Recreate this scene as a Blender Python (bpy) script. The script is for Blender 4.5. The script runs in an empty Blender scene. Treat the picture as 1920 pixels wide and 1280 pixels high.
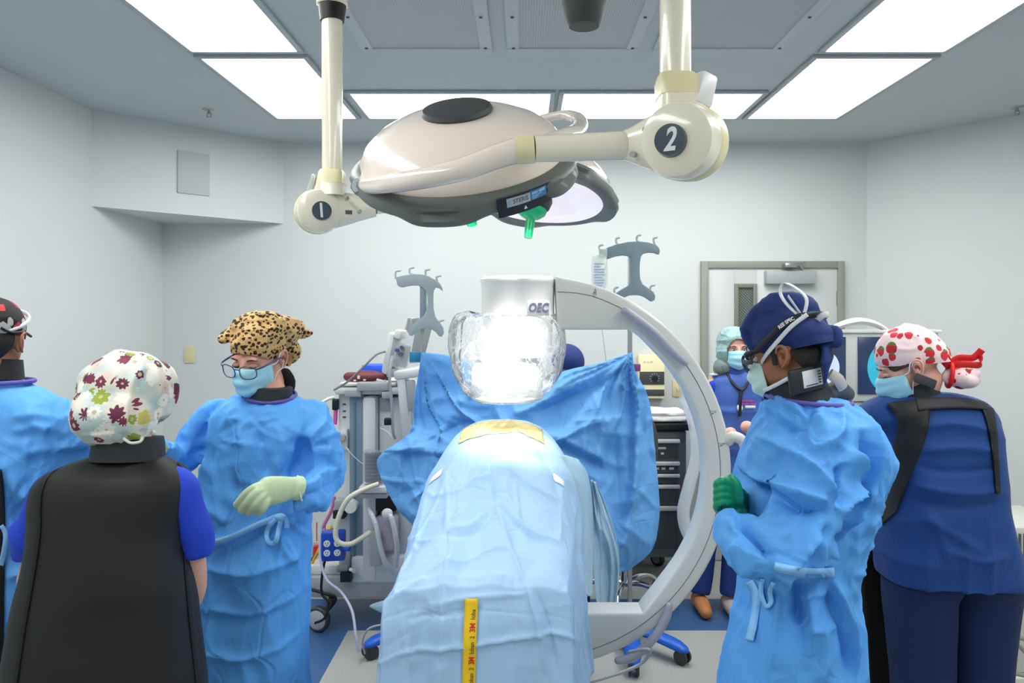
import bpy, bmesh, math, random
import numpy as np
from mathutils import Vector, Matrix, Euler
random.seed(7)
SC = bpy.context.scene
COL = SC.collection
# ------------------------------------------------------------------ camera, world, exposure
H = 1.75            # camera height
F = 1400.0          # focal length for a 1920 px wide frame
cd = bpy.data.cameras.new('camera'); cam = bpy.data.objects.new('camera', cd); COL.objects.link(cam)
cam.location = (0, 0, H); cam.rotation_euler = (math.pi/2, 0, 0)
cd.sensor_width = 36; cd.lens = 36*F/1920
cd.shift_x = -24/1920; cd.shift_y = -56/1920; cd.clip_start = 0.05
SC.camera = cam
SC.view_settings.view_transform = 'Standard'; SC.view_settings.look = 'None'
SC.view_settings.gamma = 1; SC.view_settings.use_curve_mapping = False
SC.view_settings.exposure = 0.60
W = bpy.data.worlds.new('world'); SC.world = W; W.use_nodes = True
W.node_tree.nodes['Background'].inputs[0].default_value = (0.95, 0.97, 1, 1)
W.node_tree.nodes['Background'].inputs[1].default_value = 0.3
PANEL_E = 6.6       # brightness of the ceiling light panels
SURG_W = 165.0       # watts of each surgical light head
def P(px, py, Y):
    return Vector(((px-984)/F*Y, Y, H-(py-584)/F*Y))
def lin(c):
    if isinstance(c, str):
        c = [int(c[i:i+2], 16) for i in (0, 2, 4)]
    return tuple((v/255/12.92 if v/255 <= .04045 else ((v/255+.055)/1.055)**2.4) for v in c) + (1,)
# ------------------------------------------------------------------ noise in numpy
def _h(i, j, k, s):
    n = (i.astype(np.int64)*73856093) ^ (j.astype(np.int64)*19349663) ^ (k.astype(np.int64)*83492791) ^ (s*2654435)
    n = (n ^ (n >> 13)) * 1274126177
    n = n ^ (n >> 16)
    return (n & 0xffff)/32767.5 - 1
def noise(p, s=0):
    p = np.asarray(p, float); i = np.floor(p).astype(np.int64); f = p-i
    u = f*f*f*(f*(f*6-15)+10); r = 0
    for a in (0, 1):
        for b in (0, 1):
            for c in (0, 1):
                w = (u[:, 0] if a else 1-u[:, 0])*(u[:, 1] if b else 1-u[:, 1])*(u[:, 2] if c else 1-u[:, 2])
                r = r + w*_h(i[:, 0]+a, i[:, 1]+b, i[:, 2]+c, s)
    return r
def ridge(p, s=0, k=1.0):
    return 1-np.minimum(1, np.abs(noise(p, s))*2.2)**k
def sstep(a, b, x):
    t = np.clip((x-a)/(b-a), 0, 1); return t*t*(3-2*t)
def spline(pts, n=6):
    p = [np.array(q, float) for q in pts]; out = []
    for i in range(len(p)-1):
        a = p[max(i-1, 0)]; b = p[i]; c = p[i+1]; d = p[min(i+2, len(p)-1)]
        for j in range(n):
            t = j/n
            out.append(.5*((2*b)+(c-a)*t+(2*a-5*b+4*c-d)*t*t+(-a+3*b-3*c+d)*t**3))
    out.append(p[-1]); return out
def pins(V, P_, seed=0):
    """tension folds radiating from pinch points (point, reach, amplitude, count)"""
    d = 0
    for i, (c, R, A, k) in enumerate(P_):
        u = V-np.array(c); r = np.linalg.norm(u, axis=1)+1e-6; n = u/r[:, None]
        f = ridge(n*k*.45+noise(V*3, seed+i)[:, None]*.12+7.3*i, seed+i*3+1, .8)-.5
        d = d+A*.5*f*np.exp(-(r/R)**1.6)*np.minimum(1, r/.09)
    return d
def strokes(V, N, L, ymax=99):
    """sculpt single folds: (points in x,z, width, height) pushed along the surface normal"""
    out = np.zeros(len(V)); fm = sstep(.35, -.15, N[:, 1])*(V[:, 1] < ymax)
    for pts, w, A in L:
        p = np.array(spline(pts, 5)); best = np.full(len(V), 9.); tb = np.zeros(len(V)); n = len(p)-1
        for i in range(n):
            a, b = p[i], p[i+1]; ab = b-a; q = V[:, [0, 2]]-a; t = np.clip((q@ab)/(ab@ab+1e-12), 0, 1)
            d = np.hypot(*(q-t[:, None]*ab).T); m = d < best; best[m] = d[m]; tb[m] = (i+t[m])/n
        out += 1.25*A*np.exp(-(best/w)**1.1)*np.minimum(1, np.sin(np.pi*np.clip(tb, .02, .98))*1.6)
    return out*fm
def strokes2(C, L):
    """the same on any pair of surface coordinates"""
    V = np.stack([C[:, 0], 0*C[:, 0], C[:, 1]], 1); N = np.zeros_like(V); N[:, 1] = -1
    return strokes(V, N, L)
def SK(Y, s, ox, oy, rows):
    return [([(P(ox+a*s, oy+b*s, Y).x, P(ox+a*s, oy+b*s, Y).z) for a, b in pts], w, A) for pts, w, A in rows]
# ------------------------------------------------------------------ mesh builder
class MB:
    def __init__(s): s.v = []; s.f = []
    def add(s, vs, fs):
        o = len(s.v); s.v += [tuple(float(t) for t in q) for q in vs]; s.f += [tuple(i+o for i in f) for f in fs]; return s
    def bm(s, b, M=None):
        if M is not None: bmesh.ops.transform(b, matrix=M, verts=b.verts)
        b.verts.index_update()
        s.add([q.co[:] for q in b.verts], [[q.index for q in f.verts] for f in b.faces]); b.free(); return s
    def box(s, c, d, R=None, bev=0, seg=2):
        b = bmesh.new(); bmesh.ops.create_cube(b, size=1)
        bmesh.ops.scale(b, vec=d, verts=b.verts)
        if bev: bmesh.ops.bevel(b, geom=list(b.edges), offset=min(bev, min(d)*.49), segments=seg, affect='EDGES', profile=.5)
        M = Matrix.Translation(c)
        if R is not None: M = M @ R.to_4x4()
        return s.bm(b, M)
    def bx(s, x0, x1, y0, y1, z0, z1, bev=0):
        return s.box(((x0+x1)/2, (y0+y1)/2, (z0+z1)/2), (abs(x1-x0), abs(y1-y0), abs(z1-z0)), None, bev)
    def rings(s, R, cap=True, closed=True):
        n = len(R[0]); vs = [q for r in R for q in r]; fs = []
        for i in range(len(R)-1):
            for j in range(n if closed else n-1):
                k = (j+1) % n
                fs.append((i*n+j, i*n+k, (i+1)*n+k, (i+1)*n+j))
        if cap:
            fs.append(tuple(range(n))[::-1]); fs.append(tuple((len(R)-1)*n+j for j in range(n)))
        return s.add(vs, fs)
    def tube(s, pts, r, seg=12, n=0, rnd=False, ell=None):
        """tube through points; r scalar or per-point list; ell=(up vector, ratio) flattens the section"""
        pts = [np.array(p, float) for p in pts]
        rr = [r]*len(pts) if np.isscalar(r) else list(r)
        if n:
            q = spline([list(p)+[x] for p, x in zip(pts, rr)], n); pts = [a[:3] for a in q]; rr = [a[3] for a in q]
        if rnd:
            d0 = pts[0]-pts[1]; d0 /= np.linalg.norm(d0)+1e-9; d1 = pts[-1]-pts[-2]; d1 /= np.linalg.norm(d1)+1e-9
            A = []; B = []
            for a in (88, 65, 40, 18):
                t = math.radians(a)
                A.append((pts[0]+d0*rr[0]*math.sin(t), rr[0]*math.cos(t)))
            for a in (18, 40, 65, 88):
                t = math.radians(a)
                B.append((pts[-1]+d1*rr[-1]*math.sin(t), rr[-1]*math.cos(t)))
            pts = [a[0] for a in A]+pts+[a[0] for a in B]; rr = [a[1] for a in A]+rr+[a[1] for a in B]
        R = []; T = []
        for i in range(len(pts)):
            t = pts[min(i+1, len(pts)-1)]-pts[max(i-1, 0)]; T.append(t/(np.linalg.norm(t)+1e-12))
        up = np.array([0, 0, 1.]) if abs(T[0][2]) < .9 else np.array([0, 1., 0])
        if ell is not None: up = np.array(ell[0], float)
        nrm = up-T[0]*up.dot(T[0]); nrm /= np.linalg.norm(nrm)+1e-12
        for i, p in enumerate(pts):
            if ell is not None: nrm = up-T[i]*up.dot(T[i])
            else: nrm = nrm-T[i]*nrm.dot(T[i])
            nrm = nrm/(np.linalg.norm(nrm)+1e-12); b = np.cross(T[i], nrm)
            k = ell[1] if ell is not None else 1
            R.append([p+rr[i]*(math.cos(2*math.pi*j/seg)*nrm*k+math.sin(2*math.pi*j/seg)*b) for j in range(seg)])
        return s.rings(R)
    def lathe(s, prof, o=(0, 0, 0), ax=(0, 0, 1), seg=32):
        q = Vector((0, 0, 1)).rotation_difference(Vector(ax).normalized()).to_matrix(); o = Vector(o); R = []
        for r, z in prof:
            R.append([o+q@Vector((max(r, 1e-5)*math.cos(2*math.pi*j/seg), max(r, 1e-5)*math.sin(2*math.pi*j/seg), z)) for j in range(seg)])
        return s.rings(R)
    def cyl(s, a, b, r, seg=20, r2=None):
        a = Vector(a); b = Vector(b); L = (b-a).length; r2 = r if r2 is None else r2; e = min(.1*r, .004, L*.2)
        return s.lathe([(r-e, 0), (r, e), (r2, L-e), (r2-e, L)], a, b-a, seg)
    def ell(s, c, r, R=None, nu=24, nv=14):
        rs = []
        for i in range(nv+1):
            t = math.pi*i/nv; t = min(max(t, .01), math.pi-.01)
            ring = []
            for j in range(nu):
                a = 2*math.pi*j/nu
                q = Vector((r[0]*math.sin(t)*math.cos(a), r[1]*math.sin(t)*math.sin(a), -r[2]*math.cos(t)))
                if R is not None: q = R@q
                ring.append(Vector(c)+q)
            rs.append(ring)
        return s.rings(rs)
    def prism(s, poly, M, t, bev=0):
        """2D outline in XY, thickness t along +Z, placed by matrix M"""
        b = bmesh.new(); vs = [b.verts.new((x, y, 0)) for x, y in poly]; f = b.faces.new(vs)
        r = bmesh.ops.extrude_face_region(b, geom=[f]); tv = [e for e in r['geom'] if isinstance(e, bmesh.types.BMVert)]
        bmesh.ops.translate(b, vec=(0, 0, t), verts=tv); bmesh.ops.recalc_face_normals(b, faces=b.faces)
        if bev:
            es = [e for e in b.edges if abs(e.verts[0].co.z-e.verts[1].co.z) < 1e-6]
            bmesh.ops.bevel(b, geom=es, offset=bev, segments=3, affect='EDGES', profile=.5)
        return s.bm(b, M)
    def loft(s, sec, n=5, seg=40, ex=2.3):
        """horizontal superellipse sections (x,y,z,rx,ry,angle)"""
        sec = [tuple(q)+(0,)*(6-len(q)) for q in sec]; q = spline(sec, n); R = []
        for x, y, z, rx, ry, a in q:
            ring = []
            for j in range(seg):
                t = 2*math.pi*j/seg; c, d = math.cos(t), math.sin(t)
                u = rx*math.copysign(abs(c)**(2/ex), c); w = ry*math.copysign(abs(d)**(2/ex), d)
                ring.append((x+u*math.cos(a)-w*math.sin(a), y+u*math.sin(a)+w*math.cos(a), z))
            R.append(ring)
        return s.rings(R)
    def grid(s, G):
        G = [[tuple(q) for q in r] for r in G]; n = len(G[0])
        return s.add([q for r in G for q in r], [(i*n+j, i*n+j+1, (i+1)*n+j+1, (i+1)*n+j) for i in range(len(G)-1) for j in range(n-1)])
    def xf(s, M):
        s.v = [tuple(M@Vector(q)) for q in s.v]; return s
def relax(d, fs):
    F4 = np.array([f if len(f) == 4 else tuple(f)+(f[-1],)*(4-len(f)) for f in fs]); s = np.zeros(len(d)); c = np.zeros(len(d))
    for k in range(4):
        a, b = F4[:, k], F4[:, (k+1) % 4]; np.add.at(s, a, d[b]); np.add.at(c, a, 1); np.add.at(s, b, d[a]); np.add.at(c, b, 1)
    return .6*d+.4*s/np.maximum(c, 1)
def fuse(mb, voxel=.01, smooth=3, disp=None, fac=.5, post=0):
    me = bpy.data.meshes.new('t'); me.from_pydata(mb.v, [], mb.f); me.update()
    b = bmesh.new(); b.from_mesh(me); bmesh.ops.recalc_face_normals(b, faces=b.faces); b.to_mesh(me); b.free()
    o = bpy.data.objects.new('t', me); COL.objects.link(o)
    m = o.modifiers.new('r', 'REMESH'); m.mode = 'VOXEL'; m.voxel_size = voxel; m.adaptivity = 0
    if smooth:
        k = o.modifiers.new('s', 'SMOOTH'); k.factor = fac; k.iterations = smooth
    dg = bpy.context.evaluated_depsgraph_get(); dg.update()
    ev = bpy.data.meshes.new_from_object(o.evaluated_get(dg), depsgraph=dg)
    bpy.data.objects.remove(o); bpy.data.meshes.remove(me)
    n = len(ev.vertices); V = np.empty(n*3); ev.vertices.foreach_get('co', V); V = V.reshape(-1, 3)
    N = np.empty(n*3); ev.vertex_normals.foreach_get('vector', N); N = N.reshape(-1, 3)
    fs = [tuple(p.vertices) for p in ev.polygons]; bpy.data.meshes.remove(ev)
    if disp is not None:
        d = disp(V, N)
        if d.ndim == 1:
            d = relax(d, fs)
        V = V+(N*d[:, None] if d.ndim == 1 else d)
    out = MB(); out.v = [tuple(q) for q in V]; out.f = fs; return out
ORG = {}
def empty(name, loc, label, cat, group=None):
    o = bpy.data.objects.new(name, None); COL.objects.link(o); o.location = loc; o.empty_display_size = .1
    o['label'] = label; o['category'] = cat
    if group: o['group'] = group
    ORG[o.name] = Vector(loc); return o
def obj(name, mb, m, parent=None, label=None, cat=None, group=None, kind=None, smooth=35, org=None):
    me = bpy.data.meshes.new(name)
    if parent is not None: og = ORG[parent.name]
    elif org is not None: og = Vector(org)
    else: og = Vector((0, 0, 0))
    me.from_pydata([(a-og.x, b-og.y, c-og.z) for a, b, c in mb.v], [], mb.f); me.update()
    b = bmesh.new(); b.from_mesh(me); bmesh.ops.recalc_face_normals(b, faces=b.faces); b.to_mesh(me); b.free()
    if smooth:
        me.shade_smooth()
        if smooth < 180: me.set_sharp_from_angle(angle=math.radians(smooth))
    o = bpy.data.objects.new(name, me); COL.objects.link(o)
    for q in (m if isinstance(m, (list, tuple)) else [m]): me.materials.append(q)
    if parent is not None: o.parent = parent
    else: o.location = og
    ORG[o.name] = og
    if label: o['label'] = label
    if cat: o['category'] = cat
    if group: o['group'] = group
    if kind: o['kind'] = kind
    return o
def gobj(name, G, m, parent=None, **kw):
    """a sheet of cloth: rows of points, with UVs running along the sheet"""
    q = MB().grid(G); nr, nc = len(G), len(G[0]); smooth = kw.pop('smooth', 180); us = kw.pop('uvs', (1, 1))
    if parent is None and 'org' not in kw: kw['org'] = tuple(np.mean(np.array(q.v), axis=0))
    th = kw.pop('thick', 0)
    o = obj(name, q, m, parent, smooth=0, **kw); me = o.data
    uv = me.uv_layers.new(name='UVMap')
    for l in me.loops:
        i, j = divmod(l.vertex_index, nc); uv.data[l.index].uv = (us[0]*j/(nc-1), us[1]*i/(nr-1))
    me.shade_smooth()
    if th: solid(o, th, 0)
    return o
def struct(name, mb, m, label=None):
    return obj(name, mb, m, kind='structure', label=label)
def solid(o, t, off=-1):
    k = o.modifiers.new('thickness', 'SOLIDIFY'); k.thickness = t; k.offset = off; return o
def dup(root, loc, rotz=None, label=None):
    r = root.copy(); COL.objects.link(r); r.location = loc
    if rotz is not None: r.rotation_euler = (0, 0, rotz)
    if label: r['label'] = label
    for ch in list(root.children):
        c = ch.copy(); COL.objects.link(c); c.parent = r
        for g in ch.children:
            d = g.copy(); COL.objects.link(d); d.parent = c
    return r
def text(s, size, M, extr=.0006, align='CENTER', bold=0.0, shear=0.0, sx=1.0):
    cu = bpy.data.curves.new('t', 'FONT'); cu.body = s; cu.size = size; cu.extrude = extr; cu.align_x = align; cu.align_y = 'CENTER'
    cu.offset = bold; cu.shear = shear; cu.resolution_u = 3
    o = bpy.data.objects.new('t', cu); COL.objects.link(o)
    dg = bpy.context.evaluated_depsgraph_get(); dg.update()
    me = bpy.data.meshes.new_from_object(o.evaluated_get(dg), depsgraph=dg)
    mb = MB(); S = Matrix.Diagonal((sx, 1, 1, 1))
    mb.add([tuple(M@(S@q.co)) for q in me.vertices], [tuple(p.vertices) for p in me.polygons])
    bpy.data.objects.remove(o); bpy.data.curves.remove(cu); bpy.data.meshes.remove(me); return mb
def frame(o, x, y):
    """matrix with local x, y axes along the given world directions"""
    x = Vector(x).normalized(); y = Vector(y); y = (y-x*x.dot(y)).normalized(); z = x.cross(y)
    M = Matrix((x, y, z)).transposed().to_4x4(); M.translation = Vector(o); return M
# ------------------------------------------------------------------ materials
def nt(name):
    m = bpy.data.materials.new(name); m.use_nodes = True; t = m.node_tree; return m, t, t.nodes['Principled BSDF']
def N_(t, kind, **kw):
    n = t.nodes.new(kind)
    for k, v in kw.items():
        if k.startswith('i_'):
            key = k[2:]; key = int(key) if key.isdigit() else key.replace('_', ' '); n.inputs[key].default_value = v
        else: setattr(n, k, v)
    return n
MATS = {}
def mat(name, c, rough=.5, metal=0, bump=0, bscale=40, spec=.5, coat=0, alpha=1, var=0, vscale=6, trans=0, sheen=0, emit=None, es=0, fine=0, fscale=900, stretch=None, sss=0):
    if name in MATS: return MATS[name]
    m, t, p = nt(name); c = lin(c)
    p.inputs['Base Color'].default_value = c; p.inputs['Roughness'].default_value = rough; p.inputs['Metallic'].default_value = metal
    p.inputs['Specular IOR Level'].default_value = spec; p.inputs['Coat Weight'].default_value = coat; p.inputs['Alpha'].default_value = alpha
    p.inputs['Transmission Weight'].default_value = trans; p.inputs['Sheen Weight'].default_value = sheen
    if sss:
        p.inputs['Subsurface Weight'].default_value = sss; p.inputs['Subsurface Radius'].default_value = (.6, .25, .12); p.inputs['Subsurface Scale'].default_value = .012
    if emit: p.inputs['Emission Color'].default_value = lin(emit); p.inputs['Emission Strength'].default_value = es
    co = N_(t, 'ShaderNodeTexCoord'); src = co.outputs['Object']
    if stretch:
        mp = N_(t, 'ShaderNodeMapping'); mp.inputs['Scale'].default_value = stretch; t.links.new(src, mp.inputs[0]); src = mp.outputs[0]
    if var:
        n = N_(t, 'ShaderNodeTexNoise', i_Scale=vscale, i_Detail=4.0); t.links.new(src, n.inputs['Vector'])
        mx = N_(t, 'ShaderNodeMix', data_type='RGBA'); t.links.new(n.outputs[0], mx.inputs[0])
        mx.inputs[6].default_value = tuple(max(0, q*(1-var)) for q in c[:3])+(1,); mx.inputs[7].default_value = tuple(min(1, q*(1+var)) for q in c[:3])+(1,)
        t.links.new(mx.outputs[2], p.inputs['Base Color'])
    last = None
    if bump:
        n = N_(t, 'ShaderNodeTexNoise', i_Scale=bscale, i_Detail=5.0); t.links.new(src, n.inputs['Vector'])
        b = N_(t, 'ShaderNodeBump', i_Strength=bump, i_Distance=.01); t.links.new(n.outputs[0], b.inputs['Height']); last = b
    if fine:
        n = N_(t, 'ShaderNodeTexNoise', i_Scale=fscale, i_Detail=2.0); t.links.new(src, n.inputs['Vector'])
        b = N_(t, 'ShaderNodeBump', i_Strength=fine, i_Distance=.001); t.links.new(n.outputs[0], b.inputs['Height'])
        if last: t.links.new(last.outputs[0], b.inputs['Normal'])
        last = b
    if last: t.links.new(last.outputs[0], p.inputs['Normal'])
    MATS[name] = m; return m
def gown_mat(name, c, grid=0, crease=.5, sc=7, transl=.25):
    """non-woven drape fabric: crumple creases, optional pressed fold grid, some translucency"""
    m, t, p = nt(name); c = lin(c); L = t.links.new
    p.inputs['Base Color'].default_value = c; p.inputs['Roughness'].default_value = .62; p.inputs['Specular IOR Level'].default_value = .3
    co = N_(t, 'ShaderNodeTexCoord'); src = co.outputs['Object']
    wn = N_(t, 'ShaderNodeTexNoise', i_Scale=2.5, i_Detail=2.0); L(src, wn.inputs['Vector'])
    mx = N_(t, 'ShaderNodeMix', data_type='RGBA', blend_type='ADD'); mx.inputs[0].default_value = .25; L(src, mx.inputs[6]); L(wn.outputs['Color'], mx.inputs[7])
    def crz(scale, seed, w=.1):
        mp = N_(t, 'ShaderNodeMapping'); mp.inputs['Location'].default_value = (seed, seed*2, seed*3); mp.inputs['Rotation'].default_value = (seed, seed*.7, seed*1.3); mp.inputs['Scale'].default_value = (1, 1, .55); L(mx.outputs[2], mp.inputs[0])
        v = N_(t, 'ShaderNodeTexVoronoi', feature='F1', i_Scale=scale); v.inputs['Randomness'].default_value = 1; L(mp.outputs[0], v.inputs['Vector'])
        v2 = N_(t, 'ShaderNodeTexVoronoi', feature='F2', i_Scale=scale); L(mp.outputs[0], v2.inputs['Vector'])
        s = N_(t, 'ShaderNodeMath', operation='SUBTRACT'); L(v2.outputs['Distance'], s.inputs[0]); L(v.outputs['Distance'], s.inputs[1])
        k = N_(t, 'ShaderNodeMath', operation='MINIMUM'); L(s.outputs[0], k.inputs[0]); k.inputs[1].default_value = w; return k.outputs[0], v.outputs['Distance']
    h1, d1 = crz(sc, 1.3); h2, d2 = crz(sc*2.3, 4.1)
    a = N_(t, 'ShaderNodeMath', operation='MULTIPLY_ADD'); L(h1, a.inputs[0]); a.inputs[1].default_value = 1.2; L(d1, a.inputs[2])
    a2 = N_(t, 'ShaderNodeMath', operation='MULTIPLY_ADD'); L(d2, a2.inputs[0]); a2.inputs[1].default_value = .3; L(a.outputs[0], a2.inputs[2])
    b = N_(t, 'ShaderNodeBump', i_Strength=crease, i_Distance=.045); L(a2.outputs[0], b.inputs['Height']); last = b
    if grid:
        uv = N_(t, 'ShaderNodeTexCoord'); sx = N_(t, 'ShaderNodeSeparateXYZ'); un = N_(t, 'ShaderNodeTexNoise', i_Scale=5.0, i_Detail=1.0); L(uv.outputs['UV'], un.inputs['Vector']); ua = N_(t, 'ShaderNodeVectorMath', operation='MULTIPLY_ADD'); L(un.outputs['Color'], ua.inputs[0]); ua.inputs[1].default_value = (.09, .09, .09); L(uv.outputs['UV'], ua.inputs[2]); L(ua.outputs[0], sx.inputs[0]); prev = None
        for ax in (0, 1):
            q = N_(t, 'ShaderNodeMath', operation='MULTIPLY'); L(sx.outputs[ax], q.inputs[0]); q.inputs[1].default_value = grid*math.pi
            w = N_(t, 'ShaderNodeMath', operation='SINE'); L(q.outputs[0], w.inputs[0])
            e = N_(t, 'ShaderNodeMath', operation='ABSOLUTE'); L(w.outputs[0], e.inputs[0])
            f = N_(t, 'ShaderNodeMath', operation='MINIMUM'); L(e.outputs[0], f.inputs[0]); f.inputs[1].default_value = .12
            if prev:
                g = N_(t, 'ShaderNodeMath', operation='ADD'); L(prev, g.inputs[0]); L(f.outputs[0], g.inputs[1]); prev = g.outputs[0]
            else: prev = f.outputs[0]
        b2 = N_(t, 'ShaderNodeBump', i_Strength=.55, i_Distance=.02); L(prev, b2.inputs['Height']); L(last.outputs[0], b2.inputs['Normal']); last = b2
    fn = N_(t, 'ShaderNodeTexNoise', i_Scale=500.0, i_Detail=2.0); L(src, fn.inputs['Vector'])
    b3 = N_(t, 'ShaderNodeBump', i_Strength=.1, i_Distance=.001); L(fn.outputs[0], b3.inputs['Height']); L(last.outputs[0], b3.inputs['Normal'])
    L(b3.outputs[0], p.inputs['Normal'])
    if transl:
        tr = N_(t, 'ShaderNodeBsdfTranslucent'); tr.inputs[0].default_value = c; ms = N_(t, 'ShaderNodeMixShader'); ms.inputs[0].default_value = transl
        out = t.nodes['Material Output']; L(p.outputs[0], ms.inputs[1]); L(tr.outputs[0], ms.inputs[2]); L(ms.outputs[0], out.inputs[0])
    MATS[name] = m; return m
def emis(name, c, s):
    if name in MATS: return MATS[name]
    m, t, p = nt(name); p.inputs['Base Color'].default_value = (0, 0, 0, 1); p.inputs['Emission Color'].default_value = lin(c); p.inputs['Emission Strength'].default_value = s
    MATS[name] = m; return m
M_white = mat('white_plastic', 'e9e9e6', .35, coat=.2)
M_offw = mat('off_white_plastic', 'dcdcd6', .45)
M_grey = mat('mid_grey_plastic', '9fa6ab', .45)
M_dark = mat('dark_grey_plastic', '3a3d40', .5)
M_black = mat('black_plastic', '0c0c0d', .45)
M_chrome = mat('chrome', 'd8dadc', .15, metal=1)
M_steel = mat('brushed_steel', 'b8b8b4', .35, metal=1)
M_cream = mat('cream_enamel', 'f8f0da', .22, coat=.6, spec=.6)
M_cream2 = mat('aged_cream_plastic', 'efe5b6', .35, coat=.2)
M_blue = mat('bright_blue_plastic', '0f5fd0', .4)
M_print = mat('dark_grey_print', '55585c', .6)
# ------------------------------------------------------------------ room shell
ZC = H+1.187; YB = 5.26; XL = -2.55; XR = 2.41
M_wall = mat('painted_wall', 'cfd4d3', .6, bump=.05, bscale=120, var=.02, vscale=2)
M_ceil = mat('painted_ceiling', 'bfc7c8', .7, bump=.04, bscale=150)
def floor_mat():
    m, t, p = nt('sheet_vinyl_floor'); L = t.links.new; p.inputs['Roughness'].default_value = .38
    co = N_(t, 'ShaderNodeTexCoord'); s = N_(t, 'ShaderNodeSeparateXYZ'); L(co.outputs['Object'], s.inputs[0])
    def rect(x0, x1, y0, y1):
        o = None
        for ax, lo, hi in ((0, x0, x1), (1, y0, y1)):
            for v, op in ((lo, 'GREATER_THAN'), (hi, 'LESS_THAN')):
                g = N_(t, 'ShaderNodeMath', operation=op); L(s.outputs[ax], g.inputs[0]); g.inputs[1].default_value = v
                if o is None: o = g.outputs[0]
                else:
                    k = N_(t, 'ShaderNodeMath', operation='MULTIPLY'); L(o, k.inputs[0]); L(g.outputs[0], k.inputs[1]); o = k.outputs[0]
        return o
    a = rect(-1.5, 1.9, .2, 4.55); b = rect(-.97, 1.38, .7, 4.10)
    k = N_(t, 'ShaderNodeMath', operation='SUBTRACT'); L(a, k.inputs[0]); L(b, k.inputs[1])
    n = N_(t, 'ShaderNodeTexNoise', i_Scale=260.0, i_Detail=3.0); L(co.outputs['Object'], n.inputs['Vector'])
    r = N_(t, 'ShaderNodeMapRange'); r.inputs[1].default_value = .3; r.inputs[2].default_value = .7; r.inputs[3].default_value = .72; r.inputs[4].default_value = 1.25; L(n.outputs[0], r.inputs[0])
    mx = N_(t, 'ShaderNodeMix', data_type='RGBA'); L(k.outputs[0], mx.inputs[0]); mx.inputs[6].default_value = lin('b5b6b1'); mx.inputs[7].default_value = lin('3a6496')
    m2 = N_(t, 'ShaderNodeVectorMath', operation='SCALE'); L(mx.outputs[2], m2.inputs[0]); L(r.outputs[0], m2.inputs['Scale']); L(m2.outputs[0], p.inputs['Base Color'])
    return m
struct('floor', MB().bx(-2.7, 3.5, -2.7, 5.4, -.06, 0), floor_mat())
struct('ceiling', MB().bx(-2.7, 3.5, -2.7, 5.4, ZC, ZC+.06), M_ceil)
struct('wall_back', MB().bx(-2.7, 2.5, YB, YB+.1, 0, ZC), M_wall)
struct('wall_left', MB().bx(XL-.1, XL, -2.6, 5.36, 0, ZC), M_wall)
XRR = 3.35
cx0, cy0 = XR, YB; cx1, cy1 = XRR, YB-(XRR-XR)*1.345
dv = Vector((cx1-cx0, cy1-cy0, 0)); nn = Vector((-dv.y, dv.x, 0)).normalized()*-.1
if nn.x < 0: nn = -nn
q = MB(); a = Vector((cx0, cy0, 0)); b = Vector((cx1, cy1, 0)); R0 = [a, b, b+nn, a+nn]
q.rings([R0, [p+Vector((0, 0, ZC)) for p in R0]])
struct('wall_right_angled', q, M_wall)
struct('wall_right', MB().bx(XRR, XRR+.1, -2.6, cy1+.02, 0, ZC), M_wall)
struct('wall_front', MB().bx(-2.7, 3.5, -2.7, -2.6, 0, ZC), M_wall)
# boxed-in soffit across the back left corner
q = MB(); zb = 2.37
T = [Vector((XL, 4.39, zb)), Vector((-1.70, YB, zb)), Vector((XL, YB, zb))]
q.rings([T, [p+Vector((0, 0, ZC-zb)) for p in T]])
so = struct('trim_1', q, M_wall, label='boxed soffit across the back left corner')
# access panel on the soffit
d = (T[1]-T[0]).normalized(); n = Vector((d.y, -d.x, 0))
def onsof(px, py):
    # intersection of the view ray with the soffit face
    r = Vector(((px-984)/F, 1, -(py-584)/F)); o = Vector((0, 0, H)); k = (T[0]-o).dot(n)/r.dot(n); return o+r*k
c = [onsof(332, 281), onsof(392, 290), onsof(392, 367), onsof(332, 362)]
zt = (c[0].z+c[1].z)/2; zl = (c[2].z+c[3].z)/2; x0 = (c[0]+c[3])/2; x1 = (c[1]+c[2])/2
M = frame(((x0+x1)/2).to_tuple()[:2]+((zt+zl)/2,), d, (0, 0, 1))
w = (x1-x0).length; h = zt-zl
q = MB().box((0, 0, .005), (w, h, .012), None, .003).xf(M)
obj('access_panel', q, mat('panel_paint', 'b9c0c1', .55), label='flat grey square access panel on the corner soffit', cat='panel')
# cove base along the back and left wall
M_base = mat('cove_base', 'b9bcb8', .5)
struct('baseboard_back', MB().bx(XL, XR, YB-.012, YB, 0, .13), M_base)
struct('baseboard_left', MB().bx(XL, XL+.012, -2.6, YB, 0, .13), M_base)
# ------------------------------------------------------------------ ceiling light panels
M_frame = mat('light_frame', 'aab3b7', .4)
def diff_mat(axis):
    m, t, p = nt('light_diffuser_%s' % axis); L = t.links.new
    co = N_(t, 'ShaderNodeTexCoord'); mp = N_(t, 'ShaderNodeMapping'); mp.inputs['Scale'].default_value = (9, .3, 1) if axis == 'y' else (.3, 9, 1); L(co.outputs['Object'], mp.inputs[0])
    n = N_(t, 'ShaderNodeTexNoise', i_Scale=2.2, i_Detail=3.0); L(mp.outputs[0], n.inputs['Vector'])
    r = N_(t, 'ShaderNodeMapRange'); r.inputs[1].default_value = .35; r.inputs[2].default_value = .65; r.inputs[3].default_value = .86; r.inputs[4].default_value = 1.1; L(n.outputs[0], r.inputs[0])
    k = N_(t, 'ShaderNodeMath', operation='MULTIPLY'); L(r.outputs[0], k.inputs[0]); k.inputs[1].default_value = PANEL_E
    p.inputs['Emission Color'].default_value = (.99, 1, .985, 1); L(k.outputs[0], p.inputs['Emission Strength']); p.inputs['Base Color'].default_value = (.6, .6, .6, 1)
    return m
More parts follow.
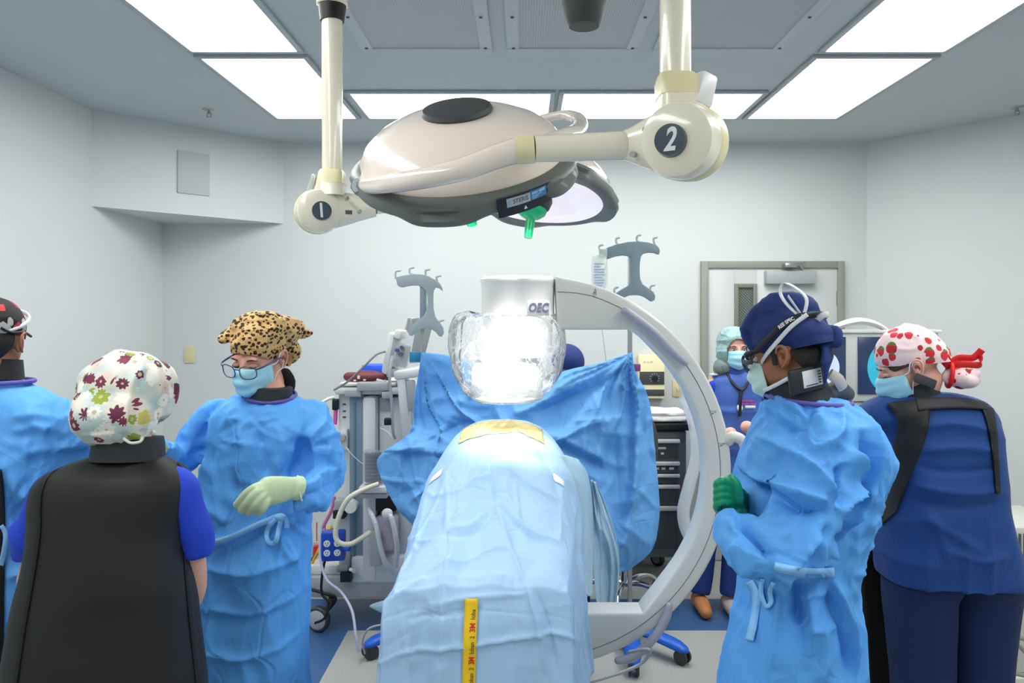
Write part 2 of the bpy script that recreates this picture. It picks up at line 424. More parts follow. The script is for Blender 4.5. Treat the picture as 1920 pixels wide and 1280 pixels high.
MD = {'x': diff_mat('x'), 'y': diff_mat('y')}
def panel(x0, x1, y0, y1, label):
    o = empty('ceiling_light', ((x0+x1)/2, (y0+y1)/2, ZC), label, 'ceiling light', 'troffer light panels in the ceiling')
    f = .028; q = MB(); zl = ZC-.016
    q.bx(x0, x1, y0, y0+f, zl, ZC, .004); q.bx(x0, x1, y1-f, y1, zl, ZC, .004); q.bx(x0, x0+f, y0+f, y1-f, zl, ZC, .004); q.bx(x1-f, x1, y0+f, y1-f, zl, ZC, .004)
    obj('frame', q, M_frame, o)
    q = MB().bx(x0+f, x1-f, y0+f, y1-f, ZC-.008, ZC-.001)
    obj('diffuser', q, MD['x' if x1-x0 > y1-y0 else 'y'], o)
panel(-1.53, -1.0, 3.44, 4.57, 'light panel in the left ceiling row, the one nearest the back wall')
panel(-1.53, -1.0, 2.27, 3.40, 'second light panel of the left ceiling row, cut by the picture top')
panel(1.33, 1.92, 3.44, 4.57, 'light panel in the right ceiling row, the one nearest the back wall')
panel(1.33, 1.92, 2.27, 3.40, 'second light panel of the right ceiling row, cut by the picture top')
panel(-.97, .165, 4.0, 4.57, 'left of the two wide light panels behind the surgical lights')
panel(.185, 1.31, 4.0, 4.57, 'right of the two wide light panels behind the surgical lights')
for xx, s in (((-1.53, -1.0), 'left'), ((1.33, 1.92), 'right')):
    for ya, yb, w_ in ((1.1, 2.23, 'third panel from the back wall'), (-.07, 1.06, 'panel above the camera'), (-1.24, -.11, 'panel farthest from the back wall')):
        panel(xx[0], xx[1], ya, yb, 'ceiling light of the %s row, %s' % (s, w_))
# perforated air diffuser panels
def perf():
    m, t, p = nt('perforated_metal'); L = t.links.new; p.inputs['Roughness'].default_value = .5
    co = N_(t, 'ShaderNodeTexCoord'); v = N_(t, 'ShaderNodeTexVoronoi', i_Scale=95.0); v.inputs['Randomness'].default_value = 0; L(co.outputs['Object'], v.inputs['Vector'])
    g = N_(t, 'ShaderNodeMath', operation='LESS_THAN'); L(v.outputs['Distance'], g.inputs[0]); g.inputs[1].default_value = .3
    mx = N_(t, 'ShaderNodeMix', data_type='RGBA'); L(g.outputs[0], mx.inputs[0]); mx.inputs[6].default_value = lin('b4babc'); mx.inputs[7].default_value = lin('70787b'); L(mx.outputs[2], p.inputs['Base Color']); return m
M_perf = perf(); M_vf = mat('diffuser_frame', 'bcc4c6', .5)
for (x0, x1, lab) in ((-.735, -.145, 'leftmost perforated air diffuser in the ceiling'), (-.08, .51, 'middle perforated air diffuser in the ceiling'), (.575, 1.165, 'rightmost perforated air diffuser in the ceiling, behind the second lamp column')):
    y0, y1 = 2.2, 3.395
    o = empty('air_diffuser', ((x0+x1)/2, (y0+y1)/2, ZC), lab, 'air vent', 'perforated air diffusers in the ceiling')
    q = MB(); f = .055
    for bxs in ((x0, x1, y0, y0+f), (x0, x1, y1-f, y1), (x0, x0+f, y0+f, y1-f), (x1-f, x1, y0+f, y1-f)): q.bx(*bxs, ZC-.014, ZC, .004)
    obj('frame', q, M_vf, o)
    obj('perforated_sheet', MB().bx(x0+f, x1-f, y0+f, y1-f, ZC-.008, ZC-.001), M_perf, o)
    for sx in (x0+.03, x1-.03):
        for sy in (y1-.07, y1-.42, y0+.3):
            obj('screw', MB().cyl((sx, sy, ZC-.018), (sx, sy, ZC-.01), .007, 10), M_print, o)
for (px, py, lab) in ((392, 205, 'small chrome sprinkler head in the ceiling above the corner soffit'), (1907, 200, 'small chrome sprinkler head in the ceiling at the far right')):
    Y = 1.187*F/(584-py); c = P(px, py, Y); c.z = ZC
    o = empty('fire_sprinkler', c, lab, 'sprinkler', 'fire sprinklers')
    obj('escutcheon', MB().lathe([(.036, 0), (.034, -.006), (.015, -.011)], c, seg=20), M_steel, o)
    q = MB().cyl(c-Vector((0, 0, .03)), c-Vector((0, 0, .005)), .008, 10); q.tube([c+Vector((-.008, 0, -.02)), c+Vector((-.014, 0, -.035)), c+Vector((0, 0, -.045)), c+Vector((.014, 0, -.035)), c+Vector((.008, 0, -.02))], .003, 6, 3)
    q.cyl(c-Vector((0, 0, .05)), c-Vector((0, 0, .046)), .016, 14); obj('sprinkler_body', q, M_steel, o)
# ------------------------------------------------------------------ door
M_dframe = mat('door_frame_paint', '8c8e86', .5)
def wx(px): return (px-984)/F*YB
def wz(py): return H-(py-584)/F*YB
x0, x1, zt = wx(1313), wx(1580), wz(490); f = wx(1326)-wx(1313)
q = MB().bx(x0, x0+f, YB-.04, YB+.01, 0, zt, .003); q.bx(x1-f, x1, YB-.04, YB+.01, 0, zt, .003); q.bx(x0+f, x1-f, YB-.04, YB+.01, zt-f, zt, .003)
dfr = struct('trim_2', q, M_dframe, label='grey-green steel frame around the door')
M_door = mat('door_paint', 'c6c9c8', .5)
wx0, wx1, wzt, wzb = wx(1375), wx(1417), wz(532), wz(690)
q = MB(); dy0, dy1 = YB-.025, YB-.002; zd = zt-f
q.bx(x0+f, wx0, dy0, dy1, .01, zd, .002); q.bx(wx1, x1-f, dy0, dy1, .01, zd, .002); q.bx(wx0, wx1, dy0, dy1, wzt, zd); q.bx(wx0, wx1, dy0, dy1, .01, wzb)
door = struct('door_1', q, M_door)
q = MB(); g = .028
for bxs in ((wx0, wx0+g, wzb, wzt), (wx1-g, wx1, wzb, wzt), (wx0+g, wx1-g, wzt-g, wzt), (wx0+g, wx1-g, wzb, wzb+g)): q.bx(bxs[0], bxs[1], dy0-.012, dy1, bxs[2], bxs[3], .003)
obj('window_frame', q, mat('vision_frame', '77786f', .5), door)
def wired():
    m, t, p = nt('wired_glass'); L = t.links.new; p.inputs['Roughness'].default_value = .12
    co = N_(t, 'ShaderNodeTexCoord'); mp = N_(t, 'ShaderNodeMapping'); mp.inputs['Rotation'].default_value = (0, .8, 0); L(co.outputs['Object'], mp.inputs[0])
    w = N_(t, 'ShaderNodeTexWave', i_Scale=22.0); L(mp.outputs[0], w.inputs['Vector'])
    mx = N_(t, 'ShaderNodeMix', data_type='RGBA'); L(w.outputs[0], mx.inputs[0]); mx.inputs[6].default_value = lin('3f4a45'); mx.inputs[7].default_value = lin('76817a'); L(mx.outputs[2], p.inputs['Base Color']); return m
obj('glass_pane', MB().bx(wx0+g, wx1-g, dy0+.004, dy0+.01, wzb+g, wzt-g), wired(), door)
q = MB()
for z in (wz(700), wz(560)): q.bx(x1-f-.008, x1-f+.004, dy0-.004, dy0+.004, z-.05, z+.05)
obj('hinge', q, M_steel, door)
o = empty('door_closer', (wx(1476), YB-.03, wz(520)), 'grey door closer with folding arm on the door top', 'door closer')
obj('body', MB().bx(wx(1430), wx(1523), dy0-.06, dy0, wz(533), wz(508), .008), mat('closer_grey', 'a3a8a9', .4), o)
q = MB().tube([(wx(1500), dy0-.03, wz(507)), (wx(1492), dy0-.04, wz(497)), (wx(1470), dy0-.08, wz(499)), (wx(1502), dy0-.05, wz(493))], .008, 8); q.bx(wx(1462), wx(1482), dy0-.09, dy0-.02, wz(503), wz(495), .004)
obj('arm', q, M_steel, o)
# wall plates
def plate(px, py, w, h, lab, toggle=True, xw=None):
    c = Vector((wx(px), YB-.004, wz(py)))
    o = empty('light_switch', c, lab, 'light switch')
    obj('cover_plate', MB().box(c, (w, .009, h), None, .003), mat('ivory_plate', 'd9cfa4', .4), o)
    if toggle: obj('toggle', MB().box(c+Vector((0, -.01, 0)), (.01, .016, .022), None, .002), M_cream2, o)
    q = MB()
    for s in (-1, 1): q.cyl(c+Vector((0, -.0045, s*h*.35)), c+Vector((0, -.006, s*h*.35)), .003, 8)
    obj('screw', q, M_steel, o)
plate(1270, 728, .072, .115, 'ivory light switch on the back wall right of the round control dial')
plate(356, 665, .075, .115, 'blank ivory wall plate near the back left corner', False)
# wall control unit
c = P(1222, 706, YB); o = empty('wall_control_unit', (c.x, YB-.05, c.z), 'cream wall control unit with dark dial panel behind the drape', 'control unit')
X0, X1 = wx(1195), wx(1243)
obj('housing', MB().bx(X0, X1, YB-.07, YB-.001, wz(745), wz(664), .006), M_cream2, o)
obj('dial_panel', MB().bx(X0+.005, X1-.004, YB-.075, YB-.068, wz(719), wz(695), .002), M_dark, o)
obj('dial', MB().cyl((wx(1224), YB-.09, wz(707)), (wx(1224), YB-.074, wz(707)), .02, 16), M_black, o)
obj('lower_panel', MB().bx(X0+.03, X1-.004, YB-.075, YB-.068, wz(740), wz(728), .002), M_dark, o)
q = MB()
for i in range(9):
    a = math.radians(-130+i*32); q.box((wx(1224)+.031*math.sin(a), YB-.076, wz(707)+.031*math.cos(a)), (.004, .002, .004))
obj('tick_marks', q, M_white, o)
q = MB()
for i in range(3): q.cyl((wx(1206+i*6), YB-.074, wz(676)), (wx(1206+i*6), YB-.069, wz(676)), .008, 12)
obj('button', q, M_offw, o)
# ------------------------------------------------------------------ surgical lights
M_dome = mat('lamp_dome_cream', 'f7e9dc', .18, coat=.7)
M_bump = mat('lamp_bumper_grey', '6b706c', .45)
M_capd = mat('lamp_cap_charcoal', '3c4142', .5, bump=.03, bscale=200)
M_badge = mat('badge_slate', '46535e', .15, coat=.8)
M_lensr = mat('lamp_reflector_glass', 'd9d2d8', .2, coat=.5, var=.12, vscale=9, metal=.0, emit='f3e6ea', es=.45)
M_green = mat('green_handle_cover', '0fd084', .25, coat=.4, emit='08c878', es=0.0)
def arc_patch(r0, a0, a1, z0, z1, t, n=14, off=0):
    q = MB(); R = []
    for i in range(n+1):
        a = a0+(a1-a0)*i/n; ring = []
        for rr, z in ((r0, z0), (r0+t, z0), (r0+t, z1), (r0, z1)):
            ring.append((rr*math.sin(a), -rr*math.cos(a), z))
        R.append(ring)
    return q.rings(R)
def lamp_head(root, C, u, roll_x, D=.285, yoke_az=-80, spotw=SURG_W, lobes=(-14, 60, 165, -100), target=(-.05, 2.9, 1.35), label=True, hub_tilt=None):
    u = Vector(u).normalized(); x = Vector(roll_x); x = (x-u*x.dot(u)).normalized(); y = u.cross(x)
    M = Matrix((x, y, u)).transposed().to_4x4(); M.translation = C; k = D/.285
    M = M@Matrix.Diagonal((k, k, k, 1))
    q = MB().lathe([(.262, -.01), (.272, .005), (.27, .03), (.252, .058), (.215, .088), (.165, .111), (.125, .122), (.09, .128), (.02, .131)], seg=72).xf(M)
    dome = obj('dome', q, M_dome, root)
    q = MB().lathe([(.02, .123), (.09, .125), (.093, .133), (.088, .143), (.05, .148), (.001, .149)], seg=48).xf(M)
    obj('top_cap', q, M_capd, root)
    R = []; n = 144
    for i in range(n):
        a = 2*math.pi*i/n; lo = 0
        for l in lobes:
            d = (math.degrees(a)-l+180) % 360-180; lo = max(lo, math.exp(-(d/19)**4))
        dent = 0
        for l in lobes:
            d = (math.degrees(a)-l+180) % 360-180; dent = max(dent, math.exp(-(d/11)**4))
        o = .018*lo; b = .012*lo
        sec = [(.262, .006), (.274, .010), (.287+o*.8, .0), (.292+o-dent*.004, -.012), (.290+o-dent*.012, -.022), (.293+o, -.032-b*.4), (.286+o, -.042-b), (.268, -.047-b*.6), (.252, -.044), (.252, -.03)]
        R.append([(r*math.sin(a), -r*math.cos(a), z) for r, z in sec])
    q = MB(); m_ = len(R[0]); vs = [p for r in R for p in r]
    q.add(vs, [(i*m_+j, i*m_+(j+1) % m_, ((i+1) % n)*m_+(j+1) % m_, ((i+1) % n)*m_+j) for i in range(n) for j in range(m_)]); q.xf(M)
    obj('bumper_ring', q, M_bump, root, smooth=60)
    q = MB().lathe([(.256, -.036), (.25, -.043), (.16, -.032), (.062, -.028), (.001, -.027)], seg=64).xf(M)
    lens = obj('lens', q, M_lensr, root)
    q = MB().lathe([(.066, -.025), (.07, -.05), (.062, -.075), (.05, -.083), (.03, -.084), (.001, -.084)], seg=40).xf(M)
    hub = obj('hub', q, M_capd, root)
    q = MB().lathe([(.052, -.078), (.055, -.086), (.05, -.1), (.032, -.114), (.017, -.12), (.0155, -.175), (.0145, -.19), (.001, -.191)], seg=28).xf(M)
    obj('handle_cover', q, M_green, root, label='green translucent handle cover')
    if label:
        q = arc_patch(.2935, math.radians(13), math.radians(43), -.052, -.004, .004).xf(M)
        lb = obj('label_strip', q, mat('label_navy', '1d2530', .4), root)
        q = arc_patch(.2975, math.radians(17.5), math.radians(30), -.03, -.008, .0006).xf(M); obj('name_plate', q, mat('label_silver', 'b9c4cc', .4), lb)
        q = arc_patch(.2975, math.radians(30), math.radians(40), -.03, -.006, .0006).xf(M); obj('model_plate', q, mat('label_blue', '3b86c6', .4), lb)
        def wrap(tb, ac, zc, r):
            tb.v = [tuple(M@Vector(((r+v[2])*math.sin(math.radians(ac)+v[0]/r), -(r+v[2])*math.cos(math.radians(ac)+v[0]/r), zc+v[1]))) for v in tb.v]; return tb
        obj('lettering', wrap(text('STERIS', .016, Matrix.Identity(4), .0003, sx=.95), 24.7, -.019, .2985), M_print, lb)
        obj('model_lettering', wrap(text('Harmony  LA500', .0085, Matrix.Identity(4), .0003, sx=.72, bold=.0003), 35, -.014, .2985), mat('white_print', 'eef2f6', .5), lb) if False else None
        q = MB()
        for j, (a0, a1, z0, z1) in enumerate(((31, 34.5, -.016, -.010), (35.2, 39, -.016, -.009), (31, 37, -.0205, -.0185), (31, 35, -.024, -.0222), (31, 34, -.0275, -.026))):
            p_ = arc_patch(.2983, math.radians(a0), math.radians(a1), z0, z1, .0004, 4); q.add(p_.v, p_.f)
        obj('small_print', q.xf(M), mat('pale_print', 'a9cdee', .5), lb)
        q = MB(); tri = arc_patch(.2977, math.radians(26.8), math.radians(27.0), -.045, -.037, .0004, 2)
        q.add([((.298)*math.sin(math.radians(a)), -(.298)*math.cos(math.radians(a)), z) for a, z in ((26.0, -.046), (28.0, -.046), (27.0, -.036))], [(0, 1, 2)])
        obj('warning_triangle', q.xf(M), mat('white_print', 'eef2f6', .5), lb)
        p_ = arc_patch(.2977, math.radians(18), math.radians(19.6), -.027, -.015, .0009, 4); obj('square_mark', p_.xf(M), mat('pale_mark', '9db9d6', .5), lb)
    # the light itself
    ld = bpy.data.lights.new('lamp_beam', 'SPOT'); ld.energy = spotw; ld.spot_size = math.radians(19); ld.spot_blend = .8; ld.shadow_soft_size = .12; ld.color = (1, .98, .94)
    lo = bpy.data.objects.new('lamp_beam', ld); COL.objects.link(lo); lo.parent = root
    wp = C-u*.12; lo.location = wp-ORG[root.name]; d = Vector(target)-wp; lo.rotation_euler = d.to_track_quat('-Z', 'Y').to_euler()
    return M, x, y, u
# --- lamp 2 (front) -------------------------------------------------
C2 = P(869, 300, 2.0)
c_ = (Vector((0, 0, H))-C2).normalized(); v_ = (Vector((0, 0, 1))-c_*c_.z).normalized(); h_ = Vector((1, 0, 0))
h_ = (h_-c_*h_.dot(c_)).normalized()
if v_.cross(h_).dot(c_) > 0: pass
u2 = (c_*.33+v_*.93-h_*.125).normalized(); x2 = h_*math.cos(math.radians(6))+v_*math.sin(math.radians(6))
r2 = empty('surgical_light', P(1266, 0, 1.65), 'large cream surgical light head in front, its arm joint badged with a 2', 'surgical light')
M2, *_ = lamp_head(r2, C2, u2, x2, spotw=SURG_W*1.1, target=(-.07, 2.8, 1.40))
def joint(root, px, py, Y, nrm, r, back, digit, shear=0):
    c = P(px, py, Y); n = Vector(nrm).normalized(); b = -n
    q = MB().lathe([(r*.02, .012), (r*.72, .012), (r*.93, .003), (r, -.018), (r, -.055)], c, n, 48)
    obj('joint_cover', q, M_cream, root)
    q = MB().lathe([(r*.99, -.053), (r*1.03, -.058), (r*1.03, -.055-back*.55), (r*.97, -.055-back*.62)], c, n, 48)
    obj('joint_band', q, M_cream2, root)
    q = MB().lathe([(r*.97, -.053-back*.62), (r*.96, -.055-back*.8), (r*.82, -.055-back*.95), (r*.5, -.055-back*1.08), (.001, -.055-back*1.1)], c, n, 48)
    obj('joint_end_cap', q, M_cream, root)
    up = Vector((0, 0, 1)); x = up.cross(n).normalized()
    bc = c+n*.0125
    return c, n, x
# joint 2
c, n, x = joint(r2, 1268, 262, 1.57, (-.48, -.87, -.12), .082, .095, '2')
bM = frame(c+n*.020+x*-.008, x, (0, 0, 1))
q = MB().lathe([(.036, -.012), (.0335, 0), (.033, .0015), (.001, .0016)], seg=40).xf(bM); bd = obj('badge', q, M_badge, r2)
obj('numeral', text('2', .068, bM@Matrix.Translation((0, -.002, .002)), .0006, bold=.0016, shear=.25, sx=.75), mat('numeral_white', 'e4e8ea', .4), bd)
a0 = P(1168, 273, 1.68); q = MB()
ax = (c-n*.04-a0)
q.tube([a0-ax.normalized()*.01, a0+ax*.12, a0+ax*.38, a0+ax*.66, a0+ax*.95], [.031, .038, .054, .068, .077], 28, 4, ell=(tuple(n), .55))
obj('arm_knuckle', q, M_cream, r2)
q = MB()
for px, py, Y in ((1210, 243, 1.62), (1186, 289, 1.63)):
    s_ = P(px, py, Y); q.cyl(s_-n*.02, s_+n*.004, .0065, 14)
obj('screw', q, M_steel, r2)
# neck and pole 2
q = MB(); b0 = P(1275, 235, 1.63)
def sqring(c, rx, ry, z, k=10):
    out = []
    for j in range(40):
        t = 2*math.pi*j/40; cc, dd = math.cos(t), math.sin(t)
        out.append((c[0]+rx*math.copysign(abs(cc)**.45, cc), c[1]+ry*math.copysign(abs(dd)**.45, dd), z))
    return out
zq = lambda py, Y: H-(py-584)/F*Y
cx = P(1266, 0, 1.65).x
q.rings([sqring((cx+.012, 1.65), .052, .055, zq(245, 1.65)), sqring((cx+.011, 1.65), .050, .053, zq(185, 1.65))]); obj('neck', q, M_cream, r2)
q = MB(); q.rings([sqring((cx+.011, 1.65), .0515, .054, zq(185, 1.65)), sqring((cx+.006, 1.65), .048, .05, zq(155, 1.65)), sqring((cx, 1.65), .038, .04, zq(143, 1.65))]); obj('neck_collar', q, M_cream2, r2)
q = MB().box((cx+.048, 1.63, zq(178, 1.65)), (.045, .06, .075), Euler((0, .25, .5)).to_matrix(), .008); obj('brake_cover', q, M_white, r2)
obj('drop_tube', MB().cyl((cx, 1.65, zq(150, 1.65)), (cx, 1.65, 2.70), .0345, 32), M_cream, r2)
# arm and yoke 2
q = MB().tube([P(1172, 273, 1.68), P(1090, 276, 1.67), P(1001, 279, 1.655)], [.033, .031, .029], 28, 3); obj('arm_tube', q, M_cream, r2)
q = MB().tube([P(1002, 279, 1.655), P(985, 280, 1.655), P(966, 282, 1.655)], [.0315, .0315, .030], 28); obj('arm_collar', q, M_cream2, r2)
q = MB().tube([P(968, 282, 1.655), P(930, 294, 1.65), P(870, 316, 1.645), P(800, 333, 1.66), P(740, 343, 1.72), P(705, 348, 1.82), P(686, 349, 1.93)], [.0285, .027, .0255, .0235, .022, .021, .021], 24, 6); obj('yoke', q, M_dome, r2)
q = MB().tube([P(1004, 272, 1.67), P(1040, 262, 1.74), P(1074, 251, 1.84), P(1088, 240, 2.0), P(1086, 224, 2.12), P(1066, 216, 2.2), P(1040, 218, 2.24), P(1000, 228, 2.27)], [.016, .02, .021, .020, .018, .015, .014, .014], 20, 5); obj('yoke', q, M_dome, r2)
pv = P(682, 349, 1.95); q = MB().cyl(pv+Vector((-.016, -.02, 0)), pv+Vector((.03, .03, 0)), .02, 24); obj('pivot_bolt', q, M_grey, r2)
q = MB().ell(P(700, 338, 1.93), (.035, .035, .03)); obj('pivot_boss', q, M_dome, r2)
# --- lamp 1 (behind) -------------------------------------------------
r1 = empty('surgical_light', P(626, 0, 2.3), 'rear surgical light with lit lens, seen from below, its arm joint badged with a 1', 'surgical light')
C1 = P(1003, 352, 2.7)
c_ = (Vector((0, 0, H))-C1).normalized(); v_ = (Vector((0, 0, 1))-c_*c_.z).normalized(); h_ = Vector((1, 0, 0)); h_ = (h_-c_*h_.dot(c_)).normalized()
u1 = (-c_*.36+v_*.92+h_*.13).normalized()
lamp_head(r1, C1, u1, h_*math.cos(.1)-v_*math.sin(.1), spotw=SURG_W*.75, target=(-.06, 2.86, 1.2), label=False, lobes=(25, 100, 190, -75))
c, n, x = joint(r1, 600, 395, 2.26, (.36, -.93, -.08), .068, .07, '1')
bM = frame(c+n*.0128+x*.004, x, (0, 0, 1))
q = MB().lathe([(.029, 0), (.0285, .0015), (.001, .0016)], seg=40).xf(bM); bd = obj('badge', q, M_badge, r1)
obj('numeral', text('1', .058, bM@Matrix.Translation((0, -.001, .002)), .0006, bold=.002, shear=-.1, sx=.75), MATS['numeral_white'], bd)
a0 = c-n*.035; e_ = P(703, 386, 2.33); q = MB()
q.tube([a0+(e_-a0)*t for t in (0, .35, .7, 1)], [.062, .054, .042, .033], 28, 4, ell=(tuple(n), .6)); obj('arm_knuckle', q, M_cream, r1)
q = MB().tube([e_, P(760, 380, 2.38), P(860, 372, 2.5), P(925, 350, 2.62), P(930, 320, 2.75)], [.026, .025, .024, .022, .02], 20, 4); obj('arm_tube', q, M_cream, r1)
q = MB().tube([P(930, 318, 2.75), P(945, 290, 2.84), P(1010, 285, 2.92), P(1075, 300, 2.9), P(1100, 325, 2.86), P(1108, 345, 2.8)], [.02, .02, .02, .02, .02, .02], 16, 4); obj('yoke', q, M_dome, r1)
q = MB()
for px, py in ((650, 374), (673, 398)):
    s_ = P(px, py, 2.27); q.cyl(s_, s_+Vector((.01, -.03, 0)), .0055, 12)
obj('screw', q, M_steel, r1)
q = MB(); s_ = P(654, 398, 2.215); q.box(s_, (.02, .003, .012), Euler((0, 0, .3)).to_matrix()); obj('maker_mark', q, M_print, r1)
cx = P(623, 0, 2.3).x
q = MB(); q.rings([sqring((cx-.008, 2.3), .048, .048, zq(368, 2.3)), sqring((cx-.003, 2.3), .04, .045, zq(345, 2.3))]); obj('neck', q, M_cream, r1)
q = MB(); q.rings([sqring((cx-.002, 2.3), .042, .046, zq(346, 2.3)), sqring((cx, 2.3), .038, .04, zq(326, 2.3)), sqring((cx, 2.3), .033, .034, zq(320, 2.3))]); obj('neck_collar', q, M_cream2, r1)
q = MB().box((cx-.052, 2.29, zq(347, 2.3)), (.02, .04, .06), Euler((0, .35, -.3)).to_matrix(), .006); obj('brake_cover', q, mat('smoked_plastic', 'b9c4bd', .15, coat=.5), r1)
obj('drop_tube', MB().cyl((cx, 2.3, zq(330, 2.3)), (cx, 2.3, zq(36, 2.3)), .031, 32), M_cream, r1)
q = MB().lathe([(.036, 0), (.042, .045), (.046, .07), (.047, .085), (.035, .09)], (cx, 2.3, zq(40, 2.3)), seg=36); obj('rubber_collar', q, M_black, r1)
obj('upper_tube', MB().cyl((cx, 2.3, zq(5, 2.3)-.01), (cx, 2.3, 2.89), .048, 32), M_cream, r1)
# --- ceiling column carrying both arms --------------------------------
cc = P(1095, 0, 1.9)
r0 = empty('lamp_mount_column', (cc.x, 1.9, ZC), 'cream ceiling column with dark ribbed end between the two lamp arms', 'ceiling mount')
obj('column', MB().cyl((cc.x, 1.9, zq(14, 1.9)), (cc.x, 1.9, ZC), .054, 36), M_cream, r0)
obj('end_cap', MB().lathe([(.002, .0), (.038, .0), (.045, .012), (.053, .045), (.058, .06), (.05, .064)], (cc.x, 1.9, zq(50, 1.9)), seg=40), M_capd, r0)
q = MB().tube([(cc.x, 1.9, 2.86), ((cc.x+cx)/2, 2.1, 2.86), (cx, 2.3, 2.86)], .04, 20, rnd=True); obj('radial_arm', q, M_cream, r0)
q = MB().tube([(cc.x, 1.9, 2.72), (P(1266, 0, 1.65).x, 1.65, 2.72)], .04, 20, rnd=True); obj('radial_arm', q, M_cream, r0)
# ------------------------------------------------------------------ C-arm
M_carm = mat('c_arm_enamel', 'd9d9d3', .35, coat=.25)
M_grip = mat('lilac_grey_grip', 'a9a8b8', .45)
YC = 2.84
ca = empty('c_arm', (P(1003, 0, YC).x+.75, YC, 0), 'white C-shaped x-ray arm curving around the draped table', 'x-ray machine')
def cpt(px, py): p = P(px, py, YC-.05); return (p.x, p.z)
cc_ = (1003, 886)
outer = [(1040, 517)]
for a in range(82, -78, -4):
    t = math.radians(a); outer.append((cc_[0]+369*math.cos(t), cc_[1]-369*math.sin(t)))
outer += [(1060, 1262), (1010, 1268), (985, 1262)]
inner = [(985, 1150), (1108, 1150), (1205, 1150)]
for a in range(-38, 46, 4):
    t = math.radians(a); inner.append((cc_[0]+322*math.cos(t), cc_[1]-322*math.sin(t)))
inner += [(1205, 632), (1185, 618), (1045, 618)]
poly = [cpt(*p) for p in outer+inner]
M = Matrix(((1, 0, 0, 0), (0, 0, 1, YC-.05), (0, 1, 0, 0), (0, 0, 0, 1)))
# proper rotation: local x->x, local y->z, local z->+y
q = MB().prism(poly, M, .12, .012)
cshape = obj('c_shape', q, M_carm, ca, smooth=40)
# groove line along the face
gl = [P(cc_[0]+348*math.cos(math.radians(a)), cc_[1]-348*math.sin(math.radians(a)), YC-.05) for a in range(72, -74, -3)]
obj('groove', MB().tube([g+Vector((0, -.0002, 0)) for g in gl], .0012, 6), M_print, cshape)
obj('groove', MB().tube([P(1045, 547, YC-.0502), P(1080, 549, YC-.0502), P(1115, 556, YC-.0502)], .0012, 6, 3), M_print, cshape)
for pts, s in (([(1170, 583), (1180, 588), (1225, 622), (1262, 660), (1285, 680)], 1), ([(1158, 1238), (1185, 1232), (1222, 1200), (1248, 1160), (1255, 1135)], 1)):
    q = MB().tube([P(x_, y_, YC-.075) for x_, y_ in pts], [.012, .016, .016, .016, .012], 16, 6, rnd=True, ell=((0, 1, 0), 1.1)); g = obj('grip_rail', q, M_grip, ca)
for px, py, an in ((1115, 548, -.2), (1336, 774, .25), (1352, 834, .1)):
    b_ = P(px, py, YC-.0515); s_ = .011
    tri = [Vector((0, .4, 0)), Vector((-.9, -.6, 0)), Vector((.9, -.6, 0))] if px < 1200 else [Vector((1.2, .5, 0)), Vector((-.9, .7, 0)), Vector((-.6, -.6, 0))]
    if px < 1200: tri = [Vector((.25, 1.3, 0)), Vector((-.6, -.8, 0)), Vector((.55, -.9, 0))]
    pts = [b_+Vector((t.x*s_*1.1, 0, t.y*s_)) for t in tri]; q = MB().tube(pts+[pts[0]], .0007, 5)
    q.box(b_+Vector((0, 0, -.002)), (.004, .001, .004)); obj('warning_triangle', q, M_print, cshape)
# tube head: upper drum with the badge, waist ring, lower housing
X0 = P(971, 0, YC).x; dz = lambda py: H-(py-584)/F*YC
hd = MB(); px1 = P(1042, 0, YC).x
def dring(z, r, sq):
    o = []
    for j in range(64):
        t = 2*math.pi*j/64; c, s = math.cos(t), math.sin(t)
        o.append((X0+r*math.copysign(abs(c)**sq, c), YC+.02+r*math.copysign(abs(s)**sq, s), z))
    return o
hd.rings([dring(dz(590), .138, .8), dring(dz(532), .140, .8), dring(dz(529), .143, .8), dring(dz(524), .143, .8), dring(dz(519), .130, .8), dring(dz(517.5), .10, .9)])
obj('tube_housing', hd, M_white, ca)
q = MB(); q.rings([dring(dz(668), .13, .9), dring(dz(592), .134, .9)]); obj('tube_lower_housing', q, M_white, ca)
X0b = X0; X0 = P(951, 0, YC).x
q = MB(); q.rings([dring(dz(672), .134, .95), dring(dz(660), .134, .95)]); obj('waist_ring', q, M_grey, ca)
q = MB(); q.rings([dring(dz(748), .132, .9), dring(dz(744), .138, .9), dring(dz(690), .135, .9), dring(dz(676), .118, .9), dring(dz(672), .115, .9)]); obj('collimator', q, M_white, ca)
q = MB(); q.rings([dring(dz(754), .1, 1), dring(dz(749), .112, 1), dring(dz(747), .112, 1)]); obj('spacer_ring', q, M_offw, ca)
X0 = X0b
# badge OEC on the front of the drum
bp = P(1009, 577, YC-.128)
q = MB().box(bp, (.08, .004, .055), Euler((0, 0, .1)).to_matrix(), .001); bdg = obj('badge', q, mat('badge_pale', 'bfc0c4', .4), ca)
obj('lettering', text('OEC', .045, frame(bp+Vector((0, -.003, 0)), (1, .1, 0), (0, 0, 1)), .0006, bold=.0012, shear=.18, sx=.8), mat('badge_letter', '62637a', .5), bdg)
# lower detector head, hidden for the most part under the drape
q = MB().lathe([(.14, .45), (.15, .46), (.15, .62), (.125, .66), (.05, .665)], (P(951, 0, YC).x, YC+.01, 0), seg=40); obj('detector', q, M_white, ca)
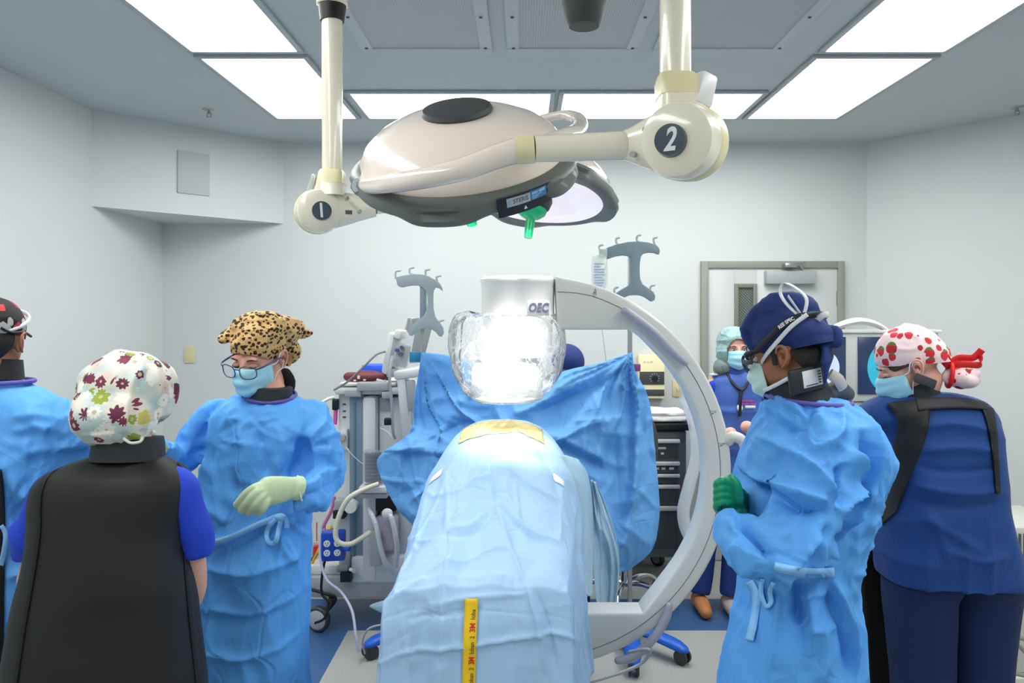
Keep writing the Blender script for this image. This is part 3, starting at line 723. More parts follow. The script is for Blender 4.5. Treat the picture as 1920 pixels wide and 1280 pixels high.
# L-arm, column and wheeled base on the right
q = MB().tube([(P(1385, 0, YC).x, YC+.01, 1.02), (1.0, YC+.01, 1.02), (1.1, YC+.02, .98)], [.07, .07, .06], 24, 3); obj('cross_arm', q, M_carm, ca)
q = MB().tube([P(1366, 826, YC-.04), P(1374, 818, YC-.05), P(1392, 826, YC-.05), P(1400, 850, YC-.05), P(1402, 880, YC-.05)], .02, 14, 4, rnd=True); obj('steering_handle', q, M_offw, ca)
obj('column', MB().bx(.97, 1.2, YC-.06, YC+.1, .15, 1.12, .03), M_carm, ca)
obj('base', MB().bx(.92, 1.32, YC-.15, YC+.1, .07, .2, .03), M_carm, ca)
for yy in (YC-.1, YC+.06):
    for xx in (.97, 1.27): obj('caster', MB().cyl((xx-.015, yy, .04), (xx+.015, yy, .04), .04, 18), M_dark, ca)
# clear plastic bag over the tube head
def bag_mat():
    m, t, p = nt('clear_plastic_film'); L = t.links.new
    co = N_(t, 'ShaderNodeTexCoord')
    mp = N_(t, 'ShaderNodeMapping'); mp.inputs['Scale'].default_value = (1, 1, .5); L(co.outputs['Object'], mp.inputs[0])
    n = N_(t, 'ShaderNodeTexNoise', i_Scale=20.0, i_Detail=5.0, i_Distortion=1.6); L(mp.outputs[0], n.inputs['Vector'])
    r = N_(t, 'ShaderNodeMath', operation='SUBTRACT'); L(n.outputs[0], r.inputs[0]); r.inputs[1].default_value = .5
    a = N_(t, 'ShaderNodeMath', operation='ABSOLUTE'); L(r.outputs[0], a.inputs[0])
    b = N_(t, 'ShaderNodeBump', i_Strength=.4, i_Distance=.015); L(a.outputs[0], b.inputs['Height'])
    mr = N_(t, 'ShaderNodeMapRange'); mr.inputs[1].default_value = 0; mr.inputs[2].default_value = .05; mr.inputs[3].default_value = .62; mr.inputs[4].default_value = .16; L(a.outputs[0], mr.inputs[0])
    tr = N_(t, 'ShaderNodeBsdfTransparent'); g = N_(t, 'ShaderNodeBsdfGlossy'); g.inputs['Roughness'].default_value = .08; L(b.outputs[0], g.inputs['Normal'])
    d = N_(t, 'ShaderNodeBsdfTranslucent'); d.inputs[0].default_value = (.95, .97, 1, 1); L(b.outputs[0], d.inputs['Normal'])
    df = N_(t, 'ShaderNodeBsdfDiffuse'); df.inputs[0].default_value = (.95, .97, 1, 1); L(b.outputs[0], df.inputs['Normal'])
    m0 = N_(t, 'ShaderNodeMixShader'); m0.inputs[0].default_value = .5; L(d.outputs[0], m0.inputs[1]); L(df.outputs[0], m0.inputs[2])
    m1 = N_(t, 'ShaderNodeMixShader'); L(mr.outputs[0], m1.inputs[0]); L(tr.outputs[0], m1.inputs[1]); L(m0.outputs[0], m1.inputs[2])
    fr = N_(t, 'ShaderNodeFresnel', i_IOR=1.18)
    m2 = N_(t, 'ShaderNodeMixShader'); L(fr.outputs[0], m2.inputs[0]); L(m1.outputs[0], m2.inputs[1]); L(g.outputs[0], m2.inputs[2])
    L(m2.outputs[0], t.nodes['Material Output'].inputs[0]); return m
M_film = bag_mat()
bc = P(950, 672, YC); R = []; nu = 96
prof = [(584, 70, 0), (584.5, 80, 0), (588, 92, 0), (596, 102, 0), (612, 109, 0), (635, 112, 0), (665, 113, 0), (695, 109, 0), (720, 98, 0), (738, 82, 0), (750, 66, 0), (756, 50, 0), (757, 20, 0), (757.5, 2, 0)]
rr_ = spline([(p_[0], p_[1]) for p_ in prof], 4)
for py, r in rr_:
    z = dz(py); rad = r/F*YC; ring = []
    for j in range(nu):
        t = 2*math.pi*j/nu; ring.append((bc.x+rad*math.cos(t), YC+.015+rad*.9*math.sin(t), z))
    R.append(ring)
q = MB(); q.rings(R, cap=False)
V = np.array(q.v); nn_ = V-np.array([bc.x, YC+.015, bc.z]); nn_ /= np.linalg.norm(nn_, axis=1)[:, None]
d = .008*ridge(V*[14, 14, 6], 3)+.007*noise(V*9, 5)+.004*ridge(V*[30, 30, 16], 8)-.012; q.v = [tuple(p_) for p_ in V+nn_*d[:, None]]
obj('plastic_equipment_cover', q, M_film, None, 'clear crinkled plastic bag drawn over the x-ray tube head', 'plastic cover', smooth=60, org=(bc.x, YC, bc.z-.17))
# ------------------------------------------------------------------ infusion poles
YP = 3.93
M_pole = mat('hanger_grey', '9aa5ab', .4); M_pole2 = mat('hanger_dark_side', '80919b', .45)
def crop(pts, s, ox, oy, Y): return [P(x_/s+ox, y_/s+oy, Y) for x_, y_ in pts]
def pole(px, yt, outl, hooks, blade, s, ox, oy, lab, m1, legs):
    b = P(px, 0, YP); b.z = 0
    o = empty('infusion_pole', b, lab, 'infusion pole', 'infusion poles')
    pts = crop(outl, s, ox, oy, YP-.04)
    M = Matrix(((1, 0, 0, 0), (0, 0, 1, YP-.04), (0, 1, 0, 0), (0, 0, 0, 1)))
    obj('hanger', MB().prism([(p_.x, p_.z) for p_ in pts], M, .02, .003), m1, o, smooth=50)
    a, c = crop([(blade[0], blade[1]), (blade[2], blade[3])], s, ox, oy, YP)
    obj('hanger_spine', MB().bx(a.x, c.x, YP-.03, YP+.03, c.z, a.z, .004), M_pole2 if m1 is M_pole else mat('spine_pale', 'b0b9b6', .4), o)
    for h in hooks:
        p3 = crop(h, s, ox, oy, YP-.03); obj('hook', MB().tube(p3, .0058, 8, 4, rnd=True), mat('hook_grey', 'b3bab9', .4), o)
    obj('rod', MB().cyl((b.x, YP, .12), (b.x, YP, zq(yt, YP)), .0125, 16), M_steel, o)
    obj('hub', MB().lathe([(.07, .06), (.075, .09), (.05, .125), (.02, .13)], b, seg=24), M_blue, o)
    for (dx, dy) in legs:
        e = b+Vector((dx, dy, 0)); q = MB()
        q.tube([b+Vector((dx*.1, dy*.1, .09)), b+Vector((dx*.45, dy*.45, .095)), b+Vector((dx*.85, dy*.85, .085)), e+Vector((0, 0, .075))], [.038, .042, .042, .034], 16, 4, ell=((0, 0, 1), .55), rnd=True)
        lg = obj('foot', q, M_blue, o)
        pr = Vector((dy, -dx, 0)).normalized(); w = e+Vector((0, 0, .038))
        for s_ in (-1, 1): obj('caster_wheel', MB().cyl(w+pr*s_*.012, w+pr*s_*.026, .038, 22), M_dark, lg)
        obj('caster_fork', MB().box(w+Vector((0, 0, .014)), (.03, .03, .04), None, .008), M_black, lg)
    return o
outL = [(200, 430), (215, 500), (235, 517), (262, 522), (300, 512), (345, 505), (400, 505), (440, 520), (470, 550), (486, 600), (488, 660), (480, 720), (455, 772), (415, 810), (340, 870), (315, 925), (322, 952), (348, 958), (380, 925), (430, 898), (480, 890), (525, 898), (562, 925), (592, 962), (615, 965), (634, 935), (630, 885), (595, 835), (558, 785), (542, 720), (538, 620), (540, 555), (560, 522), (590, 528), (624, 558), (620, 525), (600, 488), (560, 455), (500, 422), (440, 403), (350, 400), (270, 412)]
hkL = [[(200, 435), (198, 395), (208, 375), (242, 370)], [(350, 402), (328, 390), (326, 360), (336, 347), (362, 343)], [(470, 405), (468, 378), (476, 365), (506, 360)], [(575, 460), (566, 438), (574, 424), (605, 417)], [(345, 855), (340, 825), (348, 808), (376, 803)], [(620, 890), (595, 848), (598, 826), (632, 816)]]
pole(793, 615, outL, hkL, (425, 510, 478, 800), 4.8, 700, 430, 'grey-hooked infusion pole left of the x-ray tube, pole with no bag', M_pole, [(-.245, -.16), (-.12, .27), (.2, .2), (.26, -.12), (.02, -.29)])
outR = [(275, 335), (400, 268), (520, 225), (700, 185), (850, 178), (990, 190), (1115, 225), (1160, 262), (1182, 320), (1170, 368), (1150, 375), (1090, 352), (1010, 348), (930, 365), (895, 410), (880, 500), (878, 640), (885, 740), (920, 820), (1000, 875), (1085, 940), (1112, 1000), (1100, 1060), (1050, 1082), (1015, 1062), (950, 1015), (880, 990), (800, 985), (720, 990), (625, 1030), (495, 975), (600, 900), (700, 845), (745, 780), (745, 420), (700, 400), (620, 390), (520, 402), (400, 445), (330, 420)]
hkR = [[(285, 330), (270, 290), (272, 245), (320, 232)], [(540, 215), (520, 185), (525, 135), (568, 122)], [(860, 180), (832, 160), (838, 98), (886, 86)], [(1100, 215), (1086, 180), (1088, 130), (1132, 120)], [(520, 970), (495, 940), (500, 885), (546, 868)], [(1070, 945), (1038, 920), (1042, 855), (1096, 836)]]
pole(1181, 570, outR, hkR, (702, 215, 860, 950), 8, 1090, 430, 'grey-hooked infusion pole right of the x-ray tube, a clear fluid bag on it', mat('hanger_slate', '7f929c', .45), [(.23, -.22), (-.03, -.34), (-.3, -.05), (-.12, .28), (.2, .22)])
# fluid bag on the right pole
b = P(1124, 508, YP-.05)
q = MB(); R = []
for i, (zz, w, th) in enumerate(((.085, .022, .006), (.075, .038, .012), (.04, .042, .022), (-.02, .043, .028), (-.07, .042, .024), (-.1, .036, .012), (-.108, .012, .006))):
    R.append([(b.x+w*math.copysign(abs(math.cos(t))**.6, math.cos(t)), b.y+th*math.sin(t), b.z+zz) for t in [2*math.pi*j/24 for j in range(24)]])
q.rings(R)
fb = empty('fluid_bag', (b.x, b.y, b.z-.11), 'clear infusion fluid bag hanging from the right pole, blue printing', 'fluid bag')
obj('bag_film', q, mat('bag_vinyl', 'e6efe6', .15, alpha=.5, coat=.5), fb)
obj('hanging_tab', MB().bx(b.x-.004, b.x+.04, b.y-.004, b.y+.004, b.z+.07, b.z+.115, .002), mat('bag_tab', 'c9dccb', .3, alpha=.7), fb)
q = MB()
for i in range(9):
    z_ = b.z+.035-.014*i; w = (.05, .03, .055, .05, .056, .045, .055, .05, .04)[i]; q.bx(b.x-.03, b.x-.03+w, b.y-.029, b.y-.0282, z_-.003, z_+.003)
obj('printed_lines', q, mat('bag_print', '9fb9dd', .6), fb)
q = MB().tube([P(1124, 552, YP-.05), P(1127, 600, YP-.02), P(1140, 700, YP+.1), P(1150, 760, YP+.15)], .0025, 8, 5); obj('drip_line', q, mat('clear_tubing', 'dfe6e6', .2, alpha=.7), fb)
# clamps holding the screen drape
q = MB().box(P(779, 669, YP-.045), (.062, .012, .052), Euler((0, .05, 0)).to_matrix(), .003); obj('drape_clamp', q, mat('teal_clamp', '1f7fa6', .4), None, 'teal plastic clip at the left top corner of the screen drape', 'clip', org=P(779, 669, YP-.045))
q = MB().box(P(1190, 689, YP-.045), (.062, .012, .04), None, .006); obj('drape_clamp', q, mat('plum_clamp', '8b4a86', .4), None, 'plum plastic clip at the right top corner of the screen drape', 'clip', org=P(1190, 689, YP-.045))
# ------------------------------------------------------------------ tool cart
YT = 4.78
tx0, tx1 = P(1135, 0, YT).x, P(1287, 0, YT).x; tz = lambda py: H-(py-584)/F*YT
M_cart = mat('cart_charcoal', '555c5c', .45, bump=.05, bscale=300); M_face = mat('drawer_face', '434a4a', .4)
tc = empty('drawer_cart', ((tx0+tx1)/2, YT+.2, 0), 'charcoal drawer cart with silver handles against the back wall', 'cart')
obj('cabinet', MB().bx(tx0, tx1, YT, YT+.42, tz(1045), tz(808), .008), M_cart, tc)
obj('top_tray', MB().bx(tx0-.02, P(1292, 0, YT).x+.01, YT-.03, YT+.44, tz(806), tz(793), .006), M_black, tc)
for a, h0, c in ((822, 829, 858), (864, 871, 886), (887, 893, 905), (907, 914, 943), (947, 955, 1028)):
    fx0, fx1 = tx0+.04, P(1272, 0, YT).x
    dr = obj('drawer', MB().bx(fx0, fx1, YT-.012, YT+.02, tz(c), tz(a), .003), M_face, tc)
    obj('handle', MB().bx(fx0, fx1+.004, YT-.035, YT-.01, tz(h0), tz(a), .004), mat('satin_aluminium', 'd6d8d6', .3, metal=.3), dr)
for px, py, w, nme in ((1241, 840, .052, 0), (1242, 850, .02, 0), (1233, 878, .02, 0), (1244, 878, .025, 0), (1259, 878, .03, 0)):
    obj('drawer_label', MB().box(P(px, py, YT-.014), (w, .003, .014), None, .0008), mat('label_white', 'cfd3d2', .5), tc)
for px in (1165, 1233, 1265):
    yy = YT+.04 if px > 1250 else YT+.36
    w = P(px, 0, yy); w.z = .055
    q = MB().lathe([(.02, -.016), (.052, -.016), (.056, -.008), (.056, .008), (.052, .016), (.02, .016)], w, (.8, .6, 0), 26); wl = obj('caster', q, M_black, tc)
    q = MB().lathe([(.004, -.019), (.036, -.018), (.036, .018), (.004, .019)], w, (.8, .6, 0), 20); obj('wheel_hub', q, M_chrome, wl)
    obj('fork', MB().bx(w.x-.02, w.x+.025, w.y-.02, w.y+.02, .08, .135, .008), M_chrome, wl)
# folded towels on the cart
towel = MB(); G = []
for k, (z0_, hh, dx) in enumerate(((0, .035, 0), (.036, .03, -.01))):
    for_c = P(1245, 0, YT)
    towel.box((P(1240, 0, YT).x+dx, YT+.12, tz(792)+.004+z0_+hh/2), (.36, .24, hh), Euler((0, 0, .03*k)).to_matrix(), .014, 3)
tw = fuse(towel, .006, 4, lambda V, N: .006*noise(V*[18, 14, 60], 4)+.005*noise(V*7, 9))
obj('folded_towels', tw, mat('white_terry', 'e9eae9', .9, bump=.3, bscale=300), None, 'folded white towels lying on the charcoal drawer cart', 'towels', smooth=180, org=(P(1240, 0, YT).x, YT+.12, tz(792)))
# ------------------------------------------------------------------ stool
ys = 4.5; sx = .60
st = empty('rolling_stool', (sx, ys, 0), 'rolling stool with chrome legs and black casters behind the screen drape', 'stool')
obj('seat', MB().lathe([(.02, .5), (.17, .5), (.19, .52), (.19, .55), (.165, .57), (.01, .575)], (sx, ys, 0), seg=40), mat('black_vinyl', '1c1e20', .45), st)
q = MB(); R = []
for i in range(9):
    z_ = .72+i*.05
    w = .11*math.sin(math.pi*(i+.7)/9.4)**.5; R.append([(sx+.12+w*math.cos(t)+.0, ys+.16+.03*math.sin(t)-.02*math.cos(t)**2, z_) for t in [2*math.pi*j/24 for j in range(24)]])
obj('backrest', q.rings(R), mat('grey_mesh_plastic', '4a4c4e', .5), st)
obj('backrest_post', MB().tube([(sx+.02, ys+.1, .52), (sx+.1, ys+.2, .6), (sx+.12, ys+.18, .8)], .012, 10, 4), M_chrome, st)
obj('column', MB().cyl((sx, ys, .1), (sx, ys, .5), .025, 20), M_chrome, st)
for k in range(5):
    a = math.radians(-35+72*k); d = Vector((math.cos(a), math.sin(a), 0)); c0 = Vector((sx, ys, 0))
    lg = obj('leg', MB().tube([c0+d*.02+Vector((0, 0, .12)), c0+d*.12+Vector((0, 0, .135)), c0+d*.22+Vector((0, 0, .115)), c0+d*.28+Vector((0, 0, .07))], [.018, .018, .015, .013], 14, 5), M_chrome, st)
    pr = Vector((-d.y, d.x, 0)); w = c0+d*.285+Vector((0, 0, .03))
    for s_ in (-1, 1): obj('caster', MB().cyl(w+pr*s_*.008, w+pr*s_*.026, .03, 18), M_black, lg)
# ------------------------------------------------------------------ patient table and drapes
M_drape = gown_mat('pale_drape', 'b6dafc', grid=6, crease=.5, sc=5, transl=.15)
M_drape2 = gown_mat('screen_drape', '79bdf5', grid=5, crease=.6, sc=4.5, transl=.3)
M_drape3 = gown_mat('side_drape', 'c6e4f4', grid=0, crease=.45, sc=6, transl=.3)
tb = empty('operating_table', (-.105, 2.6, 0), 'operating table hidden under the pale blue surgical drape', 'operating table')
obj('table_pad', MB().bx(-.33, .12, 2.06, 3.75, .82, .9, .03), M_black, tb)
obj('table_frame', MB().bx(-.31, .1, 2.08, 3.7, .77, .82, .01), M_steel, tb)
obj('column', MB().bx(-.2, -.01, 3.05, 3.35, .1, .78, .02), M_steel, tb)
obj('base', MB().bx(-.3, .08, 2.95, 3.5, 0, .12, .03), M_offw, tb)
# long drape over the patient: stations along the table
def interp(x, xs, ys): return float(np.interp(x, xs, ys))
NR, NCc = 300, 200; G = []
rowsY = list(np.linspace(3.12, 2.0, 108))+[1.985]*0
ys_ = [2.0, 2.05, 2.3, 2.5, 2.7, 2.85, 2.95, 3.12]
zc_ = [1.0, 1.03, 1.075, 1.13, 1.215, 1.285, 1.31, 1.30]
hw_ = [.235, .238, .254, .275, .285, .285, .28, .28]      # where the sides turn down
ez_ = [.985, 1.0, .99, 1.0, 1.05, 1.09, 1.10, 1.10]         # height of that turning line
cx_ = [-.12, -.12, -.112, -.105, -.095, -.09, -.09, -.09]
def station(Y, u, fall=0):
    """u in [-1,1] across; |u|<.5 lies on top, beyond hangs"""
    zc, hw, ez, cx = (interp(Y, ys_, a) for a in (zc_, hw_, ez_, cx_))
    s = 1 if u >= 0 else -1; a = abs(u)
    if a <= .55:
        t = a/.55; x = hw*math.sin(t*math.pi/2)**(1.0)*(.62*t+.38)if False else hw*(t**.95)
        top = interp(Y, [2.0, 2.5, 2.95], [4.0, 3.4, 2.9]); z = zc-(zc-ez)*t**top
        z = z
    else:
        t = (a-.55)/.45; hem = .52; x = hw+.012*math.sin(min(t*6, 1.57))+t*.045; z = ez-(ez-hem)*t
    return Vector((cx+s*x, Y, z))
for i in range(300):
    row = []
    for j in range(NCc+1):
        u = -1+2*j/NCc
        if i < 200:
            Y = 3.12+(2.02-3.12)*i/199; p = station(Y, u)
        else:
            t = (i-199)/100; p = station(2.02, u)
            drop = t*.56; a = abs(u)
            zn = p.z-drop
            p.y = 2.02-.03*math.sin(min(1, t*5)*math.pi/2)-.025*t-.02*(1-min(1, a/.55))*min(1, t*4)
            p.z = max(zn, .44) if a <= .55 else max(.44+.06*a, p.z-drop*.15-.0)
            if a > .55: p.z = min(p.z, max(.44, station(2.02, .55).z-drop))if False else p.z
            if a > .55:
                zz = station(2.02, .55*(1 if u > 0 else -1)).z-drop
                w = (a-.55)/.45
                p.z = zz*(1-w)+max(.5, p.z-drop*.4)*w
            p.x += (p.x+.12)*t*.02
        row.append(p)
    G.append(row)
A = np.array([[tuple(p) for p in r] for r in G]); sh = A.shape; Pf = A.reshape(-1, 3)
I, J = np.meshgrid(np.arange(sh[0]), np.arange(sh[1]), indexing='ij'); U = (-1+2*J/NCc).reshape(-1); Vv = (I/299).reshape(-1)
# long soft folds running down the table and short transverse ones
warp = noise(Pf*[3, 2.2, 3], 11)
f1 = ridge(np.stack([U*2.6+warp*.45, Vv*1.6, 0*U], 1), 21, .9)
f2 = noise(np.stack([U*2.2, Vv*7+warp*.5, 0*U+3], 1), 22)
f3 = ridge(np.stack([U*5+warp, Vv*4+U*1.5, 0*U+9], 1), 25, .9)
def proj(Q): return np.stack([984+Q[:, 0]/Q[:, 1]*F, 584-(Q[:, 2]-H)/Q[:, 1]*F], 1)*.0017
def S2(rows): return [([(a*.0017, b*.0017) for a, b in pts], w, A) for pts, w, A in rows]
topm = 1-sstep(.5, .62, np.abs(U)); d = .018*(f1-.5)+.006*f2+.008*(f3-.5)+.003*(ridge(Pf*[14, 10, 14], 27, .85)-.5)
# raised ridge between the legs seen around the photo's middle
mid = np.exp(-((U-.06)/.09)**2)*sstep(.2, .4, Vv)*(1-sstep(.55, .75, Vv)); d = d+.022*mid*topm
d = d+strokes2(proj(Pf), S2([([(790, 930), (850, 918), (905, 898), (930, 882)], 0.0065, 0.0098), ([(930, 884), (990, 905), (1052, 935)], 0.0065, 0.0098), ([(835, 997), (880, 985), (925, 945)], 0.0072, 0.0126), ([(935, 948), (985, 985), (1055, 1018)], 0.0072, 0.0126), ([(840, 1006), (890, 990), (930, 955)], 0.0078, -0.0084), ([(940, 960), (990, 995), (1055, 1028)], 0.0078, -0.0084),
    ([(740, 1085), (820, 1062), (900, 1040), (965, 1024)], 0.0065, 0.0098), ([(800, 1138), (870, 1122), (940, 1116), (1005, 1110)], 0.0065, 0.0098), ([(700, 1245), (780, 1222), (880, 1212), (1000, 1194), (1050, 1190), (1100, 1206)], 0.0065, 0.0105), ([(760, 1165), (840, 1150), (910, 1140)], 0.0078, -0.0070),
    ([(915, 830), (918, 880), (925, 945)], 0.0078, -0.0098), ([(928, 950), (955, 1020), (985, 1090)], 0.0078, 0.0112), ([(965, 900), (972, 950), (970, 965)], 0.0065, 0.0084), ([(985, 1090), (1010, 1180), (1025, 1270)], 0.0078, 0.0098), ([(1000, 1090), (1030, 1180), (1045, 1270)], 0.0091, -0.0084),
    ([(835, 890), (838, 940), (835, 995)], 0.0059, 0.0077), ([(1050, 935), (1052, 980), (1050, 1015)], 0.0059, 0.0077), ([(800, 930), (780, 1010), (775, 1030)], 0.0078, 0.0084), ([(760, 1010), (800, 1010), (835, 1000)], 0.0065, 0.0084), ([(1060, 900), (1085, 980), (1095, 1060)], 0.0078, -0.0098), ([(1010, 840), (1035, 880), (1050, 930)], 0.0078, -0.0112), ([(870, 830), (850, 860), (830, 900)], 0.0078, 0.0098), ([(725, 1130), (760, 1100), (800, 1075)], 0.0065, 0.0084), ([(780, 1140), (775, 1200), (770, 1270)], 0.0078, 0.0070)]))
keep = sstep(.02, .22, Vv)
d = d*(.15+.85*keep)
for i_ in range(len(Pf)):
    pass
Z = Pf.copy(); sidex = np.sign(U)*(1-topm)
front = sstep(.655, .70, Vv)
Z[:, 2] += d*topm*(1-front); Z[:, 1] -= d*front*1.0; Z[:, 0] += sidex*d*1.0
# hanging folds on the sides
fh = ridge(np.stack([Vv*13+.4*noise(Pf*4, 2), 0*U, 0*U], 1), 31); Z[:, 0] += sidex*.02*(fh-.5)*sstep(.55, .9, np.abs(U))
Gz = Z.reshape(sh)
pd = gobj('surgical_drape', Gz, M_drape, None, label='pale blue surgical drape covering the patient and table, yellow strip on it', cat='surgical drape', uvs=(.75, 1.35), thick=.0022, org=(-.1, 2.5, .9))
# body bulk under the drape
q = MB().ell((-.09, 2.95, 1.03), (.2, .3, .22)); q.tube([(-.2, 2.15, .98), (-.17, 2.75, 1.0)], [.06, .09], 14, rnd=True); q.tube([(-.03, 2.15, .98), (-.02, 2.75, 1.0)], [.06, .09], 14, rnd=True)
# (the patient is fully covered)
def on_drape(i, j, off):
    i0, j0 = int(i), int(j); i0 = max(1, min(sh[0]-2, i0)); j0 = max(1, min(sh[1]-2, j0)); fi, fj = i-i0, j-j0
    p = (Gz[i0, j0]*(1-fi)*(1-fj)+Gz[min(i0+1, sh[0]-1), j0]*fi*(1-fj)+Gz[i0, min(j0+1, sh[1]-1)]*(1-fi)*fj+Gz[min(i0+1, sh[0]-1), min(j0+1, sh[1]-1)]*fi*fj)
    n = np.cross(Gz[i0+1, j0]-Gz[i0-1, j0], Gz[i0, j0+1]-Gz[i0, j0-1]); n /= np.linalg.norm(n)+1e-9
    if n[2] < 0 and abs(n[2]) > .3: n = -n
    if abs(n[2]) <= .3 and n[1] > 0: n = -n
    return p+n*off
# yellow iodine film at the crest
M_iod = mat('amber_film', 'ecd27a', .25, coat=.5, bump=.25, bscale=60)
G2 = []
for a in range(15):
    i = 18+a*2.3
    G2.append([on_drape(i, 100+(t-20)*1.5, .006+.002*math.sin(t*1.3+a)*(1 if 0 < a < 14 else .4)) for t in range(41)])
gobj('incise_film', G2, M_iod, None, label='translucent yellow adhesive film on the highest part of the pale drape', cat='incise film', thick=.0012)
# white tabs
for j0, j1, i0 in ((52, 61, 68), (137, 145, 72)):
    Gt = [[on_drape(i0+a*1.6, j0+(j1-j0)*t/6, .004) for t in range(7)] for a in range(5)]
    gobj('adhesive_tab', Gt, mat('white_tape', 'f2f4f6', .5), pd, thick=.001)
# yellow tape with printing
tape = empty('adhesive_strip', (-.13, 1.96, .8), 'yellow printed adhesive strip running down the end of the pale drape', 'tape')
jc = None
M_tape = mat('yellow_tape', 'f6cc12', .4)
Gt = []; tx = lambda z: -.1415-.0075*(1.0-z)/.3
zs = np.linspace(.985, .55, 44)
fr = Gz[208:299]
def front_y(x, z):
    b = fr.reshape(-1, 3); d_ = (b[:, 0]-x)**2+(b[:, 2]-z)**2; k = d_ < .022**2; return float(b[k, 1].min())+.003 if k.any() else float(b[np.argmin(d_), 1])
for z in zs:
    c = tx(z); yy = front_y(c, z)-.006; Gt.append([Vector((c-.0172+.0344*t/4, yy, z)) for t in range(5)])
for k in range(3):
    for r_, w_ in ((1, 0),): 
        ysm = [g[0].y for g in Gt]; ysm = [sum(ysm[max(0, i-2):i+3])/len(ysm[max(0, i-2):i+3]) for i in range(len(ysm))]
        for g, yv in zip(Gt, ysm):
            for p in g: p.y = yv
gobj('strip', Gt, M_tape, tape, thick=.001)
def tape_text(s, size, zc, xo, m, nm, bold=0):
    tb_ = text(s, size, Matrix.Identity(4), .0003, bold=bold, sx=.8, align='LEFT'); 
    out = []
    for v in tb_.v:
        z = zc+v[0]; c = tx(z); yy = float(np.interp(-z, -zs, [g[2].y for g in Gt])); out.append((c+xo-v[1], yy-.0016-v[2], z))
    tb_.v = out; return obj(nm, tb_, m, tape)
for k in range(4):
    zb_ = .906-.083*k
    tape_text('3M', .021, zb_, .0065, mat('red_print', 'd23322', .5), 'brand_print', .0006)
    tape_text('Ioban  2', .0175, zb_+.029, .0065, mat('olive_print', '4e4a34', .5), 'name_print') if k else tape_text('Ioba', .0175, zb_+.029, .0065, mat('olive_print', '4e4a34', .5), 'name_print')
# corner of an under drape poking out on the left
q = [[P(693, 1135, 2.35), P(700, 1131, 2.35), P(730, 1122, 2.33), P(760, 1118, 2.3)], [P(693, 1137, 2.35), P(705, 1140, 2.34), P(733, 1141, 2.33), P(760, 1142, 2.3)], [P(695, 1139, 2.35), P(712, 1147, 2.35), P(735, 1152, 2.34), P(760, 1158, 2.31)]]
gobj('drape_corner', q, M_drape3, pd, thick=.002)
# side drapes hanging on the right of the table
def sheet(outl_l, outl_r, Yl, Yr, nv, nu, fold, seed, amp=.02, rad=None):
    L = spline(outl_l, 8); R = spline(outl_r, 8)
    def at(S, t):
        k = t*(len(S)-1); i = min(int(k), len(S)-2); return np.array(S[i])*(1-(k-i))+np.array(S[i+1])*(k-i)
    G = []
    for i in range(nv):
        t = i/(nv-1); a, b = at(L, t), at(R, t); row = []
        for j in range(nu):
            s = j/(nu-1); px, py = a*(1-s)+b*s; Y = Yl(t)*(1-s)+Yr(t)*s; row.append(tuple(P(px, py, Y)))
        G.append(row)
    A = np.array(G); Pf = A.reshape(-1, 3); I, J = np.meshgrid(np.linspace(0, 1, nv), np.linspace(0, 1, nu), indexing='ij'); S = J.reshape(-1); T = I.reshape(-1)
    w = noise(Pf*3, seed)
    d = ridge(np.stack([S*fold+w*.5, T*1.2, 0*S], 1), seed+1, .9)-.5
    d = d+.35*(ridge(np.stack([S*fold*2.2+w, T*3+S*2, 0*S], 1), seed+2, .9)-.5)
    if rad is not None: d = d+rad(S, T, Pf)
    edge = np.minimum(1, np.minimum(S, 1-S)*10+.25)
    A = A.reshape(-1, 3); A[:, 1] -= d*amp*edge; return A.reshape(nv, nu, 3)
cst = lambda a, b=None: (lambda t: a+(0 if b is None else (b-a)*t))
G = sheet([(1048, 850), (1062, 980), (1085, 1060), (1100, 1115)], [(1085, 862), (1105, 900), (1112, 1000), (1110, 1120)], cst(2.9, 2.7), cst(3.0, 2.9), 50, 24, 2, 41, .02)
gobj('side_drape', G, M_drape3, None, label='narrow pale teal drape hanging along the right table edge', cat='surgical drape', group='side drapes', thick=.002)
G = sheet([(1108, 900), (1112, 980), (1113, 1060), (1120, 1146)], [(1118, 905), (1150, 985), (1162, 1060), (1155, 1146)], cst(3.05, 2.98), cst(3.1, 3.1), 60, 34, 3, 47, .035)
gobj('side_drape', G, M_drape3, None, label='pale teal drape folded to a point, hanging right of the table', cat='surgical drape', group='side drapes', thick=.002)
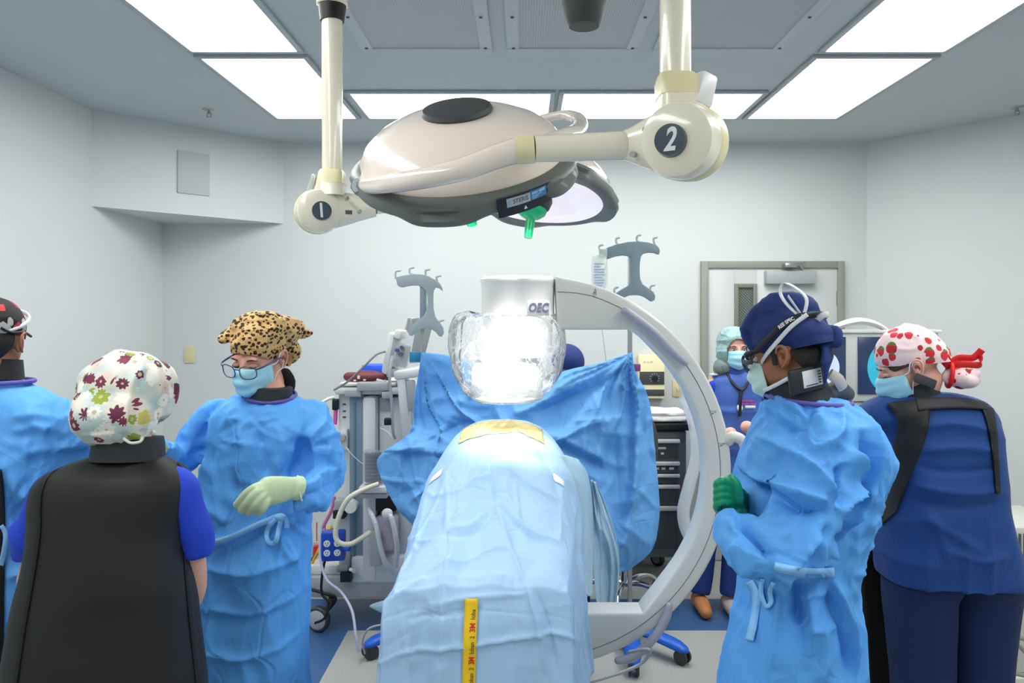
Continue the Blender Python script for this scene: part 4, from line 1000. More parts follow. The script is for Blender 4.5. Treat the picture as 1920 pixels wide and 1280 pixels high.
# --- screen drape between the poles -----------------------------------
topL = [(790, 660), (850, 668), (905, 690), (960, 712), (1020, 708), (1070, 692), (1125, 680), (1186, 660)]
bot = [(770, 985), (800, 1000), (850, 1010), (960, 1010), (1050, 1010), (1090, 1030), (1130, 1070), (1178, 1068)]
nv, nu = 110, 170; TL = spline(topL, 12); 
left = spline([(790, 660), (776, 760), (768, 812), (707, 860), (722, 915), (745, 955), (772, 985)], 12)
right = spline([(1186, 660), (1192, 690), (1218, 745), (1228, 800), (1236, 900), (1240, 968), (1222, 1028), (1178, 1068)], 12)
def at(S, t):
    k = t*(len(S)-1); i = min(int(k), len(S)-2); return np.array(S[i])*(1-(k-i))+np.array(S[i+1])*(k-i)
BT = spline(bot, 12); G = []
for i in range(nv):
    t = i/(nv-1); row = []
    for j in range(nu):
        s = j/(nu-1)
        # Coons patch in the plane of the sheet
        a, b, c, e = at(TL, s), at(BT, s), at(left, t), at(right, t)
        p00, p10, p01, p11 = at(TL, 0), at(TL, 1), at(BT, 0), at(BT, 1)
        q = (1-t)*a+t*b+(1-s)*c+s*e-((1-s)*(1-t)*p00+s*(1-t)*p10+(1-s)*t*p01+s*t*p11)
        mid = math.sin(math.pi*s)
        Y = 3.86-.52*t**.8*mid-.32*t*(1-s)**2-.22*t*s**2
        row.append(tuple(P(q[0], q[1], Y)))
    G.append(row)
A = np.array(G); Pf = A.reshape(-1, 3).copy(); I, J = np.meshgrid(np.linspace(0, 1, nv), np.linspace(0, 1, nu), indexing='ij'); S = J.reshape(-1); T = I.reshape(-1)
# tension folds radiating from the two upper corners
dd = 0
for (cs, ct, k, sd) in ((1.0, 0.0, 5.5, 51), (0.0, 0.0, 4.2, 57), (.42, .45, 2.6, 63)):
    ds, dt = (S-cs)*1.5, (T-ct)*1.3; ang = np.arctan2(dt, np.abs(ds)*np.where(cs == .42, np.sign(ds), 1)+1e-6); r = np.hypot(ds, dt)
    ff = ridge(np.stack([ang*k+.25*noise(Pf*3, sd), r*.6, 0*r], 1), sd+1, .8)-.5
    dd = dd+ff*np.exp(-r*1.3)*np.minimum(1, r*5)*1.5
dd = dd+.5*(ridge(Pf*[4, 2, 3], 71, .8)-.5)+.3*(ridge(Pf*[9, 5, 7], 72, .8)-.5)
fr_ = sstep(.55, .9, S)*sstep(.2, .5, T); dd = dd+1.1*(ridge(np.stack([S*9+.3*noise(Pf*3, 8), T*.8, 0*S], 1), 74, .8)-.5)*fr_
dd = dd+18*strokes2(proj(Pf), S2([([(800, 700), (850, 708), (905, 725)], .010, .018), ([(790, 758), (830, 745), (880, 758), (930, 762)], .010, .018), ([(1186, 668), (1120, 700), (1060, 730), (990, 768), (960, 772)], .014, .035), ([(1186, 680), (1130, 718), (1070, 745), (1000, 778)], .014, -.03), ([(1184, 672), (1150, 740), (1120, 800)], .012, .014), ([(1060, 790), (1130, 785), (1190, 780)], .010, .014), ([(990, 800), (1060, 825), (1130, 860), (1185, 880)], .012, .022), ([(1010, 820), (1080, 850), (1150, 890)], .012, -.02),
    ([(1190, 840), (1160, 880), (1140, 920), (1120, 940)], .012, .018), ([(1130, 800), (1125, 850), (1140, 880)], .010, .012), ([(1195, 690), (1200, 800), (1190, 900), (1170, 1000)], .014, .026), ([(1185, 700), (1186, 800), (1180, 900)], .014, -.022), ([(1172, 905), (1205, 925), (1238, 960)], .010, .014), ([(1160, 980), (1190, 1000), (1215, 1022)], .010, .014), ([(1200, 760), (1215, 830), (1235, 880)], .012, -.016),
    ([(715, 855), (760, 842), (800, 838)], .010, .016), ([(768, 812), (775, 870), (780, 920)], .012, .02), ([(730, 905), (770, 902), (800, 905)], .010, .014), ([(800, 830), (850, 800), (890, 790)], .014, -.02), ([(820, 770), (870, 782), (930, 775)], .012, .018), ([(780, 800), (785, 700), (795, 672)], .012, .012), ([(1080, 920), (1110, 960), (1130, 1040)], .014, .022), ([(1095, 900), (1125, 950), (1150, 1040)], .014, -.022)]))
Pf[:, 1] -= .062*dd*np.minimum(1, T*6+.15)
Pf[:, 2] += .012*dd*np.minimum(1, T*6+.1)
gobj('screen_drape', Pf.reshape(nv, nu, 3), M_drape2, None, label='large blue drape strung between the two infusion poles as a screen', cat='surgical drape', uvs=(1.6, 1.3), thick=.0022)
# ------------------------------------------------------------------ anaesthesia machine
YM = 4.15
X = lambda px, Y=YM: (px-984)/F*Y
Z = lambda py, Y=YM: H-(py-584)/F*Y
M_mw = mat('machine_white', 'd9dcdc', .4); M_mb = mat('machine_blue_grey', '7f93a3', .35, metal=.2); M_mg = mat('machine_grey', 'a2a7aa', .4)
am = empty('anesthesia_machine', (X(680), YM+.25, 0), 'white and grey anesthesia machine with hoses left of the draped table', 'anesthesia machine')
obj('base', MB().bx(X(580), X(790), YM-.02, YM+.55, Z(1118), Z(1080), .012), M_mg, am)
obj('base_deck', MB().bx(X(576), X(660), YM+.02, YM+.4, Z(1080), Z(1062), .01), M_offw, am)
obj('side_tower', MB().bx(X(633), X(657), YM+.02, YM+.35, Z(1075), Z(722), .008), M_mw, am)
obj('rail_column', MB().bx(X(656), X(684), YM-.01, YM+.3, Z(1075), Z(740), .004), M_mb, am)
obj('rail_slot', MB().bx(X(664), X(668), YM-.016, YM, Z(1070), Z(752), .001), mat('slot_blue', '5f7688', .4), am)
obj('front_column', MB().bx(X(682), X(708), YM-.045, YM+.3, Z(1086), Z(742), .02), M_mw, am)
obj('front_column_foot', MB().bx(X(660), X(790), YM-.03, YM+.4, Z(1090), Z(1040), .02), M_mw, am)
obj('body', MB().bx(X(708), X(800), YM+.02, YM+.45, Z(1090), Z(745), .015), M_mw, am)
obj('inner_panel', MB().bx(X(712), X(732), YM+.005, YM+.03, Z(770), Z(745), .003), M_mg, am)
obj('recess', MB().bx(X(698), X(745), YM-.035, YM+.03, Z(956), Z(927), .01), M_black, am)
obj('worktop', MB().bx(X(630), X(760), YM-.05, YM+.45, Z(738), Z(724), .015), M_offw, am)
obj('shelf_clamp', MB().bx(X(653), X(682), YM-.08, YM, Z(741), Z(728), .006), M_mg, am)
obj('shelf_edge', MB().bx(X(675), X(733), YM-.09, YM-.02, Z(730), Z(714), .01), M_mg, am)
obj('clamp_block', MB().bx(X(722), X(739), YM-.1, YM-.04, Z(743), Z(731), .006), M_mg, am)
obj('shelf', MB().bx(X(640), X(745), YM-.05, YM+.4, Z(722), Z(716), .006), M_offw, am)
obj('gas_block', MB().bx(X(641), X(653), YM-.03, YM+.05, Z(842), Z(803), .008), M_mw, am)
obj('gas_knob', MB().cyl((X(645), YM-.06, Z(818)), (X(645), YM-.02, Z(818)), .02, 18), M_mg, am)
q = MB()
for py in (757, 770, 781): q.bx(X(641), X(647), YM+.015, YM+.03, Z(py+3), Z(py), .001)
obj('panel_print', q, M_print, am)
# monitor housing to the right, leaning
obj('monitor_housing', MB().box((X(758), YM+.05, Z(765)), (.05, .28, .36), Euler((0, -.1, .1)).to_matrix(), .012), M_mw, am)
obj('monitor_top', MB().box((X(770), YM+.05, Z(698)), (.16, .3, .05), Euler((0, -.15, 0)).to_matrix(), .015), M_mw, am)
obj('monitor_recess', MB().box((X(776), YM-.08, Z(738)), (.05, .03, .17), Euler((0, -.08, 0)).to_matrix(), .01), M_mg, am)
# tilted patient monitor above
q = MB().box((X(744), YM+.05, Z(662)), (.05, .2, .24), Euler((0, .22, -.5)).to_matrix(), .02); obj('display_back', q, M_mw, am)
q = MB().box((X(772), YM+.15, Z(640)), (.012, .22, .28), Euler((0, .32, -.6)).to_matrix(), .006); obj('display', q, M_mg, am)
q = MB().box((X(753), YM-.03, Z(626)), (.045, .07, .05), Euler((0, .2, -.4)).to_matrix(), .01); obj('display_hinge', q, M_offw, am)
q = MB().box((X(757), YM-.04, Z(665)), (.075, .03, .13), Euler((0, .18, -.1)).to_matrix(), .02); obj('module', q, M_mg, am)
for px, py, cc_ in ((748, 655, '5a4a9c'), (757, 650, '565f7a'), (755, 662, '5a5d66')):
    obj('port', MB().cyl((X(px), YM-.075, Z(py)), (X(px), YM-.05, Z(py)), .011, 14), mat('port_'+cc_, cc_, .4), am)
q = MB().cyl((X(733), YM, Z(690)), (X(741), YM+.03, Z(672)), .035, 20); obj('swivel', q, M_mg, am)
q = MB().bx(X(726), X(745), YM-.03, YM+.06, Z(706), Z(690), .006); obj('swivel_foot', q, M_mg, am)
# absorber canister in its clear cup
obj('absorber_cup', MB().cyl((X(706), YM-.1, Z(897)), (X(706), YM-.1, Z(838)), .052, 30), mat('smoked_clear', 'b9c4cc', .08, alpha=.35, coat=.8), am)
q = MB()
for k in range(8): q.lathe([(.02, 0), (.044, .004), (.044, .014), (.02, .018)], (X(706), YM-.1, Z(895)+.02*k), seg=26)
obj('absorber_bellows', q, mat('bellows_slate', '45525c', .5), am)
obj('absorber_shelf', MB().bx(X(684), X(735), YM-.16, YM, Z(912), Z(900), .008), M_mw, am)
obj('absorber_bracket', MB().bx(X(686), X(735), YM-.15, YM, Z(922), Z(913), .006), M_mg, am)
obj('soda_canister', MB().bx(X(708), X(748), YM-.1, YM+.02, Z(1022), Z(962), .02), mat('lilac_granules', 'a9a2b6', .3, var=.25, vscale=60, coat=.4), am)
obj('canister_door', MB().bx(X(702), X(722), YM-.12, YM-.09, Z(1048), Z(986), .006), M_mg, am)
q = MB()
for px in (724,): q.cyl((X(662), YM-.07, Z(945)), (X(662), YM-.01, Z(945)), .035, 24)
obj('valve_disc', q, M_offw, am)
# clear dome valve on the absorber and the hoses
hose_c = [(722, 893, -.18), (700, 900, -.2), (672, 915, -.22), (655, 945, -.22), (648, 978, -.22), (655, 994, -.22), (675, 998, -.2), (700, 988, -.1)]
obj('cream_hose', MB().tube([(X(a), YM+c, Z(b)) for a, b, c in hose_c], .0135, 14, 8), mat('cream_rubber', 'dcdac6', .4), am)
def corr(pts, r, m):
    p = spline(pts, 16); rr = [r*(1+.09*math.sin(i*2.1)) for i in range(len(p))]; return MB().tube(p, rr, 14)
for pts in ([(700, 944, -.1), (708, 950, -.16), (718, 970, -.18), (724, 1000, -.18), (732, 1035, -.16), (745, 1060, -.1)], [(736, 948, -.16), (745, 955, -.18), (752, 985, -.18), (753, 1015, -.15), (748, 1050, -.1)]):
    obj('corrugated_hose', corr([(X(a), YM+c, Z(b)) for a, b, c in pts], .0135, None), mat('pale_hose', 'd0d6da', .3, coat=.3), am)
obj('hose_elbow', MB().ell((X(736), YM-.16, Z(948)), (.03, .02, .028)), M_mw, am)
q = MB().tube([(X(627), YM-.0, Z(745)), (X(615), YM-.02, Z(748)), (X(602), YM-.04, Z(760)), (X(596), YM-.04, Z(785))], .009, 12, 6); obj('supply_hose', q, M_offw, am)
q = MB().tube([(X(742), YM-.1, Z(665)), (X(739), YM-.14, Z(700)), (X(743), YM-.14, Z(750)), (X(745), YM-.14, Z(800)), (X(748), YM-.12, Z(815))], .008, 10, 8); obj('monitor_cable', q, mat('cable_grey', '9ea3a6', .4), am)
q = MB().tube([(X(633), YM-.08, Z(728)), (X(660), YM-.1, Z(712)), (X(690), YM-.12, Z(685)), (X(712), YM-.1, Z(663)), (X(725), YM-.05, Z(658))], .006, 10, 8); obj('cuff_hose', q, mat('cable_dark', '7e8285', .4), am)
q = MB().tube([(X(713), YM-.02, Z(800)), (X(730), YM-.06, Z(806)), (X(740), YM-.08, Z(815))], .003, 8, 6); obj('sample_line', q, M_white, am)
q = MB().tube([(X(653), YM-.05, Z(835)), (X(670), YM-.07, Z(852)), (X(690), YM-.07, Z(868))], .002, 8, 6); obj('sample_line', q, M_white, am)
q = MB().bx(X(730), X(742), YM-.16, YM-.12, Z(789), Z(777), .004); obj('water_trap', q, M_black, am)
obj('pink_flow_tube', MB().cyl((X(628), YM, Z(795)), (X(630), YM, Z(765)), .012, 12), mat('pink_plastic', 'd85fae', .35), am)
obj('regulator', MB().bx(X(624), X(634), YM-.02, YM+.03, Z(768), Z(748), .005), M_black, am)
obj('rail_block', MB().bx(X(631), X(648), YM-.05, YM+.02, Z(952), Z(934), .004), M_mg, am)
obj('rail_block', MB().bx(X(628), X(650), YM-.05, YM+.02, Z(968), Z(953), .004), M_black, am)
q = MB().cyl((X(642), YM-.03, Z(1052)), (X(664), YM-.05, Z(1056)), .018, 16); q.bx(X(643), X(662), YM-.07, YM, Z(1080), Z(1062), .004)
obj('clamp', MB().cyl((X(636), YM-.04, Z(1061)), (X(656), YM-.04, Z(1061)), .02, 16), M_mg, am)
obj('clamp_body', MB().bx(X(644), X(664), YM-.08, YM-.02, Z(1082), Z(1064), .004), M_black, am)
obj('clamp_knob', MB().cyl((X(664), YM-.08, Z(1058)), (X(672), YM-.1, Z(1058)), .014, 12), M_chrome, am)
for px, yy in ((597, YM-.06), (760, YM-.02), (600, YM+.45)):
    w = Vector((X(px, yy), yy, .068)); ax = (.25, .97, 0)
    q = MB().lathe([(.03, -.02), (.062, -.02), (.068, -.012), (.068, .012), (.062, .02), (.03, .02)], w, ax, 36); c_w = obj('caster', q, M_dark, am)
    q = MB().lathe([(.003, -.023), (.048, -.022), (.052, -.02), (.052, .02), (.003, .023)], w, ax, 32); obj('wheel_disc', q, mat('wheel_grey', 'b6bbbd', .4), c_w)
    q = MB().tube([w+Vector((.02, .03, .02)), w+Vector((.05, .04, .06)), w+Vector((.06, .04, .1))], .016, 10, 3); obj('fork', q, M_dark, c_w)
q = MB().tube([(X(585), YM-.02, Z(1102)), (X(610), YM-.03, Z(1108)), (X(632), YM-.03, Z(1118)), (X(618), YM-.02, Z(1140))], .008, 10, 6); obj('cable_loop', q, M_black, am)
# blue outlet box (clamped to the machine: a thing of its own)
c = Vector((X(636), YM-.12, Z(1009))); ob = empty('outlet_box', c, 'bright blue box with four white power outlets on the anesthesia machine', 'power outlet')
obj('housing', MB().box(c, (.125, .07, .155), Euler((0, 0, .12)).to_matrix(), .008), mat('outlet_blue', '1446b8', .35, coat=.2), ob)
for dx in (-.026, .028):
    for dzz in (.02, -.03):
        b_ = c+Vector((dx, -.037+dx*.1, dzz)); out_ = obj('outlet', MB().lathe([(.018, 0), (.0175, .003), (.001, .0035)], b_, (.12, -1, 0), 24), M_white, ob)
        q = MB(); q.box(b_+Vector((-.006, -.004, .004)), (.003, .002, .009)); q.box(b_+Vector((.006, -.004, .004)), (.003, .002, .009)); q.ell(b_+Vector((0, -.004, -.008)), (.003, .002, .003), nu=10, nv=6)
        obj('slots', q, M_black, out_)
obj('knob', MB().cyl(c+Vector((.062, -.02, -.01)), c+Vector((.095, -.03, -.01)), .014, 14), M_blue, ob)
obj('power_cord', MB().tube([c+Vector((-.04, -.02, -.07)), c+Vector((-.055, -.02, -.14)), c+Vector((-.06, -.02, -.25)), c+Vector((-.02, -.03, -.3)), c+Vector((-.04, -.03, -.38)), c+Vector((-.1, .0, -.42))], .007, 10, 6), M_black, ob)
# cuffs and tray on top
M_mar = mat('maroon_nylon', '6f2a35', .6, bump=.2, bscale=120)
cf = empty('pressure_cuff', (X(688), YM+.02, Z(716)), 'rolled maroon blood pressure cuff on top of the anesthesia machine', 'blood pressure cuff')
q = MB().tube([(X(653), YM+.02, Z(706.5)), (X(690), YM, Z(706.5)), (X(718), YM, Z(705))], [.032, .032, .026], 20, 3, ell=((0, 0, 1), .8), rnd=True); obj('roll', q, M_mar, cf)
q = MB().tube([(X(675), YM+.05, Z(700)), (X(700), YM+.03, Z(701)), (X(725), YM, Z(709))], [.02, .026, .018], 16, 3, ell=((0, 0, 1), .6), rnd=True); obj('flap', q, M_mar, cf)
q = MB()
for px, py in ((668, 712), (675, 706), (686, 711)): q.box((X(px), YM-.034, Z(py)), (.014, .003, .018 if px == 675 else .008))
obj('printed_marks', q, mat('cuff_print', 'e6dcdc', .6), cf)
obj('velcro_end', MB().box((X(716), YM-.02, Z(713)), (.05, .03, .014), Euler((0, .3, 0)).to_matrix(), .003), M_offw, cf)
obj('storage_tray', MB().bx(X(665), X(715), YM+.18, YM+.34, Z(716, YM), Z(689), .006), mat('tray_blue', '1858e0', .4), None, 'bright blue plastic tray behind the maroon cuff', 'tray', org=(X(690), YM+.2, Z(716)))
# suction canisters and hoses on the wall behind
YW = 4.95
for i, (px, py0, py1) in enumerate(((594, 1020, 1048), (610, 1018, 1046))):
    Xw, Zw = X(px, YW), lambda py: Z(py, YW)
    o = empty('suction_canister', (Xw, YW, Zw(py1)), ('left', 'right')[i]+' of the two red-capped suction canisters behind the anesthesia machine', 'canister')
    obj('cap', MB().lathe([(.02, 0), (.027, .01), (.026, .05), (.022, .09), (.008, .095)], (Xw, YW, Zw(py1)), seg=24), mat('red_plastic', 'c8262c', .4), o)
    obj('cup', MB().lathe([(.022, -.12), (.026, -.1), (.026, 0), (.01, .0)], (Xw, YW, Zw(py1)), seg=24), mat('clear_cup', 'b69a92', .2, alpha=.6), o)
    obj('rod', MB().cyl((Xw, YW, Zw(py0)+.02), (Xw, YW, Zw(974 if i else 979)), .0035, 8), MATS['red_plastic'], o)
    obj('bracket', MB().bx(Xw-.02, Xw+.02, YW+.03, YB-.001, Zw(py1)-.02, Zw(py1)+.04, .004), M_mg, o)
def cable(name, pts, r, m, lab, cat='hose', n=10):
    w = [P(a, b, c) for a, b, c in pts]; return obj(name, MB().tube(w, r, 12, n), m, None, lab, cat, org=tuple(w[-1]))
cable('oxygen_hose', [(622, 985, 4.3), (612, 1000, 4.25), (598, 1030, 4.2), (588, 1050, 4.2), (575, 1075, 4.2)], .008, mat('yellow_hose', 'e3b41e', .45), 'yellow gas hose running down left of the blue outlet box')
cable('oxygen_hose', [(620, 990, 4.32), (605, 1020, 4.3), (590, 1045, 4.28), (572, 1072, 4.25)], .009, mat('teal_hose', '0f4a4c', .45), 'dark green gas hose beside the yellow one')
cable('oxygen_hose', [(626, 990, 4.34), (610, 1016, 4.33), (596, 1035, 4.32), (574, 1060, 4.3)], .007, mat('navy_hose', '2a4a86', .45), 'dark blue gas hose beside the yellow one')
cable('suction_tube', [(627, 930, 4.2), (622, 955, 4.2), (612, 975, 4.2), (604, 990, 4.2)], .010, mat('pink_tube', 'd77fb6', .25, alpha=.8), 'pink suction tube beside the arm of the leopard-cap person', 'tube')
cable('power_cord', [(603, 985, 4.05), (600, 1040, 4.0), (612, 1085, 3.95), (640, 1110, 3.9), (660, 1145, 3.8), (667, 1190, 3.72), (672, 1222, 3.7)], .007, mat('cord_lilac', 'b9bfd4', .3), 'pale lilac tube curving from the outlet box down to the floor', 'tube')
cable('floor_cable', [(684, 1225, 3.72), (680, 1200, 3.7), (692, 1178, 3.68), (720, 1170, 3.7)], .005, mat('cable_pale', 'a9adb2', .4), 'thin grey cable looping over the left blue pole foot', 'cable')
cable('floor_cable', [(1105, 1278, 2.55), (1160, 1262, 2.62), (1200, 1245, 2.66), (1218, 1225, 2.66), (1212, 1217, 2.66), (1180, 1222, 2.7)], .006, MATS['cable_pale'], 'grey cable arching beneath the lower end of the C-shaped arm', 'cable')
cable('breathing_tube', [(1282, 742, 3.7), (1300, 790, 3.65), (1306, 850, 3.62), (1292, 910, 3.6), (1281, 960, 3.58), (1290, 1000, 3.56), (1315, 1030, 3.5)], .03, mat('clear_sleeve', 'dfe5ea', .25, alpha=.45), 'wide translucent cable sleeve hanging inside the C-shaped arm', 'cable sleeve')
# ------------------------------------------------------------------ monitor workstation
YS = 3.25
X2 = lambda px, Y=YS: (px-984)/F*Y
Z2 = lambda py, Y=YS: H-(py-584)/F*Y
ws = empty('monitor_workstation', (X2(1640), YS+.25, 0), 'white workstation cart with two screens behind the strawberry-cap person', 'workstation')
M_ws = mat('workstation_white', 'd5d6d0', .4)
obj('monitor_frame', MB().bx(X2(1535), X2(1757), YS-.02, YS+.05, Z2(752), Z2(622), .012), M_ws, ws)
obj('top_lip', MB().bx(X2(1533), X2(1760), YS-.03, YS+.06, Z2(624), Z2(618), .004), M_white, ws)
q = MB().tube([(X2(1557), YS, Z2(617)), (X2(1580), YS-.01, Z2(607)), (X2(1608), YS-.01, Z2(602)), (X2(1636), YS-.01, Z2(607)), (X2(1660), YS, Z2(617))], [.008, .014, .016, .014, .008], 14, 5, ell=((0, 1, 0), 2.2)); obj('carry_handle', q, M_white, ws)
def scr_mat(name, cx, r, cc, bg='1d2c4a'):
    m, t, p = nt(name); L = t.links.new; co = N_(t, 'ShaderNodeTexCoord')
    mp = N_(t, 'ShaderNodeVectorMath', operation='DISTANCE'); sx = N_(t, 'ShaderNodeVectorMath', operation='MULTIPLY'); sx.inputs[1].default_value = (1, 0, 1); L(co.outputs['Object'], sx.inputs[0]); L(sx.outputs[0], mp.inputs[0]); mp.inputs[1].default_value = (cx[0], 0, cx[1])
    g = N_(t, 'ShaderNodeMath', operation='LESS_THAN'); L(mp.outputs['Value'], g.inputs[0]); g.inputs[1].default_value = r
    n = N_(t, 'ShaderNodeTexNoise', i_Scale=12.0); L(co.outputs['Object'], n.inputs['Vector'])
    m0 = N_(t, 'ShaderNodeMix', data_type='RGBA'); L(n.outputs[0], m0.inputs[0]); m0.inputs[6].default_value = lin(cc); m0.inputs[7].default_value = tuple(v*.75 for v in lin(cc)[:3])+(1,)
    mx = N_(t, 'ShaderNodeMix', data_type='RGBA'); L(g.outputs[0], mx.inputs[0]); mx.inputs[6].default_value = lin(bg); L(m0.outputs[2], mx.inputs[7])
    p.inputs['Base Color'].default_value = (.01, .01, .012, 1); p.inputs['Roughness'].default_value = .2; L(mx.outputs[2], p.inputs['Emission Color']); p.inputs['Emission Strength'].default_value = 1.0; return m
def screen(x0, x1, y0, y1, ccx, ccy, rpx, cc, nm):
    b = MB().bx(X2(x0), X2(x1), YS-.028, YS-.019, Z2(y1), Z2(y0), .001); og = ORG[ws.name]
    return obj('screen', b, scr_mat(nm, (X2(ccx)-og.x, Z2(ccy)-og.z), rpx/F*YS, cc), ws)
screen(1542, 1581, 631, 738, 1536, 688, 33, 'b9ccff', 'xray_image_left')
screen(1604, 1750, 631, 738, 1676, 688, 55, '2ea7c4', 'xray_image_right')
obj('neck', MB().bx(X2(1560), X2(1680), YS+.0, YS+.06, Z2(870), Z2(752), .02), M_ws, ws)
obj('keyboard_deck', MB().bx(X2(1470), X2(1680), YS-.2, YS+.3, Z2(1040), Z2(1022), .01), M_ws, ws)
obj('keyboard_bay', MB().bx(X2(1480), X2(1670), YS-.18, YS+.25, Z2(1056), Z2(1041), .004), mat('bay_grey', '7b7f88', .5), ws)
obj('handrail', MB().tube([P(1626, 1058, YS-.26), P(1650, 1053, YS-.28), P(1700, 1052, YS-.28), P(1760, 1053, YS-.28)], .022, 16, 4, rnd=True), M_white, ws)
obj('cabinet', MB().bx(X2(1500), X2(1690), YS-.2, YS+.4, .08, Z2(1054), .025), M_ws, ws)
obj('base', MB().bx(X2(1490), X2(1750), YS-.24, YS+.45, .05, .14, .02), M_offw, ws)
cp = P(1659, 1129, YS-.203)
obj('lettering', text('OEC', .034, frame(cp+Vector((.003, 0, 0)), (1, 0, 0), (0, 0, 1)), .0006, bold=.0004), mat('letter_grey', '8f9290', .5), ws)
rc = P(1684, 1204, YS-.203); q = MB(); rg = .079
q.tube([rc+Vector((rg*math.cos(a), 0, rg*math.sin(a))) for a in [2*math.pi*i/40 for i in range(41)]], .0035, 6); 
emb = obj('round_emblem', q, MATS['letter_grey'], ws)
q = MB()
for s_ in (0, 1, 2, 3):
    a = s_*math.pi/2+.5
    q.tube([rc+Vector((rg*.85*math.cos(a+t*1.2)*(1-.3*t), -.0006, rg*.85*math.sin(a+t*1.2)*(1-.3*t))) for t in np.linspace(0, 1, 9)], [.001+.005*math.sin(math.pi*t) for t in np.linspace(.05, .95, 9)], 6)
q.tube([rc+Vector((-.03+.02*math.cos(t), -.0006, .01+.022*math.sin(t))) for t in np.linspace(0, 5.2, 20)], .003, 6); q.tube([rc+Vector((.022+.016*math.cos(t), -.0006, .012*math.sin(2*t)+.01*math.sin(t))) for t in np.linspace(0, 6, 20)], .003, 6)
obj('emblem_script', q, MATS['letter_grey'], emb)
def coil(pts, r, R_, turns):
    p = spline(pts, 40); out = []
    for i, c in enumerate(p):
        t = i/(len(p)-1); a = 2*math.pi*turns*t; T_ = np.array(p[min(i+1, len(p)-1)])-np.array(p[max(i-1, 0)]); T_ /= np.linalg.norm(T_)
        n1 = np.cross(T_, [0, 1, 0]); n1 /= np.linalg.norm(n1)+1e-9; n2 = np.cross(T_, n1); out.append(np.array(c)+R_*(math.cos(a)*n1+math.sin(a)*n2))
    return MB().tube(out, r, 6)
obj('coiled_cord', coil([P(1600, 1180, YS-.23), P(1625, 1182, YS-.25), P(1650, 1178, YS-.25), P(1668, 1165, YS-.24), P(1690, 1162, YS-.24)], .006, .011, 14), M_offw, ws)
obj('coiled_cord', coil([P(1672, 1235, YS-.23), P(1663, 1255, YS-.23), P(1662, 1290, YS-.23)], .004, .009, 9), M_mg, ws)
# ventilated cabinet at the right edge
cb = empty('vented_cabinet', (P(1960, 0, 3.4).x, 3.6, 0), 'off-white vented cabinet with coiled cables at the right picture edge', 'cabinet')
zv = lambda py: H-(py-584)/F*3.4
obj('housing', MB().bx(P(1893, 0, 3.4).x, P(1893, 0, 3.4).x+.32, 3.4, 3.8, .1, zv(988), .02), mat('cabinet_ivory', 'cfd0c6', .45), cb)
for k in range(8): 
    x_ = P(1903, 0, 3.39).x+.022*k; obj('vent_slot', MB().bx(x_, x_+.009, 3.392, 3.402, zv(1045), zv(1000), .001), M_print, cb)
obj('foot', MB().bx(P(1893, 0, 3.4).x-.02, P(1893, 0, 3.4).x+.34, 3.36, 3.84, 0, .1, .02), M_offw, cb)
for k, pts in enumerate(([(1905, 1170, 3.35), (1885, 1165, 3.3), (1900, 1190, 3.3), (1930, 1200, 3.3)], [(1880, 1215, 3.3), (1905, 1205, 3.3), (1890, 1190, 3.3), (1925, 1225, 3.3)], [(1878, 1258, 3.3), (1900, 1262, 3.3), (1930, 1268, 3.3)])):
    obj('cable', MB().tube([P(*p_) for p_ in pts], .009, 10, 8), mat('cable_taupe', '8e9089', .4), cb)
# foot pedal on the floor seen between the legs
fp = P(1790, 1268, 2.95); fp.z = 0
o = empty('foot_switch', fp, 'pale foot switch with blue marks on the floor between the navy trouser legs', 'foot pedal')
obj('plate', MB().bx(fp.x-.12, fp.x+.12, fp.y-.1, fp.y+.12, 0, .05, .015), M_offw, o)
q = MB(); q.prism([(-.08, -.03), (-.02, -.03), (-.07, .05)], Matrix.Translation((fp.x, fp.y, .0505)), .001); obj('blue_mark', q, M_blue, o)
# ------------------------------------------------------------------ people
from mathutils.bvhtree import BVHTree
M_skin = mat('fair_skin', 'd9a08a', .5, sss=.15, var=.06, vscale=20); M_skin2 = mat('warm_brown_skin', 'a86f4e', .5, sss=.12, var=.08, vscale=20)
M_skin3 = mat('rosy_skin', 'e0ab98', .5, sss=.15, var=.05, vscale=20)
M_gown = gown_mat('surgical_gown_blue', '62b0fa', crease=.8, sc=6, transl=.1)
M_bind = mat('purple_binding', '5d54a8', .6)
M_mask = mat('mask_blue', 'a8e2f4', .7, fine=.1); M_maskw = mat('mask_white', 'e8eef2', .7)
M_loop = mat('elastic_white', 'f0f0f2', .7)
M_lead = mat('black_apron', '101113', .6, bump=.1, bscale=250); M_collar = mat('thyroid_collar', '20252b', .65, bump=.1, bscale=200)
M_royal = mat('royal_scrub', '1440c8', .7, bump=.12, bscale=160)
M_navy = mat('navy_scrub', '0a3f84', .75, bump=.15, bscale=90, sheen=.05); M_navyp = mat('navy_trousers', '0a2452', .8, bump=.1, bscale=200)
M_cap_navy = mat('navy_cap', '16306e', .8, bump=.15, bscale=180)
M_hair = mat('dark_hair', '1c1512', .55, bump=.6, bscale=260, stretch=(1, 1, .2)); M_hairb = mat('brown_hair', '4a3324', .5, bump=.5, bscale=260, stretch=(1, 1, .2))
M_shoe = mat('dark_shoe', '22252b', .6)
